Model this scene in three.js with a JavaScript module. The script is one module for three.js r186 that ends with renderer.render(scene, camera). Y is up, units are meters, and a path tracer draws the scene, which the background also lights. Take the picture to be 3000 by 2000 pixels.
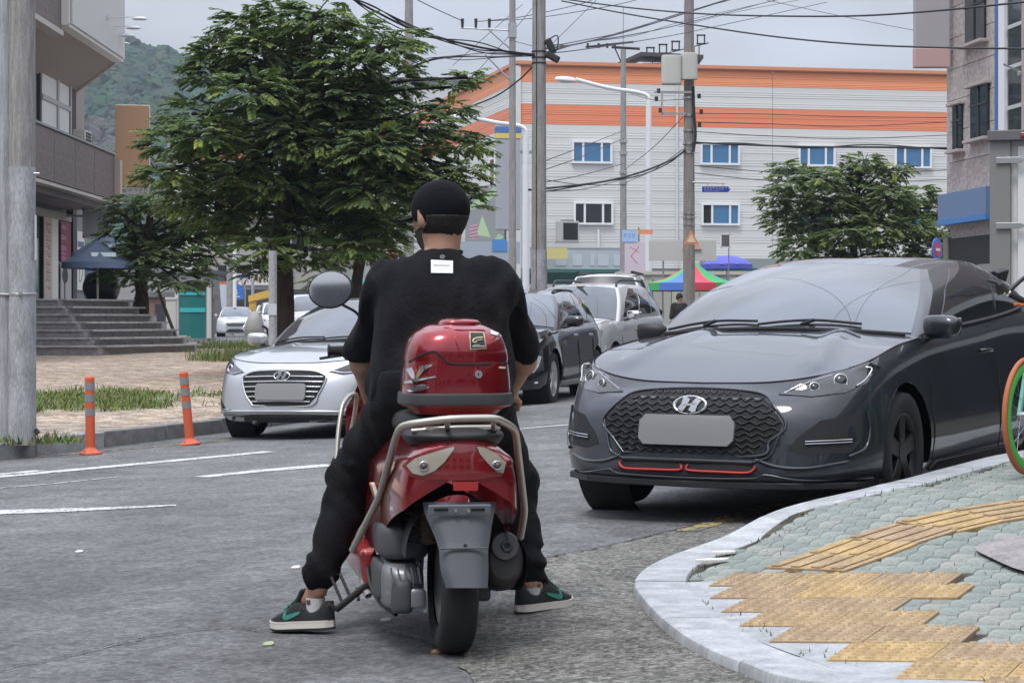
import * as THREE from 'three';
import { mergeGeometries, mergeVertices, toCreasedNormals } from 'three/addons/utils/BufferGeometryUtils.js';
import { RoundedBoxGeometry } from 'three/addons/geometries/RoundedBoxGeometry.js';
import { createNoise3D } from 'simplex-noise';

// ---------------------------------------------------------------- camera, sky, sun, exposure
const scene = new THREE.Scene();
const EYE = 1.08, FOC = 6000, HOR = 935;            // eye height (m), focal length and horizon row for a 3000 x 2000 frame
const camera = new THREE.PerspectiveCamera(2 * Math.atan(1000 / FOC) * 180 / Math.PI, 1.5, 0.1, 3000);
camera.position.set(0, EYE, 0);
camera.rotation.set(0, 0, 0);
camera.setViewOffset(3000, 2000, 0, 1000 - HOR, 3000, 2000);
scene.add(camera);
const renderer = new THREE.WebGLRenderer({ antialias: true });
renderer.toneMapping = THREE.LinearToneMapping;
renderer.toneMappingExposure = 1.28;
renderer.shadowMap.enabled = true;

function rng(seed) { let a = seed >>> 0; return () => { a = (a + 0x6D2B79F5) | 0; let t = Math.imul(a ^ (a >>> 15), 1 | a); t = (t + Math.imul(t ^ (t >>> 7), 61 | t)) ^ t; return ((t ^ (t >>> 14)) >>> 0) / 4294967296; }; }
const n3 = createNoise3D(rng(11));
const fbm = (x, y, z, o = 4) => { let s = 0, a = .5, f = 1; for (let i = 0; i < o; i++) { s += a * n3(x * f, y * f, z * f); a *= .5; f *= 2.03; } return s; };
const lerp = (a, b, t) => a + (b - a) * t, clamp = (x, a = 0, b = 1) => Math.min(b, Math.max(a, x));
const smooth = (a, b, x) => { const t = clamp((x - a) / (b - a)); return t * t * (3 - 2 * t); };
function interp(x, xs, ys) { if (x <= xs[0]) return ys[0]; for (let i = 1; i < xs.length; i++) if (x <= xs[i]) return lerp(ys[i - 1], ys[i], (x - xs[i - 1]) / (xs[i] - xs[i - 1])); return ys[ys.length - 1]; }

{ // overcast sky: cool grey cloud sheet, brighter overhead, whiter low down
  const w = 1024, h = 512, d = new Float32Array(w * h * 4);
  for (let j = 0; j < h; j++) for (let i = 0; i < w; i++) {
    const el = ((j + .5) / h - .5) * Math.PI, az = ((i + .5) / w - .5) * 2 * Math.PI;
    const s = Math.sin(el), c = Math.cos(el), X = Math.cos(az) * c, Z = Math.sin(az) * c;
    const up = Math.max(s, 0), k = 1 / (up + .16);
    const cl = fbm(X * k * .55 + 3.1, Z * k * .55 + 1.7, .4, 5), cl2 = fbm(X * k * 1.7 - 5, Z * k * 1.7, 2.1, 4);
    let L = .3 * (1 + 4.7 * up) * (1 + .5 * cl + .2 * cl2) * (1 + .35 * Math.exp(-((up / .045) ** 2)));
    const white = clamp(.5 - .9 * cl + .5 * (1 - smooth(0, .22, up)));
    const q = (j * w + i) * 4;
    d[q] = L * lerp(.85, .97, white); d[q + 1] = L * lerp(.93, 1.0, white); d[q + 2] = L * lerp(1.12, 1.06, white); d[q + 3] = 1;
  }
  const t = new THREE.DataTexture(d, w, h, THREE.RGBAFormat, THREE.FloatType);
  t.mapping = THREE.EquirectangularReflectionMapping; t.magFilter = THREE.LinearFilter; t.minFilter = THREE.LinearFilter; t.needsUpdate = true;
  scene.background = t; scene.environment = t;
}
const sun = new THREE.DirectionalLight(new THREE.Color(1, .965, .91), 1.5);
sun.position.set(-10, 42, 6); sun.target.position.set(0, 0, -14); sun.castShadow = true; sun.shadow.radius = 28;
sun.shadow.camera.left = -40; sun.shadow.camera.right = 40; sun.shadow.camera.top = 60; sun.shadow.camera.bottom = -60; sun.shadow.camera.far = 200;
sun.shadow.mapSize.set(2048, 2048);
scene.add(sun, sun.target);
scene.fog = new THREE.FogExp2(new THREE.Color(.46, .54, .64), .00034);

// ---------------------------------------------------------------- naming and tagging
const usedNames = new Map();
function numbered(n) { const k = usedNames.get(n) || 0; usedNames.set(n, k + 1); return k ? `${n}_${String(k).padStart(3, '0')}` : n; }
function shadows(o) { o.traverse(c => { if (c.isMesh) { c.castShadow = true; c.receiveShadow = true; } }); return o; }
function tag(o, label, category, group) { o.userData.label = label; o.userData.category = category; if (group) o.userData.group = group; return o; }
function thing(name, label, category, pos = [0, 0, 0], turn = 0, group) {
  const o = new THREE.Group(); o.name = numbered(name); o.position.set(...pos); o.rotation.y = turn; scene.add(o); return tag(o, label, category, group);
}
function mesh(name, geo, mat, parent) {
  const g = Array.isArray(geo) ? merge(geo) : geo; const m = new THREE.Mesh(g, mat); m.castShadow = m.receiveShadow = true;
  m.name = parent ? name : numbered(name); (parent || scene).add(m); return m;
}
function struct(name, geo, mat) { const m = mesh(name, geo, mat); m.userData.kind = 'structure'; return m; }
function merge(list) {
  const gs = list.map(g => { let h = g.index ? g.toNonIndexed() : g.clone(); for (const k of Object.keys(h.attributes)) if (!['position', 'normal', 'uv', 'color'].includes(k)) h.deleteAttribute(k); if (!h.attributes.normal) h.computeVertexNormals(); if (!h.attributes.uv) h.setAttribute('uv', new THREE.BufferAttribute(new Float32Array(h.attributes.position.count * 2), 2)); return h; });
  if (gs.some(g => !g.attributes.color)) gs.forEach(g => g.deleteAttribute('color'));
  return mergeGeometries(gs);
}

// ---------------------------------------------------------------- geometry helpers
const V = (x, y, z) => new THREE.Vector3(x, y, z);
const at = (px, py, d) => V((px - 1500) / FOC * d, EYE - (py - HOR) / FOC * d, -d);   // a point d metres down the street
function tf(g, p = [0, 0, 0], r = [0, 0, 0], s) { const m = new THREE.Matrix4().compose(V(...p), new THREE.Quaternion().setFromEuler(new THREE.Euler(...r)), s ? V(...s) : V(1, 1, 1)); return g.clone().applyMatrix4(m); }
function box(w, h, d, p = [0, 0, 0], r = [0, 0, 0], bev = 0) { return tf(bev ? new RoundedBoxGeometry(w, h, d, 2, bev) : new THREE.BoxGeometry(w, h, d), p, r); }
function cyl(a, b, r1, r2 = r1, seg = 14, open = false) {   // tapered cylinder between two points
  const d = b.clone().sub(a), L = d.length(), g = new THREE.CylinderGeometry(r2, r1, L, seg, 1, open);
  g.applyQuaternion(new THREE.Quaternion().setFromUnitVectors(V(0, 1, 0), d.normalize())); const c = a.clone().add(b).multiplyScalar(.5); g.translate(c.x, c.y, c.z); return g;
}
function tube(pts, r, seg = 32, rad = 8, closed = false, tension = .5) { return new THREE.TubeGeometry(new THREE.CatmullRomCurve3(pts.map(p => p.isVector3 ? p : V(...p)), closed, 'catmullrom', tension), seg, r, rad, closed); }
function sag(a, b, drop, r, seg = 20, rad = 5) { // hanging wire
  const pts = []; for (let i = 0; i <= seg; i++) { const t = i / seg; pts.push(V(lerp(a.x, b.x, t), lerp(a.y, b.y, t) - 4 * drop * t * (1 - t), lerp(a.z, b.z, t))); }
  return new THREE.TubeGeometry(new THREE.CatmullRomCurve3(pts), seg, r, rad);
}
function shape2(pts) { const s = new THREE.Shape(); pts.forEach((p, i) => i ? s.lineTo(p[0], p[1]) : s.moveTo(p[0], p[1])); s.closePath(); return s; }
function roundShape(pts, seg = 40) { const c = new THREE.CatmullRomCurve3(pts.map(p => V(p[0], p[1], 0)), true, 'catmullrom', .5); return c.getPoints(seg).slice(0, -1).map(p => [p.x, p.y]); }
function extrude(pts, depth, bevel = 0, p = [0, 0, 0], r = [0, 0, 0], holes = []) {
  const s = shape2(pts); holes.forEach(h => { const q = new THREE.Path(); h.forEach((a, i) => i ? q.lineTo(a[0], a[1]) : q.moveTo(a[0], a[1])); q.closePath(); s.holes.push(q); });
  return tf(new THREE.ExtrudeGeometry(s, { depth, bevelEnabled: bevel > 0, bevelThickness: bevel, bevelSize: bevel, bevelSegments: 2, steps: 1 }), p, r);
}
function gridGeo(nu, nv, f, uvf) { // f(u,v) -> Vector3 with u,v in 0..1
  const p = [], uv = [], ix = [];
  for (let j = 0; j <= nv; j++) for (let i = 0; i <= nu; i++) { const q = f(i / nu, j / nv); p.push(q.x, q.y, q.z); const t = uvf ? uvf(i / nu, j / nv, q) : [i / nu, j / nv]; uv.push(t[0], t[1]); }
  for (let j = 0; j < nv; j++) for (let i = 0; i < nu; i++) { const a = j * (nu + 1) + i, b = a + 1, c = a + nu + 1, d = c + 1; ix.push(a, b, d, a, d, c); }
  const g = new THREE.BufferGeometry(); g.setAttribute('position', new THREE.Float32BufferAttribute(p, 3)); g.setAttribute('uv', new THREE.Float32BufferAttribute(uv, 2)); g.setIndex(ix); g.computeVertexNormals(); return g;
}
function superLoft(levels, nseg = 40, caps = true) { // levels: [y, halfWidth, halfDepth, exponent, xOff, zOff]; rounded-rectangle rings stacked along y, smoothed between levels
  const n = levels.length, ny = (n - 1) * 5, cr = (k, t) => { const i = Math.min(n - 2, Math.floor(t)), f = t - i, g = j => levels[clamp(j, 0, n - 1)][k] ?? (k === 3 ? 2.5 : 0); const a = g(i - 1), b = g(i), c = g(i + 1), d = g(i + 2); return .5 * ((2 * b) + (-a + c) * f + (2 * a - 5 * b + 4 * c - d) * f * f + (-a + 3 * b - 3 * c + d) * f * f * f); };
  const ring = (t, u) => { const e = 2 / cr(3, t), a = u * 2 * Math.PI, c = Math.cos(a), s = Math.sin(a); return V(cr(4, t) + cr(1, t) * Math.sign(c) * Math.abs(c) ** e, cr(0, t), cr(5, t) + cr(2, t) * Math.sign(s) * Math.abs(s) ** e); };
  const gs = [gridGeo(nseg, ny, (u, v) => ring(v * (n - 1), -u))];
  if (caps) for (const [t, k] of [[0, 1], [n - 1, -1]]) gs.push(gridGeo(nseg, 3, (u, v) => { const q = ring(t, u * k); const c = V(cr(4, t), cr(0, t), cr(5, t)); return c.lerp(q, v); }));
  return merge(gs);
}
// naive surface nets over a box; sdf(x,y,z) < 0 inside
function surfaceNets(sdf, lo, hi, cell, smoothN = true) {
  const nx = Math.ceil((hi[0] - lo[0]) / cell) + 1, ny = Math.ceil((hi[1] - lo[1]) / cell) + 1, nz = Math.ceil((hi[2] - lo[2]) / cell) + 1;
  const f = new Float32Array(nx * ny * nz), id = (i, j, k) => i + nx * (j + ny * k);
  for (let k = 0; k < nz; k++) for (let j = 0; j < ny; j++) for (let i = 0; i < nx; i++) f[id(i, j, k)] = sdf(lo[0] + i * cell, lo[1] + j * cell, lo[2] + k * cell);
  const vi = new Int32Array(nx * ny * nz).fill(-1), P = [], I = [];
  for (let k = 0; k < nz - 1; k++) for (let j = 0; j < ny - 1; j++) for (let i = 0; i < nx - 1; i++) {
    let m = 0, sx = 0, sy = 0, sz = 0, c = 0; const v = [];
    for (let a = 0; a < 8; a++) { const q = f[id(i + (a & 1), j + (a >> 1 & 1), k + (a >> 2))]; v.push(q); if (q < 0) m |= 1 << a; }
    if (m === 0 || m === 255) continue;
    for (let a = 0; a < 8; a++) for (const b of [1, 2, 4]) if (!(a & b)) { const o = a | b; if ((v[a] < 0) !== (v[o] < 0)) { const t = v[a] / (v[a] - v[o]); sx += (a & 1) + (b === 1 ? t : 0); sy += (a >> 1 & 1) + (b === 2 ? t : 0); sz += (a >> 2) + (b === 4 ? t : 0); c++; } }
    vi[id(i, j, k)] = P.length / 3; P.push(lo[0] + (i + sx / c) * cell, lo[1] + (j + sy / c) * cell, lo[2] + (k + sz / c) * cell);
  }
  const quad = (a, b, c, d, flip) => { if (a < 0 || b < 0 || c < 0 || d < 0) return; flip ? I.push(a, c, b, a, d, c) : I.push(a, b, c, a, c, d); };
  for (let k = 1; k < nz - 1; k++) for (let j = 1; j < ny - 1; j++) for (let i = 1; i < nx - 1; i++) {
    const a = f[id(i, j, k)] < 0;
    if (a !== (f[id(i + 1, j, k)] < 0)) quad(vi[id(i, j - 1, k - 1)], vi[id(i, j, k - 1)], vi[id(i, j, k)], vi[id(i, j - 1, k)], !a);
    if (a !== (f[id(i, j + 1, k)] < 0)) quad(vi[id(i - 1, j, k - 1)], vi[id(i - 1, j, k)], vi[id(i, j, k)], vi[id(i, j, k - 1)], !a);
    if (a !== (f[id(i, j, k + 1)] < 0)) quad(vi[id(i - 1, j - 1, k)], vi[id(i, j - 1, k)], vi[id(i, j, k)], vi[id(i - 1, j, k)], !a);
  }
  const g = new THREE.BufferGeometry(); g.setAttribute('position', new THREE.Float32BufferAttribute(P, 3)); g.setIndex(I);
  g.computeVertexNormals();
  const uv = []; for (let i = 0; i < P.length; i += 3) uv.push(P[i] + P[i + 2], P[i + 1]); g.setAttribute('uv', new THREE.Float32BufferAttribute(uv, 2));
  return g;
}
const smin = (a, b, k) => { const h = Math.max(k - Math.abs(a - b), 0) / k; return Math.min(a, b) - h * h * k * .25; };
function capsule(a, b, ra, rb) { // tapered capsule distance
  const dx = b[0] - a[0], dy = b[1] - a[1], dz = b[2] - a[2], L2 = dx * dx + dy * dy + dz * dz;
  return (x, y, z) => { const px = x - a[0], py = y - a[1], pz = z - a[2]; const t = clamp((px * dx + py * dy + pz * dz) / L2); const ex = px - dx * t, ey = py - dy * t, ez = pz - dz * t; return Math.sqrt(ex * ex + ey * ey + ez * ez) - lerp(ra, rb, t); };
}
function ellip(c, r, ry = 0) { const cs = Math.cos(ry), sn = Math.sin(ry); return (x, y, z) => { const px = x - c[0], py = y - c[1], pz = z - c[2]; const qx = (px * cs - pz * sn) / r[0], qy = py / r[1], qz = (px * sn + pz * cs) / r[2]; const k = Math.sqrt(qx * qx + qy * qy + qz * qz); return (k - 1) * Math.min(r[0], r[1], r[2]); }; }

// ---------------------------------------------------------------- textures and materials
function dataTex(w, h, f, srgb = true, rep = [1, 1]) {
  const d = new Uint8Array(w * h * 4);
  for (let j = 0; j < h; j++) for (let i = 0; i < w; i++) { const c = f(i / w, j / h, i, j); const q = (j * w + i) * 4; d[q] = clamp(c[0]) * 255; d[q + 1] = clamp(c[1]) * 255; d[q + 2] = clamp(c[2]) * 255; d[q + 3] = 255; }
  const t = new THREE.DataTexture(d, w, h, THREE.RGBAFormat); t.wrapS = t.wrapT = THREE.RepeatWrapping; t.magFilter = THREE.LinearFilter; t.minFilter = THREE.LinearMipmapLinearFilter; t.generateMipmaps = true; t.repeat.set(...rep);
  if (srgb) t.colorSpace = THREE.SRGBColorSpace; t.needsUpdate = true; return t;
}
// tileable value noise built on a ring of lattice values
function tileNoise(seed, per) { const R = rng(seed), t = new Float32Array(per * per); for (let i = 0; i < t.length; i++) t[i] = R(); return (u, v) => { const x = u * per, y = v * per, i = Math.floor(x), j = Math.floor(y), fx = x - i, fy = y - j; const a = (p, q) => t[((p % per) + per) % per + per * (((q % per) + per) % per)]; const sx = fx * fx * (3 - 2 * fx), sy = fy * fy * (3 - 2 * fy); return lerp(lerp(a(i, j), a(i + 1, j), sx), lerp(a(i, j + 1), a(i + 1, j + 1), sx), sy); }; }
const lin = (r, g, b) => new THREE.Color().setRGB(r, g, b);
const M = {};
function std(c, rough = .7, metal = 0, extra = {}) { return new THREE.MeshStandardMaterial({ color: c.isColor ? c : lin(...c), roughness: rough, metalness: metal, ...extra }); }
function phys(c, rough, metal, extra = {}) { return new THREE.MeshPhysicalMaterial({ color: c.isColor ? c : lin(...c), roughness: rough, metalness: metal, ...extra }); }
function grainTex(seed, amp, scale = 256, coarse = .35) { const a = tileNoise(seed, scale >> 1), b = tileNoise(seed + 1, 24), c = tileNoise(seed + 2, 6); return dataTex(scale, scale, (u, v) => { const k = 1 - amp + amp * ((1 - coarse) * a(u, v) + coarse * (.6 * b(u, v) + .4 * c(u, v))) * 1; return [k, k, k]; }, true); }
function uvScale(g, s) { const u = g.attributes.uv; if (u) for (let i = 0; i < u.count; i++) u.setXY(i, u.getX(i) * s, u.getY(i) * s); return g; }
function boxUV(g) { // uv in metres from the dominant axis of each face
  const h = g.index ? g.toNonIndexed() : g, p = h.attributes.position, n = p.count, uv = new Float32Array(n * 2), a = V(), b = V(), c = V();
  for (let i = 0; i < n; i += 3) { a.fromBufferAttribute(p, i); b.fromBufferAttribute(p, i + 1); c.fromBufferAttribute(p, i + 2); const m = b.clone().sub(a).cross(c.clone().sub(a)); const ax = Math.abs(m.x), ay = Math.abs(m.y), az = Math.abs(m.z);
    [a, b, c].forEach((q, k) => { const t = ay >= ax && ay >= az ? [q.x, q.z] : ax >= az ? [q.z, q.y] : [q.x, q.y]; uv[(i + k) * 2] = t[0]; uv[(i + k) * 2 + 1] = t[1]; }); }
  h.setAttribute('uv', new THREE.BufferAttribute(uv, 2)); return h;
}
function canvasTex(w, h, draw) { const c = document.createElement('canvas'); c.width = w; c.height = h; const x = c.getContext('2d'); draw(x, w, h); const t = new THREE.CanvasTexture(c); t.colorSpace = THREE.SRGBColorSpace; return t; }

M.blackPlastic = std([.016, .016, .017], .5); M.matteBlack = std([.012, .012, .013], .8); M.greyPlastic = std([.06, .065, .075], .6);
M.rubber = std([.017, .017, .018], .85); M.chrome = std([.75, .76, .78], .12, 1); M.steel = std([.5, .5, .5], .35, 1); M.whitePaint = std([.78, .78, .77], .5);
M.darkGlass = phys([.02, .022, .025], .04, 0, { clearcoat: 1, clearcoatRoughness: .02 });
M.wire = std([.02, .02, .022], .6);
// ---------------------------------------------------------------- ground heights
const soft = (x, a, b) => lerp(a, b, smooth(0, 1, clamp((x - a) / (b - a)) * .72 + .14));
function roadY(x, z) { const d = -z, k = 1 - smooth(32, 70, d); const y = x < 0 ? -.178 * (1 - Math.exp(x * .36)) * 1.12 : .06 * (1 - Math.exp(-x * 1.25)); return y * k; }
const kerbX = d => -4.5 + .357 * (d - 18);                                 // road edge on the far side
const landY = (x, z) => { const d = -z; return interp(d, [8, 18, 22, 30, 44, 60, 100, 200], [-.05, -.03, .0, .14, .36, .32, .22, .3]) * (1 - smooth(42, 56, d) * smooth(-4, 3, x)); };

function pavY(x, z) { const d = -z, near = .066 + .062 * clamp(x - .62, 0, 3), far = interp(x, [.4, .7, .95, 1.2, 1.42, 1.82, 2.7, 6], [.066, .095, .125, .165, .2, .265, .305, .32]); return lerp(near, far, smooth(7.6, 9.6, d)); }
function gp(px, py, f = roadY, off = 0) { let y = 0, p; for (let i = 0; i < 30; i++) { const d = (EYE - y) * FOC / (py - HOR); p = V((px - 1500) / FOC * d, y, -d); y = lerp(y, f(p.x, p.z), .7); } p.y = f(p.x, p.z) + off; return p; }
const ISL = [[3.4, -4.35], [2.2, -4.75], [1.35, -5.2], ...[[2376, 2000], [2180, 1945], [2024, 1876], [1935, 1810], [1884, 1756], [1856, 1708], [1890, 1664], [1968, 1626], [2126, 1568], [2249, 1504], [2356, 1471], [2580, 1418], [2750, 1376], [2907, 1336]].map(q => { const p = gp(q[0], q[1], pavY); return [p.x, p.z]; }), [3.7, -13.1], [5.3, -15.7], [8, -20.2]];
const islCurve = new THREE.CatmullRomCurve3(ISL.map(p => V(p[0], 0, p[1])), false, 'catmullrom', .5);
const islPts = islCurve.getSpacedPoints(240);
function islandDist(x, z) { // signed distance to the kerb's outer edge, positive on the pavement
  let best = 1e9, s = 1; for (let i = 0; i < islPts.length - 1; i++) { const a = islPts[i], b = islPts[i + 1], ux = b.x - a.x, uz = b.z - a.z, L = ux * ux + uz * uz, t = clamp(((x - a.x) * ux + (z - a.z) * uz) / L), dx = x - a.x - ux * t, dz = z - a.z - uz * t, q = dx * dx + dz * dz; if (q < best) { best = q; s = ux * dz - uz * dx > 0 ? 1 : -1; } } return s * Math.sqrt(best);
}

// ---------------------------------------------------------------- road
{
  const R = rng(5), w = 1024;
  const wn = new Float32Array(w * w); for (let i = 0; i < wn.length; i++) wn[i] = R();
  const bl = (i, j) => { let s = 0; for (let b = 0; b < 2; b++) for (let a = 0; a < 2; a++) s += wn[((i + a) % w) + w * ((j + b) % w)]; return s / 4; };
  const c1 = tileNoise(21, 64), c2 = tileNoise(22, 14), c3 = tileNoise(23, 220);
  const mk = (amp, light, tint, stones) => dataTex(w, w, (u, v, i, j) => { const g = bl(i, j), s = c3(u, v); let k = light + amp * (g - .5) + amp * .8 * (s - .5) + .12 * (c1(u, v) - .5) + .14 * (c2(u, v) - .5); if (wn[i + w * j] > 1 - stones) k += .16; if (wn[i + w * j] < stones * .8) k -= .16; return [k * tint[0], k * tint[1], k * tint[2]]; }, true);
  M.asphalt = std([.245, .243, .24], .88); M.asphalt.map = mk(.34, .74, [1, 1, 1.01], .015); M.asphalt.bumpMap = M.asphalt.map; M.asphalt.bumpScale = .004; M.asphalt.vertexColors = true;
  M.gutter = std([.28, .275, .265], .92); M.gutter.map = mk(.62, .72, [1, .99, .955], .07); M.gutter.bumpMap = M.gutter.map; M.gutter.bumpScale = .006; M.gutter.vertexColors = true;
  M.soil = std([.6, .55, .485], .95); const s1 = tileNoise(31, 90), s2 = tileNoise(32, 16), s3 = tileNoise(33, 7);
  M.soil.map = dataTex(512, 512, (u, v, i, j) => { const k = .74 + .3 * (s1(u, v * .5) - .5) + .34 * (s2(u, v) - .5) + .12 * (wn[i + w * j] - .5), m = s3(u, v); return [k + .03, k * (.96 + .04 * m), k * (.87 + .1 * m)]; }); M.soil.vertexColors = true; M.soil.bumpMap = M.soil.map; M.soil.bumpScale = .012;
  M.concrete = std([.42, .43, .43], .85); M.concrete.map = dataTex(512, 512, (u, v, i, j) => { const k = .82 + .16 * (s1(u, v) - .5) + .16 * (s2(u, v) - .5) + .14 * (wn[i + w * j] - .5); return [k, k, k * 1.01]; });
  M.granite = std([.47, .485, .5], .8); M.granite.map = dataTex(512, 512, (u, v, i, j) => { const k = .84 + .1 * (s1(u, v) - .5) + .14 * (s2(u, v) - .5) + .1 * (wn[i + w * j] - .5); return [k, k, k]; }); M.granite.bumpMap = M.granite.map; M.granite.bumpScale = .002;
  M.whiteLine = std([.72, .72, .71], .7); const h1 = tileNoise(41, 100), h2 = tileNoise(42, 18); M.whiteLine.map = dataTex(512, 512, (u, v, i, j) => { let k = .92 + .16 * (wn[i + w * j] - .6); const t = h1(u, v) * .6 + h2(u, v) * .4; if (t > .7) k = .5; else if (t > .63) k -= .2; return [k, k, k]; });
  M.yellowLine = std([.42, .31, .12], .8); M.yellowLine.map = dataTex(512, 512, (u, v, i, j) => { const t = h1(u, v) * .55 + h2(u, v) * .45; return t > .46 ? [.52, .62, .9] : [1, 1, 1]; });
}
function sheet(nx, nz, xs, zs, yf, uvm = .25, cf) {
  const g = gridGeo(nx, nz, (u, v) => { const z = zs(v), x = xs(u, z); return V(x, yf(x, z), z); }, (u, v, p) => [p.x * uvm, p.z * uvm]);
  if (cf) { const p = g.attributes.position, c = new Float32Array(p.count * 3); for (let i = 0; i < p.count; i++) { const k = cf(p.getX(i), p.getZ(i)); c.set(Array.isArray(k) ? k : [k, k, k], i * 3); } g.setAttribute('color', new THREE.BufferAttribute(c, 3)); }
  const n = g.attributes.normal; if (n.getY(Math.floor(n.count / 2)) < 0) { const ix = g.index.array; for (let i = 0; i < ix.length; i += 3) { const t = ix[i]; ix[i] = ix[i + 1]; ix[i + 1] = t; } g.computeVertexNormals(); } return g;
}
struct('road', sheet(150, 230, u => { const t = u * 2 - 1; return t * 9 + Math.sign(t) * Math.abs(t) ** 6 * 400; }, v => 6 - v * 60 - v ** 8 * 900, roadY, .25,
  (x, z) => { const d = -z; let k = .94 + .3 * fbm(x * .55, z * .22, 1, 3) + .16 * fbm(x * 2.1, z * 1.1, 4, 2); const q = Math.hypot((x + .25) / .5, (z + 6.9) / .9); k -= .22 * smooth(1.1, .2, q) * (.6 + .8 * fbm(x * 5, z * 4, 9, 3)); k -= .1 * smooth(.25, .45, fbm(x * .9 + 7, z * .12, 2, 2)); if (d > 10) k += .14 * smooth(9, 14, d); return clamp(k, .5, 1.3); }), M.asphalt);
{ // worn, coarser strip of paving round the corner of the island
  const edge = [[1500, 2300], [1400, 2010], [1345, 1935], [1400, 1830], [1480, 1720], [1590, 1642], [1740, 1612], [1900, 1574], [2100, 1526], [2240, 1497]].map(p => gp(p[0], p[1]));
  const ec = new THREE.CatmullRomCurve3(edge, false, 'catmullrom', .4), kc = new THREE.CatmullRomCurve3(ISL.slice(2, 14).map(p => V(p[0] + .1, 0, p[1] - .03)));
  const N = n => V(n.x, 0, n.z);
  const g = gridGeo(60, 30, (u, v) => { const a = ec.getPoint(clamp(u)), b = kc.getPoint(u); const wob = v === 0 ? .03 * fbm(u * 24, 0, 2, 3) : 0; const p = N(a).lerp(N(b), v); p.x += wob; p.z += wob; p.y = roadY(p.x, p.z) + .005; return p; }, (u, v, p) => [p.x * .3, p.z * .3]);
  const p = g.attributes.position, c = new Float32Array(p.count * 3); for (let i = 0; i < p.count; i++) { const k = .97 + .22 * fbm(p.getX(i) * 1.6, p.getZ(i) * 1.3, 7, 3); c.set([k, k, k], i * 3); } g.setAttribute('color', new THREE.BufferAttribute(c, 3));
  struct('road_patch', g, M.gutter);
  // crack along the edge of the patch, and two in the old asphalt
  const crackMat = std([.035, .034, .033], 1);
  const crack = (pts, w0, seed) => { const c = new THREE.CatmullRomCurve3(pts, false, 'catmullrom', .3), n = 90; return gridGeo(n, 1, (u, v) => { const q = c.getPoint(u), t = c.getTangent(u), wob = .025 * fbm(u * 30, seed, 0, 3), w = w0 * (.5 + .8 * Math.abs(fbm(u * 40, seed, 3, 2))); const x = q.x - t.z * ((v - .5) * w + wob), z = q.z + t.x * ((v - .5) * w + wob); return V(x, roadY(x, z) + .0085, z); }); };
  struct('road_crack', crack(edge.slice(4), .022, 1), crackMat);
  struct('road_crack', crack([[-60, 1975], [200, 1925], [420, 1872], [640, 1842], [770, 1850]].map(p => gp(...p)), .012, 2), crackMat);
  struct('road_crack', crack([[900, 1870], [1100, 1850], [1240, 1885], [1330, 1925]].map(p => gp(...p)), .012, 3), crackMat);
}
function marking(name, pts, w, mat, off = .004) {
  const c = new THREE.CatmullRomCurve3(pts.map(p => gp(...p)), false, 'catmullrom', .1), n = 40;
  const g = gridGeo(n, 2, (u, v) => { const q = c.getPoint(u), t = c.getTangent(u), ww = Array.isArray(w) ? lerp(w[0], w[1], u) : w; const x = q.x - t.z * (v - .5) * ww, z = q.z + t.x * (v - .5) * ww; return V(x, roadY(x, z) + off, z); }, (u, v, p) => [p.x * .7, p.z * .7]);
  return struct(name, g, mat);
}
marking('lane_line', [[-40, 1400], [400, 1360], [790, 1323]], .19, M.whiteLine);
marking('lane_line', [[-60, 1396], [60, 1386], [118, 1380]], .14, M.whiteLine, .008);
marking('lane_line', [[590, 1398], [760, 1380], [975, 1362]], [.16, .3], M.whiteLine);
marking('lane_line', [[-60, 1503], [250, 1493], [515, 1481]], [.34, .08], M.whiteLine);
marking('lane_line', [[-30, 1433], [180, 1415], [350, 1397]], .035, M.whiteLine);
marking('lane_line', [[1470, 1262], [1580, 1252], [1690, 1243]], .1, M.whiteLine);
marking('lane_line', [[1478, 1313], [1510, 1311], [1542, 1309]], .34, M.whiteLine);
marking('kerb_line', [[2010, 1560], [2110, 1528], [2240, 1492], [2400, 1462]], .12, M.yellowLine, .0075);
marking('kerb_line', [[80, 1342], [300, 1322], [560, 1300], [700, 1287]], .07, M.yellowLine);

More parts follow.
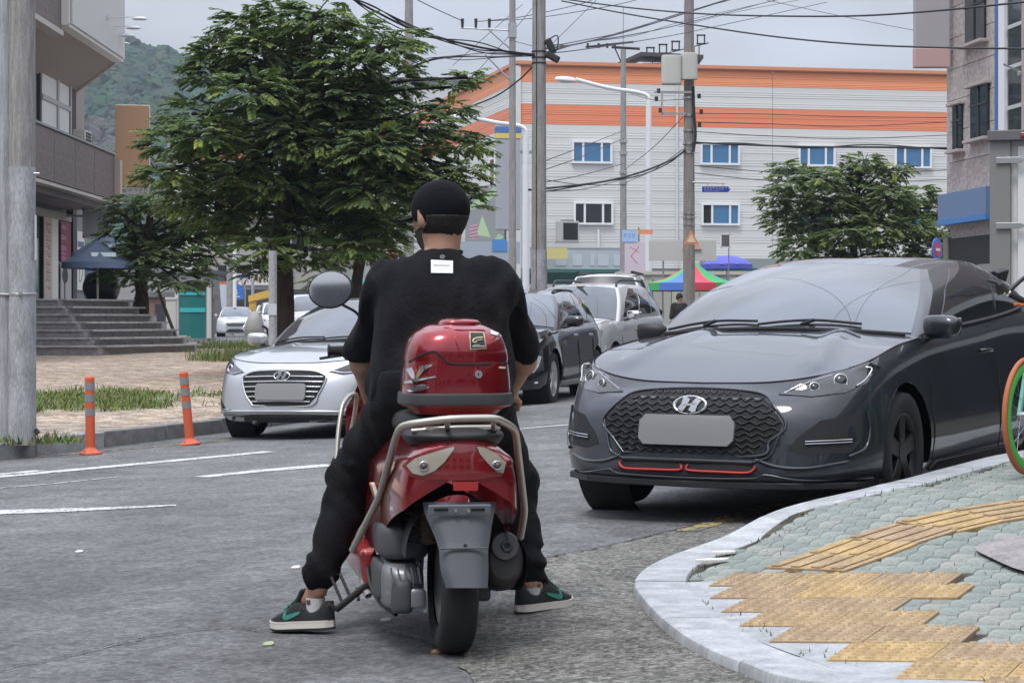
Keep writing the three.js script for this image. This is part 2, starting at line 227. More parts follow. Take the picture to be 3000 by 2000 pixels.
// ---------------------------------------------------------------- far kerb and the verge behind it
{
  const kerb = new THREE.Group(); kerb.name = 'kerb'; kerb.userData.kind = 'structure'; scene.add(kerb);
  const R = rng(8), ang = Math.atan2(-1, .357);
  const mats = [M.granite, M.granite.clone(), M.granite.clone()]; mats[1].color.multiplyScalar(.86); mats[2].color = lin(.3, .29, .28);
  const g = boxUV(new RoundedBoxGeometry(1.17, .3, .16, 2, .015));
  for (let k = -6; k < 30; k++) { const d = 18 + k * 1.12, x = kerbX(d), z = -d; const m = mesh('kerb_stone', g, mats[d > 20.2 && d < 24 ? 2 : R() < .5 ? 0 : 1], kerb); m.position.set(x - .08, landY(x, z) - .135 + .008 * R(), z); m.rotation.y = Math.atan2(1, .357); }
}
{
  const grassy = (x, z) => { const d = -z; const n = fbm(x * .9, z * .5, 3, 3); const e1 = smooth(0, .5, 1 - Math.hypot((x + 6.0 - (d - 26) * -.05) / 2.6, (d - 25.4) / 3.2) + .5 * n); return clamp(e1); };
  const cf = (x, z) => { const d = -z, n = fbm(x * .8, z * .35, 5, 4), g = grassy(x, z); const brick = smooth(-.05, .25, fbm(x * .35, z * .2, 9, 2)) * (1 - smooth(40, 50, d)); let c = [1 + .35 * n, .97 + .35 * n, .95 + .35 * n]; c = [lerp(c[0], 1.0, brick), lerp(c[1], .96 + .2 * n, brick), lerp(c[2], .94 + .2 * n, brick)]; if (d < 21.5 + .4 * n) c = [.86 + .2 * n, .85 + .2 * n, .85 + .2 * n]; return [lerp(c[0], .35, g * .7), lerp(c[1], .5, g * .7), lerp(c[2], .3, g * .7)]; };
  struct('verge', sheet(90, 120, (u, z) => kerbX(-z) - .15 - (u ** 1.8) * 60, v => -11 - v * 45, landY, .5, cf), M.soil);
  const street = M.asphalt.clone(); street.color = lin(.26, .26, .265);
  struct('side_street', sheet(40, 40, (u, z) => (kerbX(-z) - .15) - (u ** 1.6) * 120, v => -55.6 - v * 110, (x, z) => landY(x, z) + .003 + .02 * smooth(0, 3, -z - 55.6), .25, () => 1), street);
  // grass on the verge
  const blade = new THREE.BufferGeometry(); blade.setAttribute('position', new THREE.Float32BufferAttribute([-.006, 0, 0, .006, 0, 0, .004, .06, .012, -.004, .06, .012, .0, .11, .04], 3)); blade.setIndex([0, 1, 2, 0, 2, 3, 3, 2, 4]); blade.computeVertexNormals();
  const R = rng(77), list = [];
  const add = (x, z, h) => list.push([x, z, h]);
  for (let i = 0; i < 60000 && list.length < 15000; i++) { const d = 20.5 + R() * 9.5, x = kerbX(d) - R() * 6.5, g = grassy(x, -d); if (R() < g * g) add(x, -d, .25 + R() * R() * .9); }
  const tuft = (cx, cd, r, n, h) => { for (let i = 0; i < n; i++) { const a = R() * 6.28, q = r * Math.sqrt(R()); add(cx + Math.cos(a) * q * 1.8, -(cd + Math.sin(a) * q * 1.6), h * (.4 + R())); } };
  tuft(-5.3, 39.5, .55, 900, 2.2); tuft(-4.9, 40.6, .4, 500, 1.8); tuft(-2.7, 30.2, .7, 700, .9); tuft(-6.9, 52, 1.0, 900, 2.2); tuft(-4.15, 18.4, .16, 160, .8); tuft(-4.5, 18.15, .1, 90, .7); tuft(-8, 54, 1.2, 700, 2);
  const mat = std([.12, .175, .05], .8, 0, { side: THREE.DoubleSide }); const im = new THREE.InstancedMesh(blade, mat, list.length); const m4 = new THREE.Matrix4(), e = new THREE.Euler();
  list.forEach(([x, z, h], i) => { e.set((R() - .5) * .7, R() * 6.28, (R() - .5) * .7); m4.compose(V(x, landY(x, z), z), new THREE.Quaternion().setFromEuler(e), V(1.4, h, 1.4)); im.setMatrixAt(i, m4); im.setColorAt(i, lin(.7 + R() * .9, .7 + R() * .6, .5 + R() * .8)); });
  im.name = 'grass'; im.userData.kind = 'stuff'; im.userData.label = 'green grass growing in patches on the earth verge'; im.castShadow = im.receiveShadow = true; scene.add(im);
}

// ---------------------------------------------------------------- corner pavement (kerb, tactile tiles, interlocking pavers)
{
  const side = new THREE.Group(); side.name = 'sidewalk'; side.userData.kind = 'structure'; scene.add(side);
  const R = rng(91);
  // bed
  const inner = islCurve.getSpacedPoints(120).map((p, i) => { const t = islCurve.getTangentAt(i / 120); return V(p.x - t.z * .12, 0, p.z + t.x * .12); });
  const bedMat = std([.09, .09, .07], .95); bedMat.map = M.soil.map;
  mesh('paving_bed', gridGeo(120, 30, (u, v) => { const p = inner[Math.round(u * 120)]; const q = V(lerp(p.x, 14, v ** 2), 0, lerp(p.z, p.z * .9 - 1, v ** 2)); q.y = pavY(q.x, q.z) - .014; return q; }, (u, v, p) => [p.x * .5, p.z * .5]), bedMat, side);
  // kerb stones
  const kmats = [0, 1, 2].map(i => { const m = M.granite.clone(); m.color = lin(.58 - .03 * i, .6 - .03 * i, .62 - .03 * i); return m; });
  const L = islCurve.getLength(); let s = .35, n = 0; const lens = [1.0, .95, 1.05, .9, .98, .86, .95, 1.0, 1.0, 1.02, 1, 1, 1, 1, 1, 1];
  while (s < L - 1 && n < 22) {
    const len = lens[n % lens.length], a = s / L, b = Math.min(1, (s + len - .012) / L), nu = 8, gs = []; const prof = [[0, -.12], [0, -.018], [.006, -.005], [.018, 0], [.2, 0], [.205, -.01], [.205, -.12]];
    const dy = .004 * (R() - .5);
    const pt = (u, k) => { const p = islCurve.getPointAt(lerp(a, b, u)), t = islCurve.getTangentAt(lerp(a, b, u)); const q = prof[k], x = p.x - t.z * q[0], z = p.z + t.x * q[0]; return V(x, pavY(p.x, p.z) + .006 + q[1] + dy, z); };
    gs.push(gridGeo(nu, prof.length - 1, (u, v) => pt(u, Math.round(v * (prof.length - 1))), (u, v, p) => [p.x, p.z]));
    for (const u of [0, 1]) gs.push(gridGeo(1, 3, (x, v) => x < .5 ? pt(u, Math.round(v * 3)) : pt(u, 6 - Math.round(v * 3)), (u2, v, p) => [p.x, p.y]));
    const g = toCreasedNormals(merge(gs), .5); mesh('kerb_stone', g, kmats[n % 3], side); s += len; n++;
  }
  // tactile tiles
  const TH = 24 * Math.PI / 180, ux = V(Math.cos(TH), 0, Math.sin(TH)), vx = V(Math.sin(TH), 0, -Math.cos(TH));   // along the row, away from the camera
  const domes = [], T = .297; domes.push(tf(new RoundedBoxGeometry(T, .05, T, 1, .004), [0, -.025, 0]));
  for (let i = 0; i < 6; i++) for (let j = 0; j < 6; j++) { const c = new THREE.CylinderGeometry(.011, .017, .006, 7, 1); c.translate(-.125 + i * .05, .003, -.125 + j * .05); domes.push(c); }
  const domeG = boxUV(merge(domes)), bars = [tf(new RoundedBoxGeometry(T, .05, T, 1, .004), [0, -.025, 0])];
  for (let i = 0; i < 4; i++) bars.push(box(.034, .007, .28, [-.11 + i * .0735, .003, 0], [0, 0, 0], .003));
  const barG = boxUV(tf(merge(bars), [0, 0, 0], [0, 0, 0], [1.22, 1, 1]));
  const ymats = [0, 1, 2, 3].map(i => { const m = std([.6 - .035 * i, .415 - .02 * i, .19 + .006 * i], .85); m.map = M.concrete.map; return m; });
  const tiles = []; // [x, z, angle]
  const laySlope = (m, x, z, ang, dy = 0) => { const e = .1; const nrm = V(-(pavY(x + e, z) - pavY(x - e, z)) / (2 * e), 1, -(pavY(x, z + e) - pavY(x, z - e)) / (2 * e)).normalize(); const q = new THREE.Quaternion().setFromUnitVectors(V(0, 1, 0), nrm); m.quaternion.copy(q.multiply(new THREE.Quaternion().setFromAxisAngle(V(0, 1, 0), ang))); m.position.set(x, pavY(x, z) + dy, z); };
  const starts = [[2078, 1752, 3], [2111, 1792, 2], [2165, 1833, 2], [2251, 1880, 2], [2420, 1934, 2], [2618, 1990, 3], [2830, 2050, 3], [2075, 1716, 3]];
  for (const [qx, qy, k] of starts) { const q = gp(qx, qy, pavY), sx = q.x, sz = q.z; for (let i = 0; i < k; i++) { const x = sx + ux.x * (T * .5 + i * .3) + vx.x * .15, z = sz + ux.z * (T * .5 + i * .3) + vx.z * .15; if (tiles.some(t => Math.hypot(t[0] - x, t[1] - z) < .16)) continue; const m = mesh('tactile_tile', domeG, ymats[Math.floor(R() * 4)], side); laySlope(m, x, z, -TH, .003 + .002 * R()); tiles.push([x, z, TH]); } }
  const sc = new THREE.CatmullRomCurve3([[2352, 1668], [2463, 1630], [2560, 1594], [2641, 1565], [2730, 1540], [2820, 1519], [2999, 1489], [3200, 1462]].map(p => gp(p[0], p[1], pavY).setY(0))), SL = sc.getLength();
  for (let q = .16; q < SL; q += .302) { const p = sc.getPointAt(q / SL), t = sc.getTangentAt(q / SL); const m = mesh('tactile_tile', barG, ymats[Math.floor(R() * 4)], side); laySlope(m, p.x, p.z, Math.atan2(t.x, t.z), .003 + .002 * R()); tiles.push([p.x, p.z, Math.atan2(t.x, -t.z)]); }
  // plain concrete made good between the stepped tiles and the kerb
  const cm = M.granite.clone(); cm.color = lin(.52, .54, .555);
  mesh('concrete_infill', gridGeo(40, 6, (u, v) => { const t = lerp(.1, .265, u), p = islCurve.getPointAt(t), g = islCurve.getTangentAt(t); const o = lerp(.196, .55, v); const x = p.x - g.z * o, z = p.z + g.x * o; return V(x, pavY(x, z) - .003, z); }, (u, v, p) => [p.x, p.z]), cm, side);
  // interlocking pavers
  const pl = .168, pw = .084, wv = .0085, out = []; // wavy outline
  const edgePts = (x0, y0, x1, y1, n, amp, ph) => { const r = []; for (let i = 0; i < n; i++) { const t = i / n, s = Math.sin(t * Math.PI * 2 * ph) * amp, nx = -(y1 - y0), ny = x1 - x0, l = Math.hypot(nx, ny); r.push([lerp(x0, x1, t) + nx / l * s, lerp(y0, y1, t) + ny / l * s]); } return r; };
  const a = pl / 2 - .0042, b = pw / 2 - .0042;
  out.push(...edgePts(-a, -b, a, -b, 6, wv * .8, 1), ...edgePts(a, -b, a, b, 4, wv * .6, 1), ...edgePts(a, b, -a, b, 6, -wv * .8, 1), ...edgePts(-a, b, -a, -b, 4, -wv * .6, 1));
  const pg = boxUV(extrude(out, .03, .004, [0, -.034, 0], [-Math.PI / 2, 0, 0])); 
  const pm = [[.34, .38, .335], [.3, .345, .3], [.37, .405, .355], [.325, .355, .315], [.4, .41, .365]].map(c => { const m = std(c, .9); m.map = M.concrete.map; m.bumpMap = M.soil.map; m.bumpScale = .002; return m; });
  const PA = -65 * Math.PI / 180, px = V(Math.cos(PA), 0, Math.sin(PA)), pv = V(Math.sin(PA), 0, -Math.cos(PA)), cand = [];
  for (let j = -95; j < 95; j++) for (let i = -34; i < 70; i++) { const x = 1 + px.x * (i * pl + (j % 2 ? pl / 2 : 0)) + pv.x * j * pw, z = -7 + px.z * (i * pl + (j % 2 ? pl / 2 : 0)) + pv.z * j * pw; const d = -z;
    if (d < 4.9 || d > 14 || x / d > .275 || x / d < 0) continue; if (islandDist(x, z) < .235) continue; if (tiles.some(t => { const ex = x - t[0], ez = z - t[1], c = Math.cos(t[2]), s = Math.sin(t[2]); return Math.abs(ex * c + ez * s) < .15 && Math.abs(ex * s - ez * c) < .15; })) continue; if (d < 6.9 && islandDist(x, z) < .6) continue;
    cand.push([x, z, d]); }
  cand.sort((p, q) => p[2] - q[2]); const rest = [];
  cand.forEach(([x, z, d], i) => { const m = new THREE.Mesh(pg, pm[Math.floor(R() * 5)]); laySlope(m, x, z, -PA + (R() - .5) * .05, -.008 + .005 * R()); m.rotation.setFromQuaternion(m.quaternion); if (i < 300) { m.name = 'paver'; m.castShadow = m.receiveShadow = true; side.add(m); } else { m.updateMatrix(); rest.push(pg.clone().applyMatrix4(m.matrix)); } });
  if (rest.length) { const m = mesh('pavers', rest, pm[0], side); m.userData.kind = 'stuff'; }
  // broken patch of bare concrete and white scraps
  const bp = [[3060, 1690], [2900, 1640], [2860, 1612], [2905, 1590], [3000, 1575], [3150, 1570], [3200, 1630]].map(q => { const p = gp(q[0], q[1], pavY); return [p.x, p.z]; }); const bs = new THREE.ShapeGeometry(shape2(roundShape(bp.map(p => [p[0], -p[1]]), 40))); { const p = bs.attributes.position; for (let i = 0; i < p.count; i++) { const x = p.getX(i), z = -p.getY(i); p.setXYZ(i, x, pavY(x, z) + .012, z); } bs.computeVertexNormals(); }
  const bm = M.concrete.clone(); bm.color = lin(.4, .37, .35); mesh('mortar_patch', bs, bm, side);
  const scrap = std([.75, .72, .68], .9);
  for (const [qx, qy, w, h] of [[2120, 1625, .05, .03], [2085, 1648, .07, .03]]) { const p = gp(qx, qy, pavY, .008); const g = extrude(roundShape([[-w, 0], [-.3 * w, h * .6], [w, h * .5], [.8 * w, -h * .5], [-.2 * w, -h * .7]], 16), .006, .002, [p.x, p.y, p.z], [-Math.PI / 2, 0, .3]); tag(mesh('paper_scrap', g, scrap), qx > 2100 ? 'white scrap of paper on the green pavers, the farther of two' : 'white scrap of paper by the kerb, the nearer of two', 'litter', 'paper scraps by the kerb'); }
  // moss and weeds in the joints
  const blade = new THREE.BufferGeometry(); blade.setAttribute('position', new THREE.Float32BufferAttribute([-.003, 0, 0, .003, 0, 0, 0, .02, .008], 3)); blade.setIndex([0, 1, 2]); blade.computeVertexNormals();
  const list = []; for (let i = 0; i < 26000 && list.length < 6500; i++) { const d = 5 + R() * 8, x = .3 + R() * 3.2, z = -d, e = islandDist(x, z); if (e < .2) continue; const n = fbm(x * 3, z * 3, 8, 2); const nearEdge = e < .3 ? 1 : 0; if (R() < (nearEdge ? .5 * smooth(-.1, .3, n + .12) : .1 * smooth(.1, .4, n))) list.push([x, z, nearEdge]); }
  const im = new THREE.InstancedMesh(blade, std([.1, .13, .035], .9, 0, { side: THREE.DoubleSide }), list.length), m4 = new THREE.Matrix4(), e = new THREE.Euler();
  list.forEach(([x, z, k], i) => { e.set((R() - .5), R() * 6.28, (R() - .5)); m4.compose(V(x, pavY(x, z) - .008, z), new THREE.Quaternion().setFromEuler(e), V(1, k ? 1.2 : .9, 1)); im.setMatrixAt(i, m4); im.setColorAt(i, lin(.6 + R() * .8, .6 + R() * .7, .5 + R())); });
  im.name = 'weeds'; im.userData.kind = 'stuff'; im.userData.label = 'small weeds and moss growing in the paving joints'; scene.add(im);
  // leaf litter and chips on the road
  for (const [qx, qy, c, lb] of [[785, 1893, [.35, .42, .25], 'pale green leaf scrap on asphalt near the rider\'s shoe'], [1130, 1822, [.6, .65, .6], 'white chip of litter on asphalt under the scooter'], [865, 1667, [.7, .68, .6], 'white chip of litter on asphalt beside the rider\'s trouser cuff'], [1280, 1915, [.3, .17, .09], 'brown crumpled leaf on asphalt at the scooter\'s rear tyre'], [230, 1620, [.6, .6, .58], 'white chip of litter on the open asphalt far from the scooter']]) { const p = gp(qx, qy, roadY, .004); tag(mesh('litter', extrude(roundShape([[-.018, 0], [-.004, .012], [.02, .006], [.012, -.01]], 12), .006, .002, [p.x, p.y, p.z], [-1.2, 0, .4]), std(c, .8)), lb, 'litter'); }
}
// ---------------------------------------------------------------- materials for buildings
M.stoneBrown = std([.2, .165, .15], .6); M.stoneBrown.map = M.concrete.map; M.stoneGrey = std([.22, .22, .225], .6); M.stoneGrey.map = M.concrete.map;
M.beige = std([.62, .555, .52], .75); M.beige.map = M.concrete.map;
M.cladGrey = std([.63, .63, .61], .5, .0); M.cladOrange = std([.74, .23, .115], .5); M.cladOrangeTop = std([.78, .285, .135], .5);
M.windowBlue = phys([.05, .17, .33], .12, 0, { clearcoat: .6, clearcoatRoughness: .05 }); M.windowDark = phys([.012, .016, .022], .08, 0, { clearcoat: .5 });
M.frameWhite = std([.78, .78, .78], .5); M.paper = std([.72, .72, .71], .8); M.dark = std([.03, .03, .032], .6); M.greySign = std([.4, .41, .42], .6);
function signMat(w, h, draw, rough = .55) { const m = std([1, 1, 1], rough); m.map = canvasTex(w, h, draw); return m; }
function plateUV(w, h, d, p, r) { return tf(new THREE.BoxGeometry(w, h, d), p, r); }
// rows of unreadable small print / Korean-like syllable blocks drawn as strokes
function syllables(x, ox, oy, size, n, col, seed, vertical = false) { const R = rng(seed); x.strokeStyle = col; x.lineWidth = Math.max(1, size * .13); for (let i = 0; i < n; i++) { const a = ox + (vertical ? 0 : i * size * 1.12), b = oy + (vertical ? i * size * 1.12 : 0), s = size; x.beginPath(); const k = Math.floor(R() * 4); if (k === 0) { x.rect(a + s * .1, b + s * .1, s * .36, s * .34); } else if (k === 1) { x.moveTo(a + s * .1, b + s * .12); x.lineTo(a + s * .5, b + s * .12); x.lineTo(a + s * .45, b + s * .45); } else if (k === 2) { x.arc(a + s * .3, b + s * .28, s * .18, 0, 6.3); } else { x.moveTo(a + s * .1, b + s * .45); x.lineTo(a + s * .3, b + s * .1); x.lineTo(a + s * .5, b + s * .45); } x.moveTo(a + s * .72, b + s * .05); x.lineTo(a + s * .72, b + s * .55); x.moveTo(a + s * .72, b + s * .3); x.lineTo(a + s * .92, b + s * .3); if (R() < .6) { x.moveTo(a + s * .2, b + s * .65); x.lineTo(a + s * .2, b + s * .9); x.lineTo(a + s * .8, b + s * .9); } x.stroke(); } }

// ---------------------------------------------------------------- shop building by the steps
{
  const T = thing('shop_building', 'brown stone shop building with projecting upper bands above grey steps', 'building', [-10.3, 0, -44]);
  const L = (x, y, d) => [x + 10.3, y, 44 - d];     // world x, y, depth -> local
  const bx = (x0, x1, y0, y1, d0, d1) => { const a = L(x0, y0, d0), b = L(x1, y1, d1); return boxUV(box(Math.abs(b[0] - a[0]), y1 - y0, Math.abs(b[2] - a[2]), [(a[0] + b[0]) / 2, (y0 + y1) / 2, (a[2] + b[2]) / 2])); };
  mesh('wall', [bx(-20, -11.4, 5.2, 12.5, 36, 54.2), bx(-20, -11.6, .2, 5.0, 36, 54.6)], M.stoneGrey, T);
  const fascia = mesh('parapet', bx(-12.4, -10.3, 4.12, 5.32, 36, 53), M.stoneBrown, T);
  for (const d of [38.2, 40.4, 42.6, 44.8, 47, 49.2, 51.4]) mesh('panel', bx(-10.33, -10.265, 4.16, 5.28, d - 1.088, d + 1.088), M.stoneBrown, fascia);
  mesh('end_trim', bx(-10.4, -10.15, 4.08, 5.2, 53.0, 53.3), std([.48, .4, .34], .7), T);
  mesh('parapet_cap', bx(-12.4, -10.24, 5.32, 5.37, 36, 53.05), M.concrete, T);
  mesh('parapet_sill', bx(-12.4, -10.24, 4.05, 4.12, 36, 53.02), std([.45, .42, .39], .7), T);
  mesh('soffit', bx(-20, -10.5, 3.9, 4.05, 36, 52.8), M.stoneBrown, T);
  // upper cornice with sloping underside
  const prof = [[-11.38, 6.95], [-10.32, 7.72], [-10.32, 9.6], [-11.38, 9.6]].map(p => [p[0] + 10.3, p[1]]);
  const cor = extrude(prof, 17, 0, [0, 0, 44 - 53]); mesh('cornice', boxUV(cor), std([.3, .255, .235], .7), T);
  mesh('cornice_edge', [cyl(V(...L(-11.4, 6.93, 53.05)), V(...L(-10.3, 7.74, 53.05)), .06, .06, 6)], std([.42, .36, .31], .8), T);
  mesh('upper_band', bx(-10.5, -10.22, 7.62, 12, 36, 46.4), M.stoneBrown, T);
  mesh('band_trim', bx(-10.5, -10.18, 7.5, 7.62, 36, 46.45), std([.45, .42, .4], .7), T);
  // upper windows
  for (const [d0, d1] of [[50.3, 52.35]]) {
    const w = mesh('window', bx(-11.42, -11.33, 5.6, 7.6, d0 - 1.2, d1), M.dark, T);
    for (const [a, b] of [[d0 - 1.05, d0 + .5], [d0 + .66, d1 - .12]]) { mesh('pane', bx(-11.34, -11.31, 6.5, 7.52, a, b), M.paper, w); mesh('pane', bx(-11.34, -11.31, 5.72, 6.38, a, b), M.paper, w); }
    mesh('frame', [bx(-11.36, -11.27, 6.38, 6.5, d0 - 1.1, d1 - .05), bx(-11.355, -11.265, 5.72, 7.55, d0 + .5, d0 + .66), bx(-11.36, -11.27, 5.58, 5.72, d0 - 1.1, d1 - .05), bx(-11.365, -11.275, 5.58, 7.6, d1 - .05, d1 + .08)], std([.42, .42, .42], .6), w);
  }
  mesh('pilaster', [bx(-11.5, -11.3, 5.3, 8.2, 52.5, 53.05)], std([.045, .035, .032], .7), T); mesh('pilaster', [bx(-11.5, -11.32, 5.3, 8.0, 53.1, 54.15)], std([.3, .26, .24], .7), T);
  // ground floor shopfront
  mesh('column', bx(-11.65, -11.3, 1.5, 4, 42, 43.6), M.stoneGrey, T);
  mesh('column', bx(-11.65, -11.42, 1.5, 4, 53.25, 53.7), std([.03, .03, .03], .6), T); mesh('column', bx(-11.65, -11.47, 1.5, 4, 53.72, 54.75), std([.2, .2, .2], .7), T);
  mesh('shop_glass', bx(-11.62, -11.56, 1.5, 3.6, 44.4, 53.2), M.windowDark, T);
  mesh('lintel', bx(-11.62, -11.45, 3.6, 3.78, 43.6, 53.2), std([.33, .31, .29], .7), T);
  const vb = (name, x, d0, d1, y0, y1, draw, w = 128, h = 512) => { const m = signMat(w, h, draw), a = L(x, (y0 + y1) / 2, (d0 + d1) / 2); return mesh(name, tf(new THREE.BoxGeometry(d1 - d0, y1 - y0, .03), a, [0, Math.PI / 2, 0]), m, T); };
  vb('window_poster', -11.5, 50.25, 51.8, 1.55, 3.6, (x, w, h) => { x.fillStyle = '#b9aaa0'; x.fillRect(0, 0, w, h); x.fillStyle = '#d8d4cf'; x.fillRect(w * .55, 0, w * .45, h); syllables(x, 14, 30, 44, 9, '#7a5c4e', 3, true); });
  vb('window_banner', -11.48, 52.0, 53.2, 2.56, 3.58, (x, w, h) => { x.fillStyle = '#7d1440'; x.fillRect(0, 0, w, h); syllables(x, 10, 20, 60, 5, '#b98a9c', 5, true); }, 128, 256);
  vb('window_poster', -11.47, 51.95, 53.2, 1.5, 2.5, (x, w, h) => { x.fillStyle = '#aeaaa6'; x.fillRect(0, 0, w, h); x.fillStyle = '#18181a'; x.beginPath(); x.ellipse(w * .4, h * .3, w * .28, h * .2, 0, 0, 7); x.fill(); x.fillRect(w * .3, h * .3, w * .12, h * .6); }, 128, 256);
  vb('wall_poster', -11.44, 53.78, 54.68, 1.85, 3.4, (x, w, h) => { x.fillStyle = '#d9d9d6'; x.fillRect(0, 0, w, h); x.fillStyle = '#5a6480'; x.fillRect(10, h * .17, w - 20, h * .1); x.strokeStyle = '#222'; x.lineWidth = 9; x.beginPath(); x.ellipse(w / 2, h * .7, w * .22, h * .16, .2, 0, 7); x.stroke(); x.fillStyle = '#333'; x.fillRect(w * .3, h * .42, w * .4, h * .06); });
  // the large white sign box and its lamps
  const sg = thing('sign_box', 'large plain white sign box high on the brown shop building', 'sign', [-10.2, 7.8, -49.7]);
  mesh('sign_face', box(.06, 3.0, 6.3, [.17, 1.5, 0]), std([.5, .5, .5], .5), sg); mesh('sign_frame', [box(.3, .08, 6.5, [0, -.04, 0]), box(.3, 3.1, .1, [0, 1.5, -3.25]), box(.3, 3.1, .1, [0, 1.5, 3.25])], std([.7, .69, .66], .5), sg);
  const lampM = std([.62, .62, .64], .4);
  [[1, 408, 55, 50.5], [2, 390, 82, 51.3], [3, 374, 105, 52.2], [4, 358, 128, 53]].forEach(([i, px, py, d]) => { const p = at(px, py, d), o = thing('sign_lamp', ['', 'topmost of four small lamps on arms beside the white sign', 'second from top of four small sign lamps on arms', 'third from top of four small sign lamps on arms', 'lowest of four small sign lamps on arms'][i], 'lamp', [p.x, p.y, p.z], 0, 'lamps on arms at the white sign'); mesh('arm', cyl(V(-.75 - .25 * 0, .03, 0), V(-.05, .05, 0), .012, .012, 6), lampM, o); mesh('arm_base', box(.06, .1, .1, [-.78, .03, 0]), lampM, o); mesh('head', superLoft([[-.03, .13, .07, 2], [0, .2, .1, 2], [.05, .1, .06, 2]], 14), lampM, o); });
  // small condenser on the parapet
  const ac = thing('air_conditioner', 'small beige air conditioner unit on the brown parapet', 'air conditioner', [-10.75, 5.37, -51.2]);
  mesh('case', box(.3, .42, .85, [0, .21, 0], [0, 0, 0], .02), std([.5, .47, .43], .6), ac); mesh('grille', [0, 1, 2, 3].map(i => box(.02, .05, .6, [.155, .1 + i * .08, 0])), M.dark, ac);
  // steps
  const st = new THREE.Group(); st.name = 'steps'; st.userData.kind = 'structure'; scene.add(st); const R = rng(17);
  for (let k = 0; k < 7; k++) {
    const y1 = 1.52 - .165 * k, dC = 44 - .28 * k, xC = -9.75 + .2 * k, xE = -8.72 + .27 * k, dE = 46.4 - .1 * k;
    const pl = [[-18, dC], [xC, dC], [xE, dE], [xE - 1.2, 54], [-18, 54]];
    mesh('step', boxUV(extrude(pl.map(p => [p[0], p[1]]),   .42, 0, [0, y1 - .04 - .42, 0], [-Math.PI / 2, 0, 0])), std([.42, .4, .385], .8, 0, { map: M.concrete.map }), st);
    // nosing slabs, one by one
    const mats = [std([.55, .53, .51], .75), std([.6, .58, .56], .75), std([.5, .48, .46], .75)]; mats.forEach(m => m.map = M.concrete.map);
    const seg = (xa, da, xb, db, n) => { for (let i = 0; i < n; i++) { const a0 = i / n, a1 = (i + 1) / n - .006, x0 = lerp(xa, xb, a0), d0 = lerp(da, db, a0), x1 = lerp(xa, xb, a1), d1 = lerp(da, db, a1), len = Math.hypot(x1 - x0, d1 - d0); mesh('tread_slab', boxUV(box(len, .04, .36, [(x0 + x1) / 2, y1 - .02 + .0015 + .002 * R(), -(d0 + d1) / 2 - .13], [0, Math.atan2(d1 - d0, x1 - x0), 0], .006)), mats[Math.floor(R() * 3)], st); } };
    seg(-13.8, dC, xC, dC, 4); seg(xC, dC, xE, dE, 3);
  }
}
{ // shop parasols, covered stand and boxed sign on the terrace
  const R = rng(3), nav = std([.09, .12, .18], .7), nav2 = std([.13, .18, .29], .7), lab = std([.5, .58, .6], .7);
  const para = (px, py, d, r, label) => { const p = at(px, py, d), o = thing('parasol', label, 'parasol', [p.x, 1.5, p.z], .3, 'navy parasols on the terrace'); const h = p.y - 1.5;
    const cg = new THREE.ConeGeometry(r, .48, 8, 1, true); cg.translate(0, h - .12, 0); mesh('canopy', cg, nav, o); const rim = new THREE.CylinderGeometry(r, r * 1.01, .14, 8, 1, true); rim.translate(0, h - .43, 0); mesh('valance', rim, nav2, o);
    mesh('label_panel', [box(.55, .16, .02, [r * .1, h - .2, r * .62], [-.95, 0, 0])], lab, o); mesh('pole', cyl(V(0, 0, 0), V(0, h + .1, 0), .025, .025, 8), std([.6, .58, .5], .5), o); };
  para(305, 700, 48.5, .78, 'upper of two stacked navy parasols beside the shop'); para(285, 722, 46.2, .8, 'lower of two stacked navy parasols beside the shop');
  const q = at(283, 655, 52.5), s = thing('sign_board', 'square grey hanging sign box beside the shop doorway', 'sign', [q.x, q.y, q.z]); mesh('sign_face', box(.62, .62, .1), std([.3, .32, .34], .6), s); mesh('frame', [box(.72, .06, .14, [0, .34, 0]), box(.72, .06, .14, [0, -.34, 0]), box(.06, .74, .14, [.33, 0, 0]), box(.06, .74, .14, [-.33, 0, 0])], std([.4, .42, .44], .5), s); mesh('bracket', box(.9, .06, .06, [-.7, .2, 0]), M.steel, s);
  const b = thing('covered_stand', 'black plastic covered bundle on the terrace with blue lid', 'bundle', [-9.55, 1.5, -47.6]); mesh('cover', superLoft([[0, .32, .3, 3], [.25, .42, .36, 3], [.45, .4, .34, 3], [.62, .3, .26, 3], [.68, .1, .1, 2]], 20), phys([.012, .012, .014], .3, 0), b); mesh('lid', box(.5, .09, .4, [-.1, .75, 0], [0, 0, 0], .02), std([.06, .25, .5], .5), b);
}

